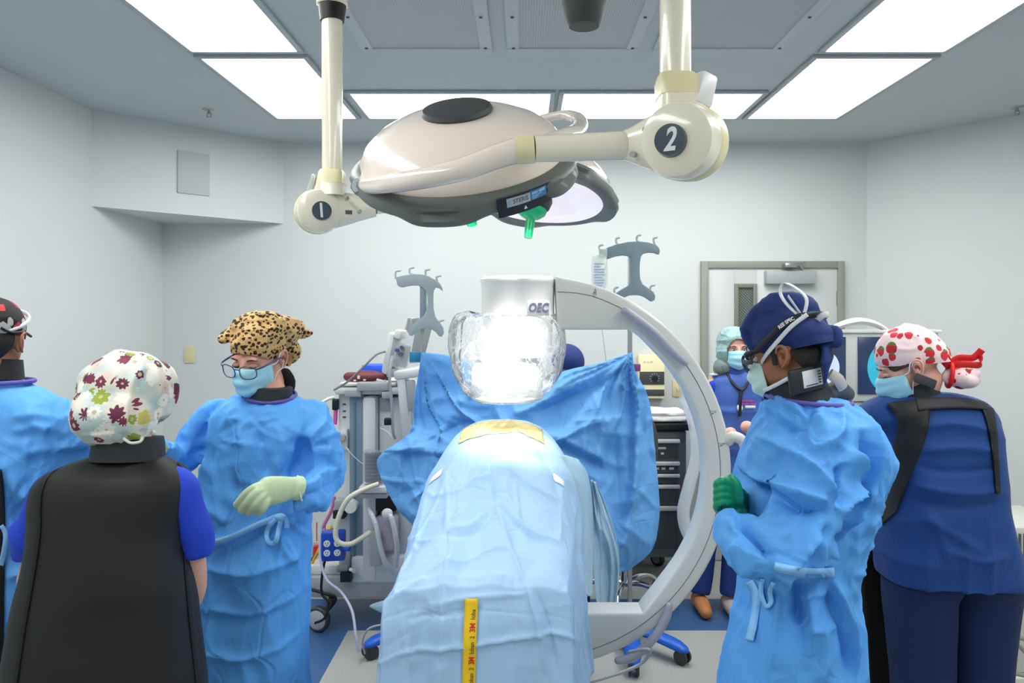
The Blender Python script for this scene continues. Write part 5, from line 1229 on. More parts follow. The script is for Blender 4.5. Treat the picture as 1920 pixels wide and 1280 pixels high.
def cellmap(name, base, scale, thr, cols, petal=0, nlob=7, centre=None, base2=None, distort=0, rand=1, stretch=None, leaf=None, size_var=0, rough=.75):
    """printed cotton: motifs in random cells; cols = list of colours picked per cell"""
    m, t, p = nt(name); L = t.links.new; p.inputs['Roughness'].default_value = rough
    co = N_(t, 'ShaderNodeTexCoord'); src = co.outputs['Object']
    if stretch:
        mp = N_(t, 'ShaderNodeMapping'); mp.inputs['Scale'].default_value = stretch; L(src, mp.inputs[0]); src = mp.outputs[0]
    if distort:
        n = N_(t, 'ShaderNodeTexNoise', i_Scale=scale*1.6, i_Detail=2.0); L(src, n.inputs['Vector'])
        s_ = N_(t, 'ShaderNodeVectorMath', operation='MULTIPLY_ADD'); L(n.outputs['Color'], s_.inputs[0]); s_.inputs[1].default_value = (distort,)*3; L(src, s_.inputs[2]); src = s_.outputs[0]
    v = N_(t, 'ShaderNodeTexVoronoi', i_Scale=scale); v.inputs['Randomness'].default_value = rand; L(src, v.inputs['Vector'])
    dist = v.outputs['Distance']; sp = N_(t, 'ShaderNodeSeparateColor'); L(v.outputs['Color'], sp.inputs[0])
    def math_(op, a, b=None, c=None):
        k = N_(t, 'ShaderNodeMath', operation=op)
        for i, q in enumerate((a, b, c)):
            if q is None: continue
            if isinstance(q, (int, float)): k.inputs[i].default_value = q
            else: L(q, k.inputs[i])
        return k.outputs[0]
    sub = N_(t, 'ShaderNodeVectorMath', operation='SUBTRACT'); L(src, sub.inputs[0]); L(v.outputs['Position'], sub.inputs[1]); sx = N_(t, 'ShaderNodeSeparateXYZ'); L(sub.outputs[0], sx.inputs[0])
    th = thr
    if petal:
        a = math_('ARCTAN2', sx.outputs[0], sx.outputs[2]); c = math_('COSINE', math_('MULTIPLY', a, float(nlob))); th = math_('MULTIPLY_ADD', c, petal, thr)
    if size_var: th = math_('MULTIPLY', th, math_('MULTIPLY_ADD', sp.outputs[1], size_var, 1-size_var*.6))
    mask = math_('LESS_THAN', dist, th)
    cr = N_(t, 'ShaderNodeValToRGB'); cr.color_ramp.interpolation = 'CONSTANT'; L(sp.outputs[0], cr.inputs[0])
    els = cr.color_ramp.elements
    els[0].color = lin(cols[0]); els[0].position = 0; els[1].color = lin(cols[1 % len(cols)]); els[1].position = 1/len(cols)
    for i in range(2, len(cols)): e = els.new(i/len(cols)); e.color = lin(cols[i])
    bc = None
    if base2:
        n = N_(t, 'ShaderNodeTexNoise', i_Scale=scale*.45, i_Detail=2.0); L(co.outputs['Object'], n.inputs['Vector']); r = N_(t, 'ShaderNodeMapRange'); r.inputs[1].default_value = .42; r.inputs[2].default_value = .58; L(n.outputs[0], r.inputs[0])
        b = N_(t, 'ShaderNodeMix', data_type='RGBA'); L(r.outputs[0], b.inputs[0]); b.inputs[6].default_value = lin(base); b.inputs[7].default_value = lin(base2); bc = b.outputs[2]
    mx = N_(t, 'ShaderNodeMix', data_type='RGBA'); L(mask, mx.inputs[0])
    if bc: L(bc, mx.inputs[6])
    else: mx.inputs[6].default_value = lin(base)
    L(cr.outputs[0], mx.inputs[7]); out = mx.outputs[2]
    if centre:
        m2 = math_('LESS_THAN', dist, thr*.34); x2 = N_(t, 'ShaderNodeMix', data_type='RGBA'); L(m2, x2.inputs[0]); L(out, x2.inputs[6]); x2.inputs[7].default_value = lin(centre); out = x2.outputs[2]
    if leaf:
        up = math_('GREATER_THAN', sx.outputs[2], .32/scale*.6); m3 = math_('MULTIPLY', mask, up); x2 = N_(t, 'ShaderNodeMix', data_type='RGBA'); L(m3, x2.inputs[0]); L(out, x2.inputs[6]); x2.inputs[7].default_value = lin(leaf); out = x2.outputs[2]
    L(out, p.inputs['Base Color']); n = N_(t, 'ShaderNodeTexNoise', i_Scale=30.0, i_Detail=4.0); L(co.outputs['Object'], n.inputs['Vector']); b = N_(t, 'ShaderNodeBump', i_Strength=.25, i_Distance=.01); L(n.outputs[0], b.inputs['Height']); L(b.outputs[0], p.inputs['Normal'])
    MATS[name] = m; return m
def hframe(c, yaw, pitch=0, roll=0):
    return Matrix.Translation(c)@Matrix.Rotation(math.radians(yaw), 4, 'Z')@Matrix.Rotation(math.radians(pitch), 4, 'X')@Matrix.Rotation(math.radians(roll), 4, 'Y')
def head_mb(M, ears=True, s=1.0):
    q = MB()
    q.ell((0, .018, .035), (.074, .094, .082), nu=32, nv=20); q.ell((0, -.028, -.02), (.062, .062, .082), nu=32, nv=20)
    q.ell((0, -.05, -.082), (.034, .034, .03)); q.ell((0, -.01, -.055), (.056, .06, .045))
    q.tube([(0, -.085, .018), (0, -.1, -.005), (0, -.109, -.024)], [.007, .009, .0125], 12, 3, rnd=True)
    for s_ in (-1, 1):
        q.ell((s_*.009, -.1, -.028), (.008, .01, .007)); q.ell((s_*.03, -.079, .026), (.024, .011, .008)); q.ell((s_*.037, -.056, -.012), (.02, .018, .018))
        if ears: q.ell((s_*.076, .012, -.006), (.009, .019, .031), Euler((math.radians(-12), 0, s_*.35)).to_matrix()); q.ell((s_*.074, .008, -.03), (.006, .009, .012))
    q.ell((0, -.09, -.053), (.022, .011, .008))
    return q.xf(M@Matrix.Scale(s, 4))
def ear_detail(M, m, root, sides=(1,)):
    for s_ in sides:
        q = MB().tube([(s_*.084, -.004, .008), (s_*.088, .004, .022), (s_*.089, .018, .022), (s_*.088, .026, .006), (s_*.086, .018, -.018), (s_*.083, .004, -.032)], [.0025, .0035, .004, .004, .0035, .003], 8, 5, rnd=True).xf(M); obj('ear_rim', q, m, root)
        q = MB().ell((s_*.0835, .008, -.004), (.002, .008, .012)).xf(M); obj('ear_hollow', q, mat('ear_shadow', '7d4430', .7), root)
def eyes(M, root, open_=True, skin=None):
    for s_ in (-1, 1):
        c = Vector((s_*.031, -.0795, .004))
        if open_:
            obj('eye', MB().ell(c, (.012, .0085, .0075)).xf(M), mat('eye_white', 'e9e4e0', .2, coat=.5), root)
            obj('iris', MB().ell(c+Vector((0, -.0066, 0)), (.0052, .0028, .0052)).xf(M), mat('iris_dark', '2b2420', .1, coat=.8), root)
        else: obj('eyelid', MB().ell(c, (.0135, .0095, .008)).xf(M), skin, root)
        q = MB().tube([c+Vector((-.014, -.004, -.002 if not open_ else .004)), c+Vector((-.006, -.0095, -.005 if not open_ else .0075)), c+Vector((.006, -.0095, -.005 if not open_ else .0075)), c+Vector((.014, -.004, -.002 if not open_ else .004))], .0014, 6, 4).xf(M); obj('eyelashes', q, M_hair, root)
        q = MB().tube([c+Vector((-s_*.014, -.0085, .018)), c+Vector((s_*.002, -.0095, .0235)), c+Vector((s_*.018, .0, .019))], [.002, .003, .0015], 8, 5, ell=((0, 0, 1), .9)).xf(M); obj('eyebrow', q, M_hairb, root)
def mask(M, root, m=None, drop=0, w=.066, ties=None, sides=(-1, 1), ye=.032):
    G = []; nv, nu = 26, 29
    for i in range(nv):
        v = i/(nv-1); z = .002-.112*v-drop; yf = float(np.interp(v, [0, .15, .33, .55, .8, 1], [.104, .118, .126, .124, .116, .094])); row = []
        for j in range(nu):
            s = -1+2*j/(nu-1); ws = w*(1-.12*v**3); zz = z+(-.012*abs(s)**1.5*(1-v))+(.03*abs(s)**1.7*v**1.5)
            y = -yf+(yf-ye)*abs(s)**2.5; y -= .003*math.sin(v*2*math.pi*3.0)*(1-abs(s)**3)
            row.append(tuple(M@Vector((ws*s, y, zz))))
        G.append(row)
    o = gobj('face_mask', G, m or M_mask, root, thick=.0015)
    for s_ in sides:
        for v in (0, 1):
            a = Vector((s_*w, -.034, -.01-drop)) if v == 0 else Vector((s_*w*.9, -.034, -.078-drop))
            q = MB().tube([a, (a+Vector((s_*.083, -.004, .0)))/2+Vector((s_*.004, 0, 0)), Vector((s_*.084, -.004, .02 if v == 0 else -.03)), Vector((s_*.078, .022, .01))], .0016, 6, 5).xf(M); obj('ear_loop', q, M_loop, o)
    return o
def cap_cut(q, M, co, no):
    """keep what lies on the positive side of a plane given in head coordinates"""
    b = bmesh.new(); vs = [b.verts.new(v) for v in q.v]
    for f in q.f: b.faces.new([vs[i] for i in f])
    n = (M.to_3x3()@Vector(no)).normalized(); c = M@Vector(co)
    bmesh.ops.bisect_plane(b, geom=list(b.verts)+list(b.edges)+list(b.faces), dist=1e-5, plane_co=c, plane_no=n, clear_inner=True)
    out = MB(); b.verts.ensure_lookup_table(); out.bm(b); return out
def gfold(seed, amp=1, cx=0, cy=0, zw=1.0, fine=1, pn=(), sk=None, ym=99):
    def f(V, N):
        w = noise(V*2.6, seed); w2 = noise(V*5, seed+7)
        d = .018*(ridge(V*[3.2, 3.2, 1.8]+np.stack([w, w, w*.5], 1)*.45, seed+1, .8)-.45)
        d = d+.013*fine*(ridge(V*[5.5, 5.5, 3.6]+np.stack([w2, w2, w2], 1)*.25, seed+2, .75)-.5)
        d = d+.0045*fine*(ridge(V*[12, 12, 9]+np.stack([w2, w2, w2], 1)*.25, seed+3, .8)-.5)
        a = np.arctan2(V[:, 1]-cy, V[:, 0]-cx); lo = 1-sstep(zw-.25, zw+.1, V[:, 2])
        d = d*(1-.4*lo)+.022*lo*(ridge(np.stack([np.cos(a)*2.4+w*.4, np.sin(a)*2.4, V[:, 2]*.9], 1), seed+5, .7)-.5)
        d = d*.8+pins(V, pn, seed+20)
        d = np.clip(d*amp, -.016, .03)
        return d if sk is None else d+strokes(V, N, sk, ym)
    return f
def softfold(seed, amp=1, k=(5, 5, 3)):
    def f(V, N):
        w = noise(V*3, seed)
        return amp*(.008*(ridge(V*list(k)+np.stack([w, w, w], 1)*.5, seed+1, .9)-.5)+.004*noise(V*12, seed+4))
    return f
def hand(wr, palm, fingers, thumb, rw=.026, rp=.036, rf=.0105, nrm=(0, -1, 0), vox=.0032, cuff=None):
    """wrist and palm points, four finger chains, thumb chain; returns one fused mesh"""
    q = MB(); w, p = Vector(wr), Vector(palm)
    q.tube([w, w.lerp(p, .4), p, p+(p-w).normalized()*.02], [rw, rp*.9, rp, rp*.72], 18, 3, rnd=True, ell=(nrm, .55))
    for ch in fingers:
        n = len(ch); q.tube([p.lerp(Vector(ch[0]), .45)]+[Vector(c) for c in ch], [rf*1.15]+[rf*(1.08-.22*i/(n-1)) for i in range(n)], 12, 4, rnd=True)
    n = len(thumb); q.tube([Vector(c) for c in thumb], [rf*1.5-.0035*i/(n-1)*1.2 for i in range(n)], 12, 4, rnd=True)
    if cuff is not None: q.tube([w, Vector(cuff)], [rw*1.02, rw*1.2], 18, 2, ell=(nrm, .85))
    return fuse(q, vox, 2)
def legs_and_shoes(root, pts, m, shoe_m=None, r=(.085, .06, .055)):
    for hx, hy, hz, fx, fy, yaw in pts:
        obj('trouser_leg', fuse(MB().tube([(hx, hy, hz), ((hx+fx)/2, (hy+fy)/2, hz*.5), (fx, fy, .09)], list(r), 20, 4, rnd=True), .012, 3, softfold(int(hx*97) % 50, 1.0)), m, root, smooth=180)
        d = Vector((math.sin(math.radians(yaw)), -math.cos(math.radians(yaw)), 0)); c = Vector((fx, fy, 0))
        q = MB(); q.tube([c-d*.05+Vector((0, 0, .045)), c+d*.03+Vector((0, 0, .045)), c+d*.13+Vector((0, 0, .035)), c+d*.18+Vector((0, 0, .03))], [.042, .045, .043, .032], 16, 4, rnd=True, ell=((0, 0, 1), .8))
        s_ = obj('shoe', fuse(q, .008, 3), shoe_m or M_shoe, root, smooth=180)
def body(root, M, neck, torso, arms, legs, skin, vox=.007, s=1.0, ears=True):
    q = head_mb(M, ears, s); n0 = M@Vector((0, .03, -.06)); nb = Vector(neck)
    q.tube([n0, n0.lerp(nb, .6), nb, nb+Vector((0, 0, -.06))], [.05, .05, .058, .07], 20, 3, rnd=True)
    q.loft(torso, 3, 28)
    for a in arms: q.tube(a[0], a[1], 14, 4, rnd=True)
    for hx, hy, hz, fx, fy, yaw in legs: q.tube([(hx, hy, hz+.05), ((hx+fx)/2, (hy+fy)/2, hz*.5), (fx, fy, .08)], [.07, .045, .032], 14, 3, rnd=True)
    return obj('body', fuse(q, vox, 3), skin, root, smooth=180)
def shrink(sec, k): return [(x, y, z, rx*k, ry*k)+tuple(r) for x, y, z, rx, ry, *r in sec]
def ring(c, rx, ry, r, m, nm, root, tilt=(0, 0, 0), n=48, ellp=None, a0=0, a1=360):
    E = Euler(tuple(math.radians(t) for t in tilt)).to_matrix(); c = Vector(c)
    pts = [c+E@Vector((rx*math.cos(math.radians(a)), ry*math.sin(math.radians(a)), 0)) for a in np.linspace(a0, a1, n)]
    return obj(nm, MB().tube(pts, r, 10, ell=ellp), m, root)
def ribbon(pts, w, m, nm, root, up=(0, 0, 1), thick=.0022, n=6):
    p = [Vector(q) for q in spline(pts, n)]; G = []
    for i, c in enumerate(p):
        t = (p[min(i+1, len(p)-1)]-p[max(i-1, 0)]).normalized(); u = Vector(up); u = (u-t*u.dot(t)).normalized(); G.append([c-u*w/2, c, c+u*w/2])
    return gobj(nm, G, m, root, thick=thick)
def bvh_of(*obs):
    vs, fs = [], []
    for o in obs:
        off = len(vs); k = ORG[o.name]; vs += [Vector(v.co)+k for v in o.data.vertices]; fs += [[i+off for i in p.vertices] for p in o.data.polygons]
    return BVHTree.FromPolygons(vs, fs)
def drape_on(tree, rows, Y0, off=.006, dy=1.5):
    """lay a strip of cloth on a garment: rows of (px,py) seen at depth Y0, dropped onto the surface"""
    G = []
    for row in rows:
        g = []
        for px, py in row:
            tgt = P(px, py, Y0); d = (tgt-Vector((0, 0, H))).normalized(); o = tgt-d*.6; h = tree.ray_cast(o, d, dy)
            g.append((h[0]-d*off) if h[0] is not None else None)
        G.append(g)
    # fill holes with the nearest known depth
    for g in G:
        for j, v in enumerate(g):
            if v is None:
                kn = [(abs(k-j), k) for k, w in enumerate(g) if w is not None]
                if kn: g[j] = g[min(kn)[1]].copy()
    G = [g for g in G if all(v is not None for v in g)]
    return G
def lerp_rows(L, R, nv, nu, n=8):
    L = spline(L, n); R = spline(R, n); out = []
    for i in range(nv):
        t = i/(nv-1); a, b = at(L, t), at(R, t); out.append([tuple(a*(1-s)+b*s) for s in np.linspace(0, 1, nu)])
    return out
def PP(*a): return tuple(P(*a))
# ================= person with the leopard cap =================
YA = 2.47; zA = lambda py: H-(py-584)/F*YA; xA = lambda px: (px-984)/F*YA
pa = empty('person', (xA(480), YA, 0), 'person in blue gown, leopard-print cap, glasses and mask, gloved hand at the waist', 'person')
MA = hframe(P(487, 668, YA), -17, 20, 4)
def sec(rows, Y, fx, ry, ang=0):
    out = []
    for i, (l, r, py) in enumerate(rows):
        yy = Y if np.isscalar(Y) else Y[i]; ryy = ry if np.isscalar(ry) else ry[i]
        out.append(((l+r)/2/F*yy-984/F*yy, yy+fx, H-(py-584)/F*yy, (r-l)/2/F*yy, ryy, ang))
    return out
tA = sec([(462, 548, 732), (440, 568, 745), (400, 592, 762), (384, 598, 800), (386, 592, 880), (376, 588, 950), (368, 584, 1000), (362, 580, 1100), (362, 578, 1200), (362, 582, 1300), (366, 584, 1390)], YA, 0, [.05, .07, .095, .12, .135, .145, .15, .155, .16, .165, .165])
armsA = [([PP(580, 782, YA), PP(606, 838, YA-.02), PP(605, 900, YA-.05), PP(584, 922, YA-.16), PP(563, 918, YA-.23)], [.068, .07, .07, .055, .042]),
         ([PP(402, 782, YA), PP(362, 825, YA), PP(335, 862, YA-.04), PP(308, 852, YA-.14), PP(290, 838, YA-.2)], [.068, .062, .06, .05, .042])]
lgA = [(xA(430), YA, .8, xA(440), YA, -10), (xA(520), YA, .8, xA(525), YA, 10)]
body(pa, MA, P(505, 742, YA+.0), shrink(tA[2:-2], .58), [(a[0], [r*.48 for r in a[1]]) for a in armsA], lgA, M_skin)
eyes(MA, pa, False, M_skin); mask(MA, pa, M_mask, sides=(1,))
skA = SK(2.4, .59, 0, 525, [([(705, 335), (650, 430), (632, 520), (650, 590)], .018, -.028), ([(745, 350), (690, 440), (680, 560), (700, 640)], .02, .018), ([(962, 490), (962, 560), (940, 630)], .016, -.03), ([(1010, 450), (1050, 520), (1085, 600)], .02, .014),
    ([(950, 640), (1010, 612), (1092, 600)], .014, .022), ([(960, 655), (1020, 640), (1090, 632)], .012, -.02), ([(985, 655), (1010, 700), (1000, 740)], .014, .018), ([(1030, 640), (1050, 690), (1030, 725)], .012, .014),
    ([(618, 885), (700, 895), (800, 908), (900, 890), (965, 870)], .012, .013), ([(612, 1022), (720, 1022), (820, 1036), (900, 1015), (965, 1000)], .012, .013), ([(610, 1150), (720, 1160), (800, 1166), (900, 1148), (965, 1125)], .012, .014), ([(612, 1040), (760, 1050), (960, 1030)], .02, -.01),
    ([(640, 830), (740, 800), (850, 755), (880, 740)], .014, .018), ([(690, 850), (800, 815), (880, 760)], .016, -.016), ([(640, 700), (720, 730), (740, 760)], .018, .014), ([(760, 450), (800, 520), (780, 600), (800, 640)], .02, .016), ([(830, 470), (860, 560), (850, 620)], .02, -.016), ([(880, 440), (910, 520), (890, 600)], .02, .014),
    ([(900, 780), (920, 850), (950, 900)], .014, .016), ([(870, 790), (850, 880), (800, 950)], .014, .014), ([(680, 560), (640, 640), (630, 720)], .016, .014), ([(560, 480), (600, 520), (590, 580)], .014, .014), ([(530, 520), (570, 560), (600, 600)], .012, -.014)])
q = MB(); q.loft(tA, 5, 48)
for a in armsA: q.tube(a[0], a[1], 20, 6, rnd=True)
ga = obj('gown', fuse(q, .0072, 5, gfold(101, 1.0, xA(480), YA, zA(960), 1, [(PP(575, 835, YA-.1), .16, .05, 5), (PP(612, 905, YA-.1), .15, .045, 6), (PP(405, 825, YA-.1), .16, .045, 5), (PP(527, 972, YA-.16), .22, .04, 6), (PP(500, 745, YA-.1), .2, .03, 5)], skA, YA+.05)), M_gown, pa, smooth=180)
legs_and_shoes(pa, lgA, M_navyp)
# neckline, collar
nb = P(506, 733, YA); ring(nb+Vector((0, -.002, -.012)), .084, .070, .006, M_bind, 'neck_binding', pa, (14, 4, 0))
q = MB().lathe([(.064, -.02), (.073, -.02), (.069, .018), (.061, .02)], nb+Vector((.003, -.002, -.004)), (.05, -.02, 1), 40); obj('thyroid_collar', q, M_collar, pa)
q = MB().tube([P(535, 700, YA+.04), P(542, 715, YA+.05), P(540, 735, YA+.05)], [.02, .022, .02], 14, 3, rnd=True, ell=((0, 1, 0), .4)); obj('collar_flap', q, M_lead, pa)
# leopard cap
M_leo = cellmap('leopard_cotton', 'd9b172', 74, .45, ['2a1610', '35190f', '3b2015'], distort=.007, size_var=.3, stretch=(1, 1, 1.15))
q = MB(); q.ell((0, .012, .05), (.083, .102, .088), nu=32, nv=20); q.ell((.0, .03, .085), (.084, .09, .05), Euler((.15, 0, 0)).to_matrix())
q.tube([(-.075, -.03, .09), (-.03, .0, .118), (.03, .03, .115), (.08, .06, .08)], [.02, .03, .03, .02], 14, 4, rnd=True)
q.tube([(.03, .08, .07), (.055, .12, .05), (.07, .15, .03), (.095, .16, .025)], [.05, .042, .025, .012], 14, 4, rnd=True)
q.tube([(.04, .1, .03), (.045, .115, -.03), (.03, .1, -.075)], [.03, .028, .012], 14, 4, rnd=True)
q.ell((-.075, -.05, .085), (.022, .03, .02))
q = fuse(q.xf(MA), .0045, 3, lambda V, N: .006*(ridge(V*[26, 26, 34], 5, .9)-.5)+.0035*noise(V*50, 3))
q = cap_cut(q, MA, (0, -.05, .052), (0, .42, 1)) if False else q
def cut2(V): return V
cp = cap_cut(q, MA, (0, -.08, .042), (0.0, .55, .83))
# the part behind the ears hangs lower than the brow line
obj('leopard_cap', cp, M_leo, pa, smooth=180).name = 'surgical_cap'
# glasses
M_spec = mat('slate_blue_frame', '3d4668', .3, coat=.5); gl_ = obj('glasses', MB().tube([(-.010, -.122, .006), (0, -.125, .009), (.010, -.122, .006)], .0022, 8, 4).xf(MA), M_spec, pa)
for s_ in (-1, 1):
    pts = []
    for k in range(33):
        a = 2*math.pi*k/32; c, d = math.cos(a), math.sin(a)
        x = .0265*math.copysign(abs(c)**.75, c); z = .0215*math.copysign(abs(d)**.75, d)*(1-.05*x/.03)
        pts.append((s_*.0355+x, -.121+abs(s_*.0355+x)**2*3.4, -.004+z))
    obj('rim', MB().tube(pts, .0019, 8).xf(MA), M_spec, gl_)
    obj('temple', MB().tube([(s_*.062, -.108, .008), (s_*.078, -.09, .01), (s_*.083, -.03, .008), (s_*.084, .005, .004)], .0022, 8, 4, ell=((0, 0, 1), 1.6)).xf(MA), M_spec, gl_)
    q = MB(); n0 = 32; q.add([(0+s_*.0355, -.1185, -.004)]+pts[:-1], [(0, 1+k, 1+(k+1) % 32) for k in range(32)]); obj('lens', q.xf(MA), mat('clear_lens', 'eef4fa', .03, alpha=.12, coat=1), gl_)
ear_detail(MA, M_skin, pa, (1,))
# gloves
M_latex = mat('pale_green_latex', 'c3d6ac', .42, bump=.12, bscale=60, coat=.1); Yh = 2.17
hq = hand(P(548, 914, Yh+.02), P(500, 921, Yh), [[P(483, 912, Yh-.02), P(462, 924, Yh-.02), P(443, 946, Yh-.01)], [P(484, 921, Yh-.03), P(468, 938, Yh-.03), P(452, 957, Yh-.01)], [P(489, 932, Yh-.03), P(478, 948, Yh-.03), P(466, 961, Yh-.0)], [P(499, 942, Yh-.02), P(492, 954, Yh-.02), P(484, 962, Yh+.0)]], [P(528, 928, Yh+.03), P(508, 938, Yh+.045), P(492, 945, Yh+.05)], cuff=P(561, 915, Yh+.04), rw=.032, rp=.043, rf=.0118)
obj('latex_glove', hq, M_latex, pa, smooth=180)
hq = hand(P(300, 846, 2.27), P(280, 830, 2.22), [[P(268, 822, 2.18), P(255, 815, 2.15)], [P(270, 830, 2.17), P(255, 828, 2.14)], [P(272, 838, 2.17), P(258, 842, 2.15)], [P(275, 845, 2.18), P(262, 852, 2.16)]], [P(290, 828, 2.2), P(282, 812, 2.18), P(272, 806, 2.17)], rw=.032, rp=.04)
obj('latex_glove', hq, M_latex, pa, smooth=180)
ring(P(562, 915, Yh+.045), .036, .036, .003, mat('latex_rim', 'dfe6c6', .5), 'glove_rim', pa, (0, 80, 15))
# waist tie
M_tie = mat('gown_tie', '8cc8f8', .6); wt = bvh_of(ga)
def tie(rows_, Y0, w, nm, root, tree, off=.008):
    G = []
    sp_ = spline(rows_, 8)
    for i, c in enumerate(sp_):
        a = sp_[max(0, i-1)]; b = sp_[min(len(sp_)-1, i+1)]; t = np.array(b)-np.array(a); t = t/(np.linalg.norm(t)+1e-9); n = np.array([-t[1], t[0]])*w/2
        G.append([tuple(c-n), tuple(c), tuple(c+n)])
    G = drape_on(tree, G, Y0, off); 
    if len(G) > 3: return gobj(nm, G, M_tie, root, thick=.002)
tie([(520, 972), (505, 985), (500, 1005), (506, 1018), (516, 1016)], 2.35, 9, 'waist_tie', pa, wt, .012); tie([(528, 970), (524, 985), (520, 1005), (516, 1017)], 2.35, 9, 'waist_tie', pa, wt, .016); tie([(530, 968), (537, 975), (538, 990)], 2.35, 9, 'waist_tie', pa, wt, .014)
tie([(520, 968), (480, 985), (430, 1008), (380, 1022)], 2.35, 11, 'waist_tie', pa, wt, .006)
q = MB().ell(P(526, 969, 2.31), (.018, .012, .012)); obj('tie_knot', q, M_tie, pa)
# ================= person in the black apron, floral cap =================
YBv = 1.9; zB = lambda py: H-(py-584)/F*YBv; xB = lambda px: (px-984)/F*YBv
pb = empty('person', (xB(215), YBv, 0), 'person seen from behind in black lead apron, blue sleeves and floral bouffant cap', 'person')
MBh = hframe(P(243, 748, YBv+.02), 172, 10)
tB = sec([(190, 290, 846), (160, 308, 856), (120, 326, 868), (84, 348, 886), (66, 358, 920), (66, 350, 990), (56, 352, 1060), (46, 356, 1120), (34, 366, 1200), (22, 376, 1290), (14, 382, 1400), (10, 384, 1560), (14, 380, 1660)], YBv, 0, [.05, .07, .085, .11, .125, .135, .14, .145, .155, .165, .17, .175, .175])
armsB = [([PP(96, 914, YBv), PP(76, 968, YBv+.02), PP(68, 1035, YBv+.05), PP(66, 1100, YBv+.12), PP(110, 1130, YBv+.3)], [.056, .05, .048, .042, .035]),
         ([PP(328, 910, YBv), PP(353, 966, YBv+.02), PP(362, 1035, YBv+.05), PP(352, 1115, YBv+.14), PP(310, 1140, YBv+.32)], [.062, .056, .052, .044, .035])]
lgB = [(xB(150), YBv, .8, xB(150), YBv, 175), (xB(270), YBv, .8, xB(270), YBv, 185)]
body(pb, MBh, P(243, 838, YBv), shrink(tB[2:-3], .75), [([Vector(p_) for p_ in a[0]], [r*.6 for r in a[1][:3]]+a[1][3:]) for a in armsB], lgB, M_skin3, vox=.008)
for a in armsB:
    sh_ = Vector(a[0][0]); q = MB().tube([sh_+Vector(((xB(215)-sh_.x)*.35, 0, .012)), sh_, a[0][1], Vector(a[0][2])+Vector((0, 0, .02)), Vector(a[0][2])+Vector((0, .005, -.005))], [.03, .05, .056, .058, .052], 24, 8, rnd=False); o_ = obj('sleeve', fuse(q, .006, 3, softfold(7, 1.6)), M_royal, pb, smooth=180)
q = MB(); q.loft(tB, 5, 56, 2.5)
vst = obj('lead_apron', fuse(q, .009, 4, lambda V, N: .010*(ridge(V*[3, 3, 2.2]+noise(V*3, 4)[:, None]*.3, 12, 1)-.5)+.003*noise(V*9, 3)), M_lead, pb, smooth=180)
q = MB().lathe([(.07, -.01), (.088, -.01), (.084, .035), (.08, .05), (.07, .05)], P(238, 852, YBv)+Vector((0, .005, -.005)), (0, .12, 1), 40); obj('thyroid_collar', q, M_collar, pb)
bt = bvh_of(vst)
for side in (0, 1):
    if side == 0: L_, R_ = [(112, 868), (84, 888), (70, 930), (68, 1000), (60, 1060), (40, 1170), (24, 1280)], [(119, 872), (91, 893), (77, 932), (75, 1000), (67, 1062), (48, 1172), (32, 1280)]
    else: L_, R_ = [(332, 868), (346, 888), (350, 930), (344, 1000), (346, 1060), (356, 1170), (368, 1280)], [(339, 865), (353, 885), (357, 930), (351, 1000), (352, 1060), (363, 1170), (374, 1280)]
    G = drape_on(bt, lerp_rows(L_, R_, 70, 4), YBv-.1, .004)
    if len(G) > 4: gobj('edge_binding', G, mat('apron_binding', '101113', .8), pb, thick=.002)
M_flor = cellmap('floral_cotton', 'ece2cf', 29, .5, ['6d2a44', 'f3efe2', 'd8cf5e', '7e2f4a', 'f6f2e6', '9caa3a', 'e8cdbf', '6d2a44'], petal=.07, nlob=9, centre='cbbf9a', base2='c3d5d3', size_var=.7)
q = MB(); q.ell((0, .01, .02), (.113, .116, .108), nu=40, nv=24); q.ell((0, .055, -.04), (.106, .088, .083)); q.ell((0, -.02, .03), (.105, .1, .09))
q = fuse(q.xf(MBh), .005, 3, lambda V, N: .009*(ridge(V*[11, 11, 9], 15, .9)-.5)+.004*noise(V*22, 3)+.006*(ridge(V*[30, 30, 5], 18)-.5)*(V[:, 2] < zB(800)))
obj('bouffant_cap', q, M_flor, pb, smooth=180)
q = MB().tube([P(232, 822, YBv-.095), P(245, 830, YBv-.1), P(262, 828, YBv-.1), P(268, 820, YBv-.095)], .0035, 8, 5); obj('cap_tie', q, mat('cap_tie', 'd9dccb', .7), pb)
legs_and_shoes(pb, lgB, M_royal)
# ================= person at the left edge =================
YCl = 2.2; xC = lambda px: (px-984)/F*YCl; zC_ = lambda py: H-(py-584)/F*YCl
pc = empty('person', (xC(0), YCl, 0), 'person in blue gown and black cap with red pattern, cut by the left picture edge', 'person')
MC = hframe(P(-14, 640, YCl), 190, 8)
tC = sec([(-45, 40, 705), (-75, 62, 718), (-118, 105, 740), (-138, 128, 780), (-140, 126, 850), (-135, 108, 930), (-125, 90, 1000), (-118, 76, 1100), (-118, 66, 1200), (-120, 62, 1300), (-118, 62, 1400)], YCl, 0, [.05, .07, .1, .125, .14, .145, .15, .155, .16, .165, .165])
armsC = [([PP(112, 790, YCl), PP(126, 850, YCl+.02), PP(118, 930, YCl+.06), PP(60, 960, YCl+.3)], [.07, .066, .06, .045]), ([PP(-125, 790, YCl), PP(-140, 900, YCl+.02), PP(-110, 960, YCl+.3)], [.07, .065, .045])]
lgC = [(xC(-50), YCl, .8, xC(-50), YCl, 170), (xC(20), YCl, .8, xC(20), YCl, 190)]
body(pc, MC, P(-10, 712, YCl), shrink(tC[2:-2], .6), [(a[0], [r*.5 for r in a[1]]) for a in armsC], lgC, M_skin2, vox=.008)
q = MB(); q.loft(tC, 5, 48)
for a in armsC: q.tube(a[0], a[1], 20, 6, rnd=True)
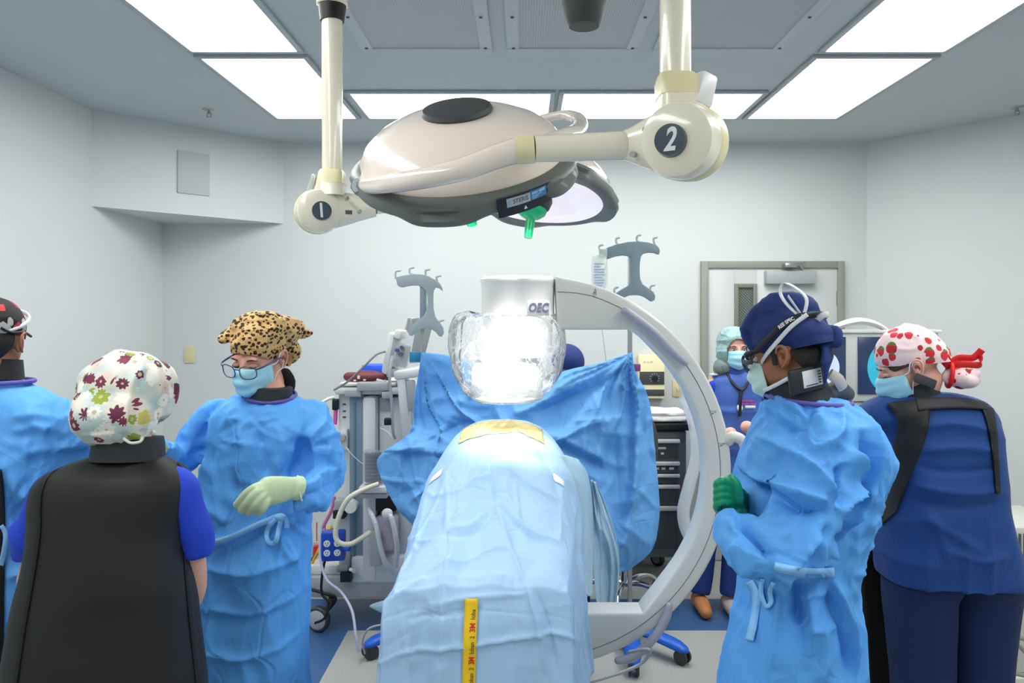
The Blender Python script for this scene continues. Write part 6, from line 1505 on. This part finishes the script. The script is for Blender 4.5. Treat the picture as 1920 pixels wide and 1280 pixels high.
gc = obj('gown', fuse(q, .009, 5, gfold(141, 1.0, xC(-10), YCl, zC_(960), 1, [(PP(95, 840, YCl-.12), .18, .045, 5), (PP(5, 990, YCl-.15), .25, .04, 6)], SK(2.1, .59, 0, 525, [([(180, 420), (190, 500), (215, 560)], .016, .018), ([(205, 430), (240, 480), (262, 560)], .014, -.02), ([(20, 560), (50, 640), (75, 720)], .016, .022), ([(0, 600), (40, 690), (60, 800)], .016, -.022), ([(40, 480), (110, 470), (180, 500)], .014, .014), ([(30, 440), (100, 430), (160, 450)], .014, .012), ([(20, 950), (60, 940), (100, 960)], .012, .013), ([(15, 1150), (45, 1160), (75, 1150)], .012, .012), ([(70, 560), (130, 540), (200, 545)], .014, .013)]), YCl+.05)), M_gown, pc, smooth=180)
ring(P(-4, 715, YCl-.0), .094, .082, .007, M_bind, 'neck_binding', pc, (0, 0, 0))
q = MB().lathe([(.06, 0), (.07, 0), (.062, .06), (.054, .06)], P(-6, 712, YCl), (0, .1, 1), 36); obj('thyroid_collar', q, M_lead, pc)
ct = bvh_of(gc)
G = drape_on(ct, lerp_rows([(-16, 880), (-14, 960), (-18, 1120), (-16, 1300)], [(2, 880), (10, 960), (8, 1120), (6, 1300)], 30, 4), YCl-.15, .006)
if len(G) > 4: gobj('open_back', G, M_lead, pc, thick=.002)
tie([(2, 985), (10, 1000), (8, 1030), (2, 1060)], YCl-.15, 9, 'waist_tie', pc, ct, .012)
M_capc = cellmap('red_pattern_cotton', '141416', 25, .47, ['b02430', 'c4363c', '8c1a26', 'b8b2b4'], distort=.02, size_var=.7)
q = MB(); q.ell((0, .014, .045), (.084, .104, .088), nu=36, nv=22)
q = fuse(q.xf(MC), .005, 3, lambda V, N: .003*(ridge(V*[14, 14, 20], 5, .9)-.5)); obj('surgical_cap', cap_cut(q, MC, (0, 0, .022), (0, .06, 1)), M_capc, pc, smooth=180)
q = MB().ell((0, .02, -.002), (.0765, .0965, .07), nu=32, nv=20); q = cap_cut(q.xf(MC), MC, (0, .035, 0), (0, 1, .25)); obj('hair', q, M_hair, pc)
ear_detail(MC, M_skin2, pc, (-1, 1))
G = []
ring(MC@Vector((0, .005, .06)), .085, .108, .004, M_loop, 'mask_strap', pc, (18, 6, 10), ellp=((0, 0, 1), 1.6), a0=-90, a1=90)
obj('head_strap', MB().tube([MC@Vector((-.08, -.05, .02)), MC@Vector((-.087, .01, .025)), MC@Vector((-.075, .06, .02)), MC@Vector((-.06, .085, .03))], .004, 8, 4), M_black, pc)
legs_and_shoes(pc, lgC, M_navyp)
# ================= surgeon with the navy cap =================
YD = 1.95; xD = lambda px: (px-984)/F*YD; zD = lambda py: H-(py-584)/F*YD
pd_ = empty('person', (xD(1510), YD, 0), 'person in blue gown and navy cap turned left, green gloved hands folded', 'person')
MDh = hframe(P(1478, 664, YD), -127, 14)@Matrix.Scale(.94, 4)
tD = sec([(1462, 1568, 738), (1446, 1592, 750), (1428, 1620, 772), (1412, 1642, 805), (1398, 1655, 850), (1392, 1652, 900), (1392, 1640, 960), (1392, 1620, 1030), (1388, 1608, 1100), (1372, 1612, 1190), (1352, 1618, 1290), (1345, 1622, 1400)], YD, .0, [.075, .12, .16, .185, .195, .19, .18, .17, .17, .18, .19, .19])
armsD = [([PP(1535, 828, 1.82), PP(1528, 920, 1.77), PP(1478, 1025, 1.73), PP(1420, 1030, 1.74), PP(1368, 995, 1.8)], [.082, .086, .078, .066, .046]),
         ([PP(1452, 800, 2.1), PP(1415, 880, 2.12), PP(1402, 950, 2.08), PP(1388, 965, 1.96)], [.07, .068, .055, .045])]
lgD = [(xD(1470), YD-.05, .8, xD(1465), YD-.08, -100), (xD(1520), YD+.1, .8, xD(1500), YD+.12, -100)]
body(pd_, MDh, P(1510, 752, YD), shrink(tD[3:-2], .5), [(a[0], [r*.34 for r in a[1]]) for a in armsD], lgD, M_skin2, s=1.0)
skD = SK(1.8, .648, 1275, 450, [([(215, 720), (290, 735), (370, 752)], 0.011, -0.041), ([(225, 700), (300, 705), (375, 722)], 0.013, 0.032), ([(255, 585), (330, 615), (385, 680), (400, 730)], 0.010, 0.024), ([(150, 790), (175, 830), (200, 880)], 0.011, -0.032), ([(205, 885), (265, 880), (310, 830), (345, 790)], 0.011, 0.032), ([(205, 660), (185, 740), (200, 800)], 0.013, 0.027), ([(170, 660), (160, 730), (175, 790)], 0.011, -0.027),
    ([(230, 900), (260, 940), (255, 975)], 0.011, 0.022), ([(140, 830), (135, 880), (170, 930)], 0.011, 0.022), ([(300, 900), (330, 840), (385, 780)], 0.013, -0.022),
    ([(522, 540), (518, 640), (500, 700), (455, 780), (400, 880)], 0.013, -0.049), ([(560, 500), (552, 620), (520, 720), (440, 850), (410, 890)], 0.014, 0.035), ([(590, 560), (580, 650), (540, 770), (470, 860)], 0.013, -0.024),
    ([(510, 700), (450, 715), (400, 755)], 0.011, 0.032), ([(455, 590), (480, 650), (512, 700)], 0.013, 0.030), ([(430, 620), (420, 680), (400, 740)], 0.013, -0.027), ([(500, 770), (450, 800), (400, 860), (380, 880)], 0.011, 0.027), ([(410, 800), (420, 850), (400, 890)], 0.010, -0.030), ([(330, 900), (380, 930), (430, 920)], 0.011, 0.019),
    ([(440, 975), (470, 1050), (500, 1130), (520, 1270)], 0.011, 0.032), ([(420, 970), (440, 1060), (480, 1160), (490, 1270)], 0.011, -0.032), ([(325, 980), (335, 1060), (330, 1110)], 0.010, -0.024), ([(350, 985), (370, 1080), (360, 1200)], 0.011, 0.022), ([(300, 970), (290, 1080), (270, 1250)], 0.013, 0.024), ([(205, 990), (225, 1080), (215, 1160)], 0.011, -0.027), ([(165, 990), (160, 1120), (150, 1260)], 0.013, 0.024), ([(390, 1100), (410, 1180), (380, 1270)], 0.011, 0.022),
    ([(270, 470), (330, 480), (420, 520)], 0.010, 0.019), ([(350, 590), (420, 560), (500, 480)], 0.011, 0.022), ([(300, 560), (350, 520), (400, 480)], 0.011, -0.019), ([(240, 520), (290, 500), (330, 520)], 0.010, 0.016), ([(190, 560), (230, 600), (260, 590)], 0.011, 0.019), ([(330, 1110), (400, 1112), (460, 1100)], 0.008, 0.014), ([(330, 1010), (380, 1020), (450, 1010)], 0.008, 0.014)])
q = MB(); q.loft(tD, 5, 48)
for a in armsD: q.tube(a[0], a[1], 22, 6, rnd=True)
# loose back panel hanging from the shoulder
q.tube([PP(1606, 800, 2.0), PP(1634, 870, 2.0), PP(1622, 960, 1.97), PP(1590, 1040, 1.95)], [.04, .045, .04, .03], 18, 5, rnd=True)
gd = obj('gown', fuse(q, .0062, 5, gfold(171, .85, xD(1505), YD, zD(1030), .8, [(PP(1535, 900, 1.75), .2, .03, 5), (PP(1450, 1040, 1.7), .18, .03, 6), (PP(1395, 990, 1.75), .1, .03, 5), (PP(1565, 1072, 1.8), .28, .03, 6), (PP(1520, 760, 1.9), .22, .035, 6), (PP(1620, 960, 1.9), .2, .04, 5)], skD, YD+.1)), M_gown, pd_, smooth=180)
legs_and_shoes(pd_, lgD, M_navyp)
# black collar and its label
q = MB(); nbD = P(1508, 748, YD); q.lathe([(.074, -.02), (.088, -.015), (.078, .035), (.07, .062), (.062, .06)], nbD+Vector((-.01, 0, -.002)), (-.33, .05, 1), 44)
q = fuse(q, .006, 2, lambda V, N: .004*(ridge(V*[14, 14, 30], 3)-.5)); obj('thyroid_collar', q, M_collar, pd_, smooth=180)
ring(P(1515, 747, YD), .106, .108, .006, M_bind, 'neck_binding', pd_, (2, 4, 0))
lc = P(1512, 711, YD-.088); RL = Euler((0, -.16, .35)).to_matrix()
q = MB().box(lc, (.105, .014, .062), RL, .005); pk = obj('collar_patch', q, mat('patch_black', '25272a', .5), pd_)
q = MB().box(lc+RL@Vector((.012, -.008, .002)), (.058, .002, .042), RL, .0006); wl = obj('white_label', q, mat('label_paper', 'e8e8e6', .6), pk)
q = MB()
for k in range(5): q.box(lc+RL@Vector((.034, -.0095, .016-.007*k)), (.009, .001, .0035), RL)
q.box(lc+RL@Vector((.008, -.0095, -.0145)), (.036, .001, .003), RL)
obj('small_print', q, M_print, wl)
q = MB().tube([P(1556, 700, YD-.06), P(1572, 712, YD-.05), P(1580, 728, YD-.03)], [.014, .016, .014], 10, 3, ell=((0, 1, 0), .4)); obj('collar_tab', q, mat('tab_beige', 'cfc6bc', .6), pd_)
q = MB().tube([P(1545, 742, YD-.05), P(1570, 728, YD-.02), P(1592, 740, YD)], [.018, .022, .018], 12, 4, rnd=True, ell=((0, 1, 0), .45)); obj('apron_strap', q, mat('strap_grey', '50545a', .6), pd_)
# cap
q = MB(); q.ell((0, .012, .058), (.087, .106, .085), nu=36, nv=22); q.tube([(0, -.05, .1), (0, .0, .125), (0, .06, .115)], [.05, .062, .055], 20, 4, rnd=True, ell=((0, 0, 1), .8))
q.tube([(0, -.085, .055), (0, -.088, .085), (0, -.06, .12)], [.05, .055, .055], 18, 4, rnd=True, ell=((0, 1, 0), .5))
q.tube([(.04, .06, .045), (.035, .09, .035), (.02, .108, .025)], [.05, .045, .036], 18, 4, rnd=True)
q.tube([(.05, .06, .01), (.045, .1, .01), (.0, .115, .01)], [.034, .034, .03], 18, 4, rnd=True)
q = fuse(q.xf(MDh), .0045, 3, lambda V, N: .005*(ridge(V*[15, 15, 22], 9, .9)-.5)+.002*noise(V*26, 3))
cD = obj('surgical_cap', cap_cut(q, MDh, (0, -.06, .012), (0, .02, 1)), M_cap_navy, pd_, smooth=180)
q = MB(); q.tube([(.02, .105, .02), (.04, .112, -.01), (.05, .105, -.055), (.045, .09, -.095)], [.022, .02, .018, .01], 12, 5, rnd=True, ell=((0, 1, 0), .5)); q.tube([(.03, .11, .03), (.02, .14, .035), (.03, .138, .005), (.035, .115, .01)], [.012, .014, .014, .01], 12, 5, rnd=True)
obj('cap_tail', fuse(q.xf(MDh), .004, 2, softfold(4, .8, (20, 20, 12))), M_cap_navy, pd_, smooth=180)
q = MB().ell((0, .022, -.012), (.0765, .0965, .068), nu=32, nv=20); q = cap_cut(q.xf(MDh), MDh, (0, .03, 0), (0, 1, .4)); obj('hair', q, M_hair, pd_, smooth=180)
q = MB().box((.077, -.015, .0), (.006, .016, .05)).xf(MDh); obj('sideburn', fuse(q, .0035, 2), M_hair, pd_, smooth=180)
eyes(MDh, pd_, True); mk = mask(MDh, pd_, mat('mask_pale_green', 'cfe9e2', .7), w=.052, sides=(), ye=.062)
ear_detail(MDh, M_skin2, pd_, (1,))
mt = lambda *p_: MDh@Vector(p_)
W_tie = mat('mask_tie_white', 'e3e6ea', .6)
ribbon([mt(.055, -.06, -.008), mt(.078, -.03, .012), mt(.09, .02, .045), mt(.094, .06, .07), mt(.08, .1, .09)], .011, W_tie, 'mask_tie', mk, up=(0, 0, 1))
ribbon([mt(.048, -.075, -.085), mt(.064, -.03, -.075), mt(.066, .02, -.06), mt(.06, .06, -.052)], .010, W_tie, 'mask_tie', mk, up=(0, 0, 1))
ribbon([mt(.078, .08, .088), mt(.085, .055, .13), mt(.08, .045, .165), mt(.075, .06, .185), mt(.07, .085, .165), mt(.072, .105, .13), mt(.078, .09, .09)], .009, W_tie, 'mask_tie', mk, up=(1, .2, 0))
ribbon([mt(.078, .085, .088), mt(.08, .07, .13), mt(.078, .062, .15)], .012, W_tie, 'mask_tie', mk, up=(0, 1, 0))
ribbon([mt(.045, .108, .07), mt(.05, .13, .08), mt(.045, .142, .078)], .016, W_tie, 'mask_tie', mk, up=(0, 0, 1))
# loupes and strap
spg = obj('glasses', MB().tube([mt(.06, -.095, .02), mt(.072, -.085, .022), mt(.08, -.05, .024)], [.007, .008, .006], 10, 4, rnd=True), M_black, pd_)
q = MB(); q.tube([mt(.03+.022*math.cos(a), -.112, .0+.02*math.sin(a)) for a in [2*math.pi*i/24 for i in range(25)]], .004, 8); q.tube([mt(-.03+.022*math.cos(a), -.112, .0+.02*math.sin(a)) for a in [2*math.pi*i/24 for i in range(25)]], .004, 8); q.tube([mt(.052, -.11, .005), mt(.066, -.095, .0), mt(.07, -.08, -.002)], .006, 8, 3)
obj('rim', q, M_dark, spg)
ribbon([mt(.078, -.06, .026), mt(.087, -.02, .048), mt(.0925, .03, .075), mt(.089, .07, .088), mt(.07, .1, .088), mt(.03, .118, .085), mt(-.02, .12, .08)], .016, mat('strap_navy', '14181f', .5), 'head_strap', spg, up=(0, 0, 1))
tt = text('REE SPEC', .0125, Matrix.Identity(4), .0003, bold=.0005, align='CENTER', sx=.9); sp_ = [Vector(v) for v in spline([mt(.078, -.06, .026), mt(.087, -.02, .048), mt(.0925, .03, .075), mt(.089, .07, .088), mt(.07, .1, .088)], 30)]
cum = [0]
for i in range(1, len(sp_)): cum.append(cum[-1]+(sp_[i]-sp_[i-1]).length)
out = []
nD = (MDh.to_3x3()@Vector((1, .15, 0))).normalized(); uD = (MDh.to_3x3()@Vector((0, -.35, 1))).normalized()
for v in tt.v:
    s_ = .112+v[0]; k = max(0, min(len(sp_)-2, int(np.searchsorted(cum, s_))-1)); f_ = (s_-cum[k])/(cum[k+1]-cum[k]+1e-9); b_ = sp_[k].lerp(sp_[k+1], f_)
    out.append(tuple(b_+uD*v[1]+nD*(.0028+v[2])))
tt.v = out; obj('strap_lettering', tt, M_loop, spg)
# green gloves, one hand folded over the other
M_gg = mat('green_nitrile', '0f9464', .4, bump=.15, bscale=70, coat=.15); Yg = 1.86
hq = hand(P(1376, 962, Yg+.02), P(1368, 932, Yg), [[P(1363, 905+12*k, Yg-.02), P(1351, 901+13*k, Yg-.035), P(1343, 909+13*k, Yg-.03), P(1346, 918+13*k, Yg-.005)] for k in range(4)], [P(1384, 935, Yg-.01), P(1380, 908, Yg-.02), P(1370, 896, Yg-.02)], rw=.034, rp=.034, rf=.0098, vox=.0028, cuff=P(1384, 988, Yg+.0))
obj('nitrile_glove', hq, M_gg, pd_, smooth=180)
hq = hand(P(1392, 965, Yg+.08), P(1374, 935, Yg+.06), [[P(1360, 925, Yg+.05), P(1352, 930, Yg+.03), P(1348, 945, Yg+.01)], [P(1358, 935, Yg+.05), P(1352, 945, Yg+.03), P(1349, 958, Yg+.01)], [P(1360, 945, Yg+.04), P(1356, 955, Yg+.02), P(1353, 966, Yg+.01)], [P(1364, 955, Yg+.04), P(1361, 964, Yg+.02), P(1358, 970, Yg+.01)]], [P(1380, 925, Yg+.05), P(1368, 910, Yg+.03), P(1360, 902, Yg+.02)], rw=.036, rp=.04, rf=.012)
obj('nitrile_glove', hq, M_gg, pd_, smooth=180)
dt = bvh_of(gd)
def tie2(rows, w, root=pd_, Y0=1.75, off=.008, tree=dt): return tie(rows, Y0, w, 'waist_tie', root, tree, off)
tie2([(1452, 1062), (1480, 1068), (1520, 1074), (1564, 1072)], 17)
tie2([(1430, 1086), (1427, 1110), (1436, 1136), (1446, 1128), (1444, 1108), (1450, 1092)], 8, off=.014)
tie2([(1405, 1090), (1418, 1120), (1414, 1160), (1405, 1200)], 15, off=.01)
# ================= strawberry cap person =================
YE = 2.5; xE = lambda px: (px-984)/F*YE; zE = lambda py: H-(py-584)/F*YE
pe = empty('person', (xE(1780), YE, 0), 'person in navy scrubs and black apron straps, strawberry-print cap tied with red', 'person')
MEh = hframe(P(1704, 687, YE), -106, 24)
tE = sec([(1690, 1790, 735), (1666, 1830, 746), (1648, 1852, 764), (1648, 1860, 800), (1655, 1868, 860), (1658, 1875, 930), (1652, 1886, 985), (1650, 1902, 1040), (1652, 1914, 1074), (1655, 1912, 1084)], YE, 0, [.05, .09, .12, .14, .15, .15, .155, .165, .17, .17], 0)
armsE = [([PP(1662, 780, YE), PP(1630, 790, YE+.1), PP(1600, 830, YE+.3), PP(1580, 850, YE+.42)], [.075, .068, .05, .035]), ([PP(1830, 795, YE), PP(1842, 840, YE+.06), PP(1845, 880, YE+.28), PP(1800, 890, YE+.4)], [.075, .06, .045, .035])]
lgE = [(xE(1722), YE, .86, xE(1735), YE-.0, 170), (xE(1845), YE, .86, xE(1840), YE+.0, 185)]
body(pe, MEh, P(1725, 745, YE), shrink(tE[2:-1], .8), [(a[0], [r*.6 for r in a[1][:2]]+[.038, .03]) for a in armsE], lgE, M_skin3)
q = MB(); q.loft(tE, 5, 52, 2.6)
for a in armsE: q.tube(a[0][:3], a[1][:3], 20, 6, rnd=True)
skE = SK(2.4, 1, 0, 0, [([(1715, 800), (1780, 792), (1850, 806)], .014, .012), ([(1712, 842), (1790, 835), (1862, 845)], .014, .012), ([(1710, 872), (1780, 880), (1868, 868)], .012, -.011), ([(1700, 905), (1790, 918), (1872, 912)], .012, .013), ([(1700, 935), (1790, 945), (1876, 930)], .012, -.011), ([(1720, 960), (1780, 1000), (1830, 1030)], .014, .012), ([(1730, 955), (1750, 1000), (1760, 1050)], .014, .01), ([(1750, 1020), (1820, 1040), (1880, 1030)], .012, .010)])
def fE(V, N):
    w = noise(V*3, 31); d = .008*(ridge(V*[2, 2, 7]+np.stack([w, w, w*.6], 1)*.5, 32, .8)-.5)+.004*noise(V*6, 33)
    a = np.arctan2(V[:, 1]-YE, V[:, 0]-xE(1780)); lo = 1-sstep(zE(1000), zE(900), V[:, 2]); return d+.010*lo*(ridge(np.stack([np.cos(a)*2, np.sin(a)*2, V[:, 2]*.7], 1), 35, .8)-.5)+strokes(V, N, skE, YE)
ge = obj('scrub_top', fuse(q, .009, 4, fE), M_navy, pe, smooth=180)
for hx, hy, hz, fx, fy, yaw in lgE:
    q = MB().tube([(hx, hy, hz), ((hx+fx)/2, hy, .6), ((hx*.3+fx*.7), fy, .3), (fx, fy, .06)], [.122, .1, .085, .075], 26, 6); q.ell((hx*.8+.2*xE(1780), hy, hz+.02), (.12, .14, .12))
    obj('trouser_leg', fuse(q, .01, 4, lambda V, N: .012*(ridge(np.stack([V[:, 0]*6, V[:, 1]*6, V[:, 2]*1.5], 1)+noise(V*3, 3)[:, None]*.4, 41, .9)-.5)), M_navyp, pe, smooth=180)
    obj('shoe', fuse(MB().tube([(fx, fy-.03, .045), (fx, fy+.06, .045), (fx, fy+.17, .035)], [.042, .046, .036], 16, 4, rnd=True), .008, 2), M_shoe, pe, smooth=180)
et = bvh_of(ge)
M_str = mat('black_webbing', '1e1f21', .7, bump=.15, bscale=300)
def lay(L_, R_, nv, nu, nm, m=M_lead, Y0=YE-.15, off=.01, th=.003, root=pe, tree=et):
    G = drape_on(tree, lerp_rows(L_, R_, nv, nu), Y0, off)
    if len(G) > 3: return gobj(nm, G, m, root, thick=th)
lay([(1716, 746), (1760, 745), (1810, 747), (1852, 755)], [(1722, 770), (1762, 766), (1808, 765), (1852, 768)], 30, 6, 'shoulder_strap', M_str, off=.016, th=.004)
lay([(1662, 756), (1684, 792), (1668, 860), (1653, 930), (1651, 985)], [(1736, 744), (1744, 772), (1733, 830), (1704, 900), (1680, 960)], 50, 12, 'apron_panel', M_lead, off=.012, th=.004)
lay([(1840, 760), (1853, 800), (1862, 860), (1868, 925)], [(1862, 764), (1868, 800), (1873, 860), (1876, 925)], 40, 6, 'apron_panel', M_lead, off=.012, th=.004)
# front apron hanging before the legs, seen at its left edge
G = []
for i in range(24):
    t = i/23; z = zE(960)-t*.75; G.append([(xE(1646+t*26)+s_*.42, YE+.19+.03*math.cos(s_*3.0)-.05*(1-s_)**3, z) for s_ in np.linspace(0, 1, 14)])
gobj('lead_apron', G, M_lead, pe, thick=.006)
q = MB().lathe([(.062, -.01), (.072, -.01), (.07, .05), (.058, .05)], P(1727, 741, YE)+Vector((-.012, 0, -.01)), (-.5, .15, 1), 40); obj('thyroid_collar', q, M_collar, pe)
q = MB().box(P(1735, 714, YE-.085), (.075, .01, .03), Euler((0, .35, .1)).to_matrix(), .004); obj('collar_strap', q, mat('strap_charcoal', '3a3c3f', .6), pe)
M_straw = cellmap('strawberry_cotton', 'f3d9d9', 27, .4, ['d02636', 'c41f30', 'd83444', 'cf2a3c'], distort=.01, size_var=.6, leaf='5d7a3c', stretch=(1, 1, .85))
q = MB(); q.ell((0, .014, .05), (.084, .104, .088), nu=36, nv=22); q.tube([(0, .03, .06), (0, .07, .0), (.01, .098, -.065)], [.08, .07, .032], 22, 5, rnd=True)
q = fuse(q.xf(MEh), .0045, 3, lambda V, N: .004*(ridge(V*[16, 16, 20], 9, .9)-.5)); cE = obj('surgical_cap', cap_cut(q, MEh, (0, -.06, .03), (0, .33, 1)), M_straw, pe, smooth=180)
q = MB(); q.tube([(.02, .1, -.075), (.03, .125, -.09), (.035, .148, -.095), (.04, .162, -.09)], [.028, .038, .036, .02], 18, 4, rnd=True); obj('cap_bun', fuse(q.xf(MEh), .0045, 2, lambda V, N: .005*(ridge(V*[24, 24, 12], 8)-.5)), M_straw, pe, smooth=180)
M_red = mat('red_ribbon', 'e02020', .5); me_ = lambda *p_: MEh@Vector(p_)
q = MB().tube([me_(.02+.034*math.cos(a), .098+.02*math.sin(a), -.068+.034*math.sin(a)) for a in np.linspace(0, 6.283, 25)], .008, 8); obj('red_tie', fuse(q, .004, 1), M_red, pe, smooth=180)
for pts in ([me_(.03, 0.104, -0.041), me_(.035, 0.139, -0.026), me_(.04, 0.179, -0.041), me_(.05, 0.211, -0.026)], [me_(.03, 0.104, -0.041), me_(.04, 0.099, -0.016), me_(.04, 0.119, -0.013)], [me_(.035, 0.114, -0.039), me_(.05, 0.149, -0.051), me_(.055, 0.184, -0.066), me_(.05, 0.199, -0.041)]):
    ribbon(pts, .022, M_red, 'red_tie', pe, up=(0, -.3, 1), thick=.003)
eyes(MEh, pe, False, M_skin3); mask(MEh, pe, M_mask, w=.068, sides=(1,)); ear_detail(MEh, M_skin3, pe, (1,))
q = MB().ell((0, .008, .02), (.0755, .0885, .058), nu=30, nv=18).xf(MEh); q = cap_cut(q, MEh, (0, 0, .012), (0, -.1, 1)); q = cap_cut(q, MEh, (0, 0, .012), (0, .75, 1)) if False else q
obj('hair', q, M_hairb, pe, smooth=180)
# ================= person by the door =================
YF = 4.4; xF = lambda px: (px-984)/F*YF; zF = lambda py: H-(py-584)/F*YF
pf = empty('person', (xF(1376), YF, 0), 'person by the door in blue vest, pale green hairnet and face mask, facing the camera', 'person')
MF = hframe(P(1376, 655, YF), 4, 2)
tF = sec([(1358, 1395, 694), (1345, 1412, 700), (1334, 1424, 710), (1330, 1428, 740), (1332, 1428, 790), (1326, 1432, 850), (1318, 1440, 920), (1312, 1444, 978)], YF, 0, [.06, .08, .1, .125, .13, .14, .15, .155])
armsF = [([PP(1418, 716, YF), PP(1436, 765, YF), PP(1430, 810, YF-.12), PP(1400, 800, YF-.25)], [.065, .055, .045, .035]), ([PP(1344, 722, YF), PP(1338, 770, YF), PP(1340, 820, YF-.1), PP(1370, 812, YF-.24)], [.06, .052, .045, .035])]
lgF = [(xF(1340), YF, .8, xF(1312), YF, -12), (xF(1385), YF, .8, xF(1364), YF-.05, 8)]
body(pf, MF, P(1378, 700, YF), shrink(tF[2:-1], .75), armsF, lgF, M_skin3, vox=.0065)
for a in armsF: obj('sleeve', fuse(MB().tube(a[0][:3], [r*1.02 for r in a[1][:3]], 18, 6, rnd=True), .008, 3, softfold(3, .8)), M_royal, pf, smooth=180)
M_vest = mat('vest_periwinkle', '3f63b4', .6, bump=.15, bscale=60); q = MB(); q.loft(tF, 5, 44)
gf = obj('lead_vest', fuse(q, .009, 3, lambda V, N: .012*(ridge(V*[6, 6, 8], 61, .9)-.5)), M_vest, pf, smooth=180)
q = MB().lathe([(.075, -.01), (.085, -.01), (.07, .05), (.06, .05)], P(1378, 700, YF), (0, -.15, 1), 34); obj('thyroid_collar', q, mat('collar_navy', '27479a', .6), pf)
for hx, hy, hz, fx, fy, yaw in lgF:
    obj('trouser_leg', fuse(MB().tube([(hx, hy, hz), ((hx+fx)/2, (hy+fy)/2, .45), (fx, fy, .1)], [.09, .07, .06], 20, 4), .012, 3, softfold(5, .9)), mat('trouser_royal', '17357f', .7), pf, smooth=180)
    obj('shoe', fuse(MB().tube([(fx, fy+.05, .045), (fx, fy-.05, .05), (fx, fy-.15, .038)], [.043, .045, .036], 16, 4, rnd=True), .008, 2), mat('shoe_orange_grey' if fx < xF(1338) else 'shoe_light', 'c9834e' if fx < xF(1338) else 'c7b8ae', .6), pf, smooth=180)
M_net = mat('hairnet_teal', '8fb0ae', .75, var=.5, vscale=24, bump=.5, bscale=70)
q = MB(); q.ell((0, .02, .045), (.095, .112, .092), nu=32, nv=20); q.ell((-.06, .0, -.02), (.045, .07, .07)); q.ell((.06, .02, -.01), (.04, .07, .06))
q = fuse(q.xf(MF), .006, 3, lambda V, N: .006*(ridge(V*[14, 14, 30], 5, .9)-.5)); hn = obj('hairnet', q, M_net, pf, smooth=180)
q = MB().ell((-.078, -.02, -.105), (.055, .05, .052)); obj('hair_bun', fuse(q.xf(MF), .006, 2, lambda V, N: .006*(ridge(V*[24, 24, 14], 6)-.5)), mat('bun_net', '6f7d7b', .75, var=.4, vscale=40, bump=.4, bscale=90), pf, smooth=180)
# cut an opening for the face
fo = MF@Vector((0, -.06, .0))
b = bmesh.new(); b.from_mesh(hn.data); inv = MF.inverted(); og = ORG[hn.name]
dl = [v for v in b.verts if (lambda p_: p_.y < -.005 and (p_.x/.062)**2+((p_.z+.02)/.088)**2 < 1)(inv@(v.co+og))]
bmesh.ops.delete(b, geom=dl, context='VERTS'); b.to_mesh(hn.data); b.free()
eyes(MF, pf, True); mask(MF, pf, M_mask, w=.067)
q = MB().tube([MF@Vector(p_) for p_ in ((-.062, -.02, -.09), (-.05, -.09, -.17), (0, -.135, -.22), (.05, -.1, -.17), (.062, -.03, -.09))], .009, 10, 6, rnd=True); st_ = obj('stethoscope', q, M_black, pf)
q = MB().tube([MF@Vector(p_) for p_ in ((0, -.135, -.22), (-.012, -.15, -.28), (-.016, -.155, -.36))], .009, 10, 6, rnd=True); obj('tube', q, M_black, st_)
ft = bvh_of(gf)
q = MB()
for k, (a, b_, y_) in enumerate(((1384, 1414, 751), (1384, 1418, 757))):
    for j in range(7):
        h_ = ft.ray_cast(Vector((0, 0, H)), (P(a+(b_-a)*(j+.4)/7, y_, YF)-Vector((0, 0, H))).normalized())[0]
        if h_: q.box(h_+Vector((0, -.004, 0)), (.01, .003, .011 if j % 2 else .007))
obj('pink_embroidery', q, mat('pink_thread', 'd8449c', .6), gf)
h_ = ft.ray_cast(Vector((0, 0, H)), (P(1386, 764, YF)-Vector((0, 0, H))).normalized())[0]
if h_: obj('badge_reel', MB().ell(h_+Vector((0, -.012, 0)), (.017, .01, .02)), M_white, gf); obj('pocket_pen', MB().box(h_+Vector((.06, -.01, .006)), (.06, .01, .014), None, .003), M_white, gf)
q = MB().box(P(1343, 701, YF-.02), (.07, .05, .012), Euler((0, -.1, 0)).to_matrix(), .004); obj('shoulder_patch', q, M_offw, gf)
# ================= anaesthetist behind the screen =================
YG = 4.3; pg = empty('person', (P(1066, 0, YG).x, YG, 0), 'person behind the screen drape, only the top of a navy cap showing', 'person')
MG = hframe(P(1064, 692, YG), 20, 25); xG = lambda px: (px-984)/F*YG
tG = sec([(1045, 1085, 735), (1020, 1112, 750), (1005, 1126, 775), (1008, 1122, 850), (1012, 1118, 930), (1010, 1120, 980)], YG, 0, [.06, .09, .12, .13, .14, .14])
body(pg, MG, P(1064, 735, YG), shrink(tG[2:], .8), [([PP(1115, 775, YG), PP(1128, 840, YG), PP(1100, 860, YG-.2)], [.05, .045, .035]), ([PP(1012, 775, YG), PP(1000, 840, YG), PP(1030, 860, YG-.2)], [.05, .045, .035])], [(xG(1040), YG, .7, xG(1040), YG, 0), (xG(1090), YG, .7, xG(1090), YG, 0)], M_skin, vox=.009)
q = MB(); q.loft(tG, 4, 36)
for s_ in (1112, 1014): q.tube([PP(s_, 778, YG), PP(s_+(12 if s_ > 1060 else -12), 838, YG)], [.065, .055], 16, 4, rnd=True)
obj('scrub_top', fuse(q, .011, 3, softfold(9, 1)), M_navy, pg, smooth=180)
legs_and_shoes(pg, [(xG(1040), YG, .78, xG(1040), YG, 0), (xG(1090), YG, .78, xG(1090), YG, 0)], M_navyp)
q = MB().ell((0, .014, .05), (.092, .112, .092), nu=36, nv=22).xf(MG); obj('surgical_cap', cap_cut(q, MG, (0, -.05, .035), (0, .3, 1)), M_cap_navy, pg, smooth=180)
eyes(MG, pg, False, M_skin); mask(MG, pg, M_mask)
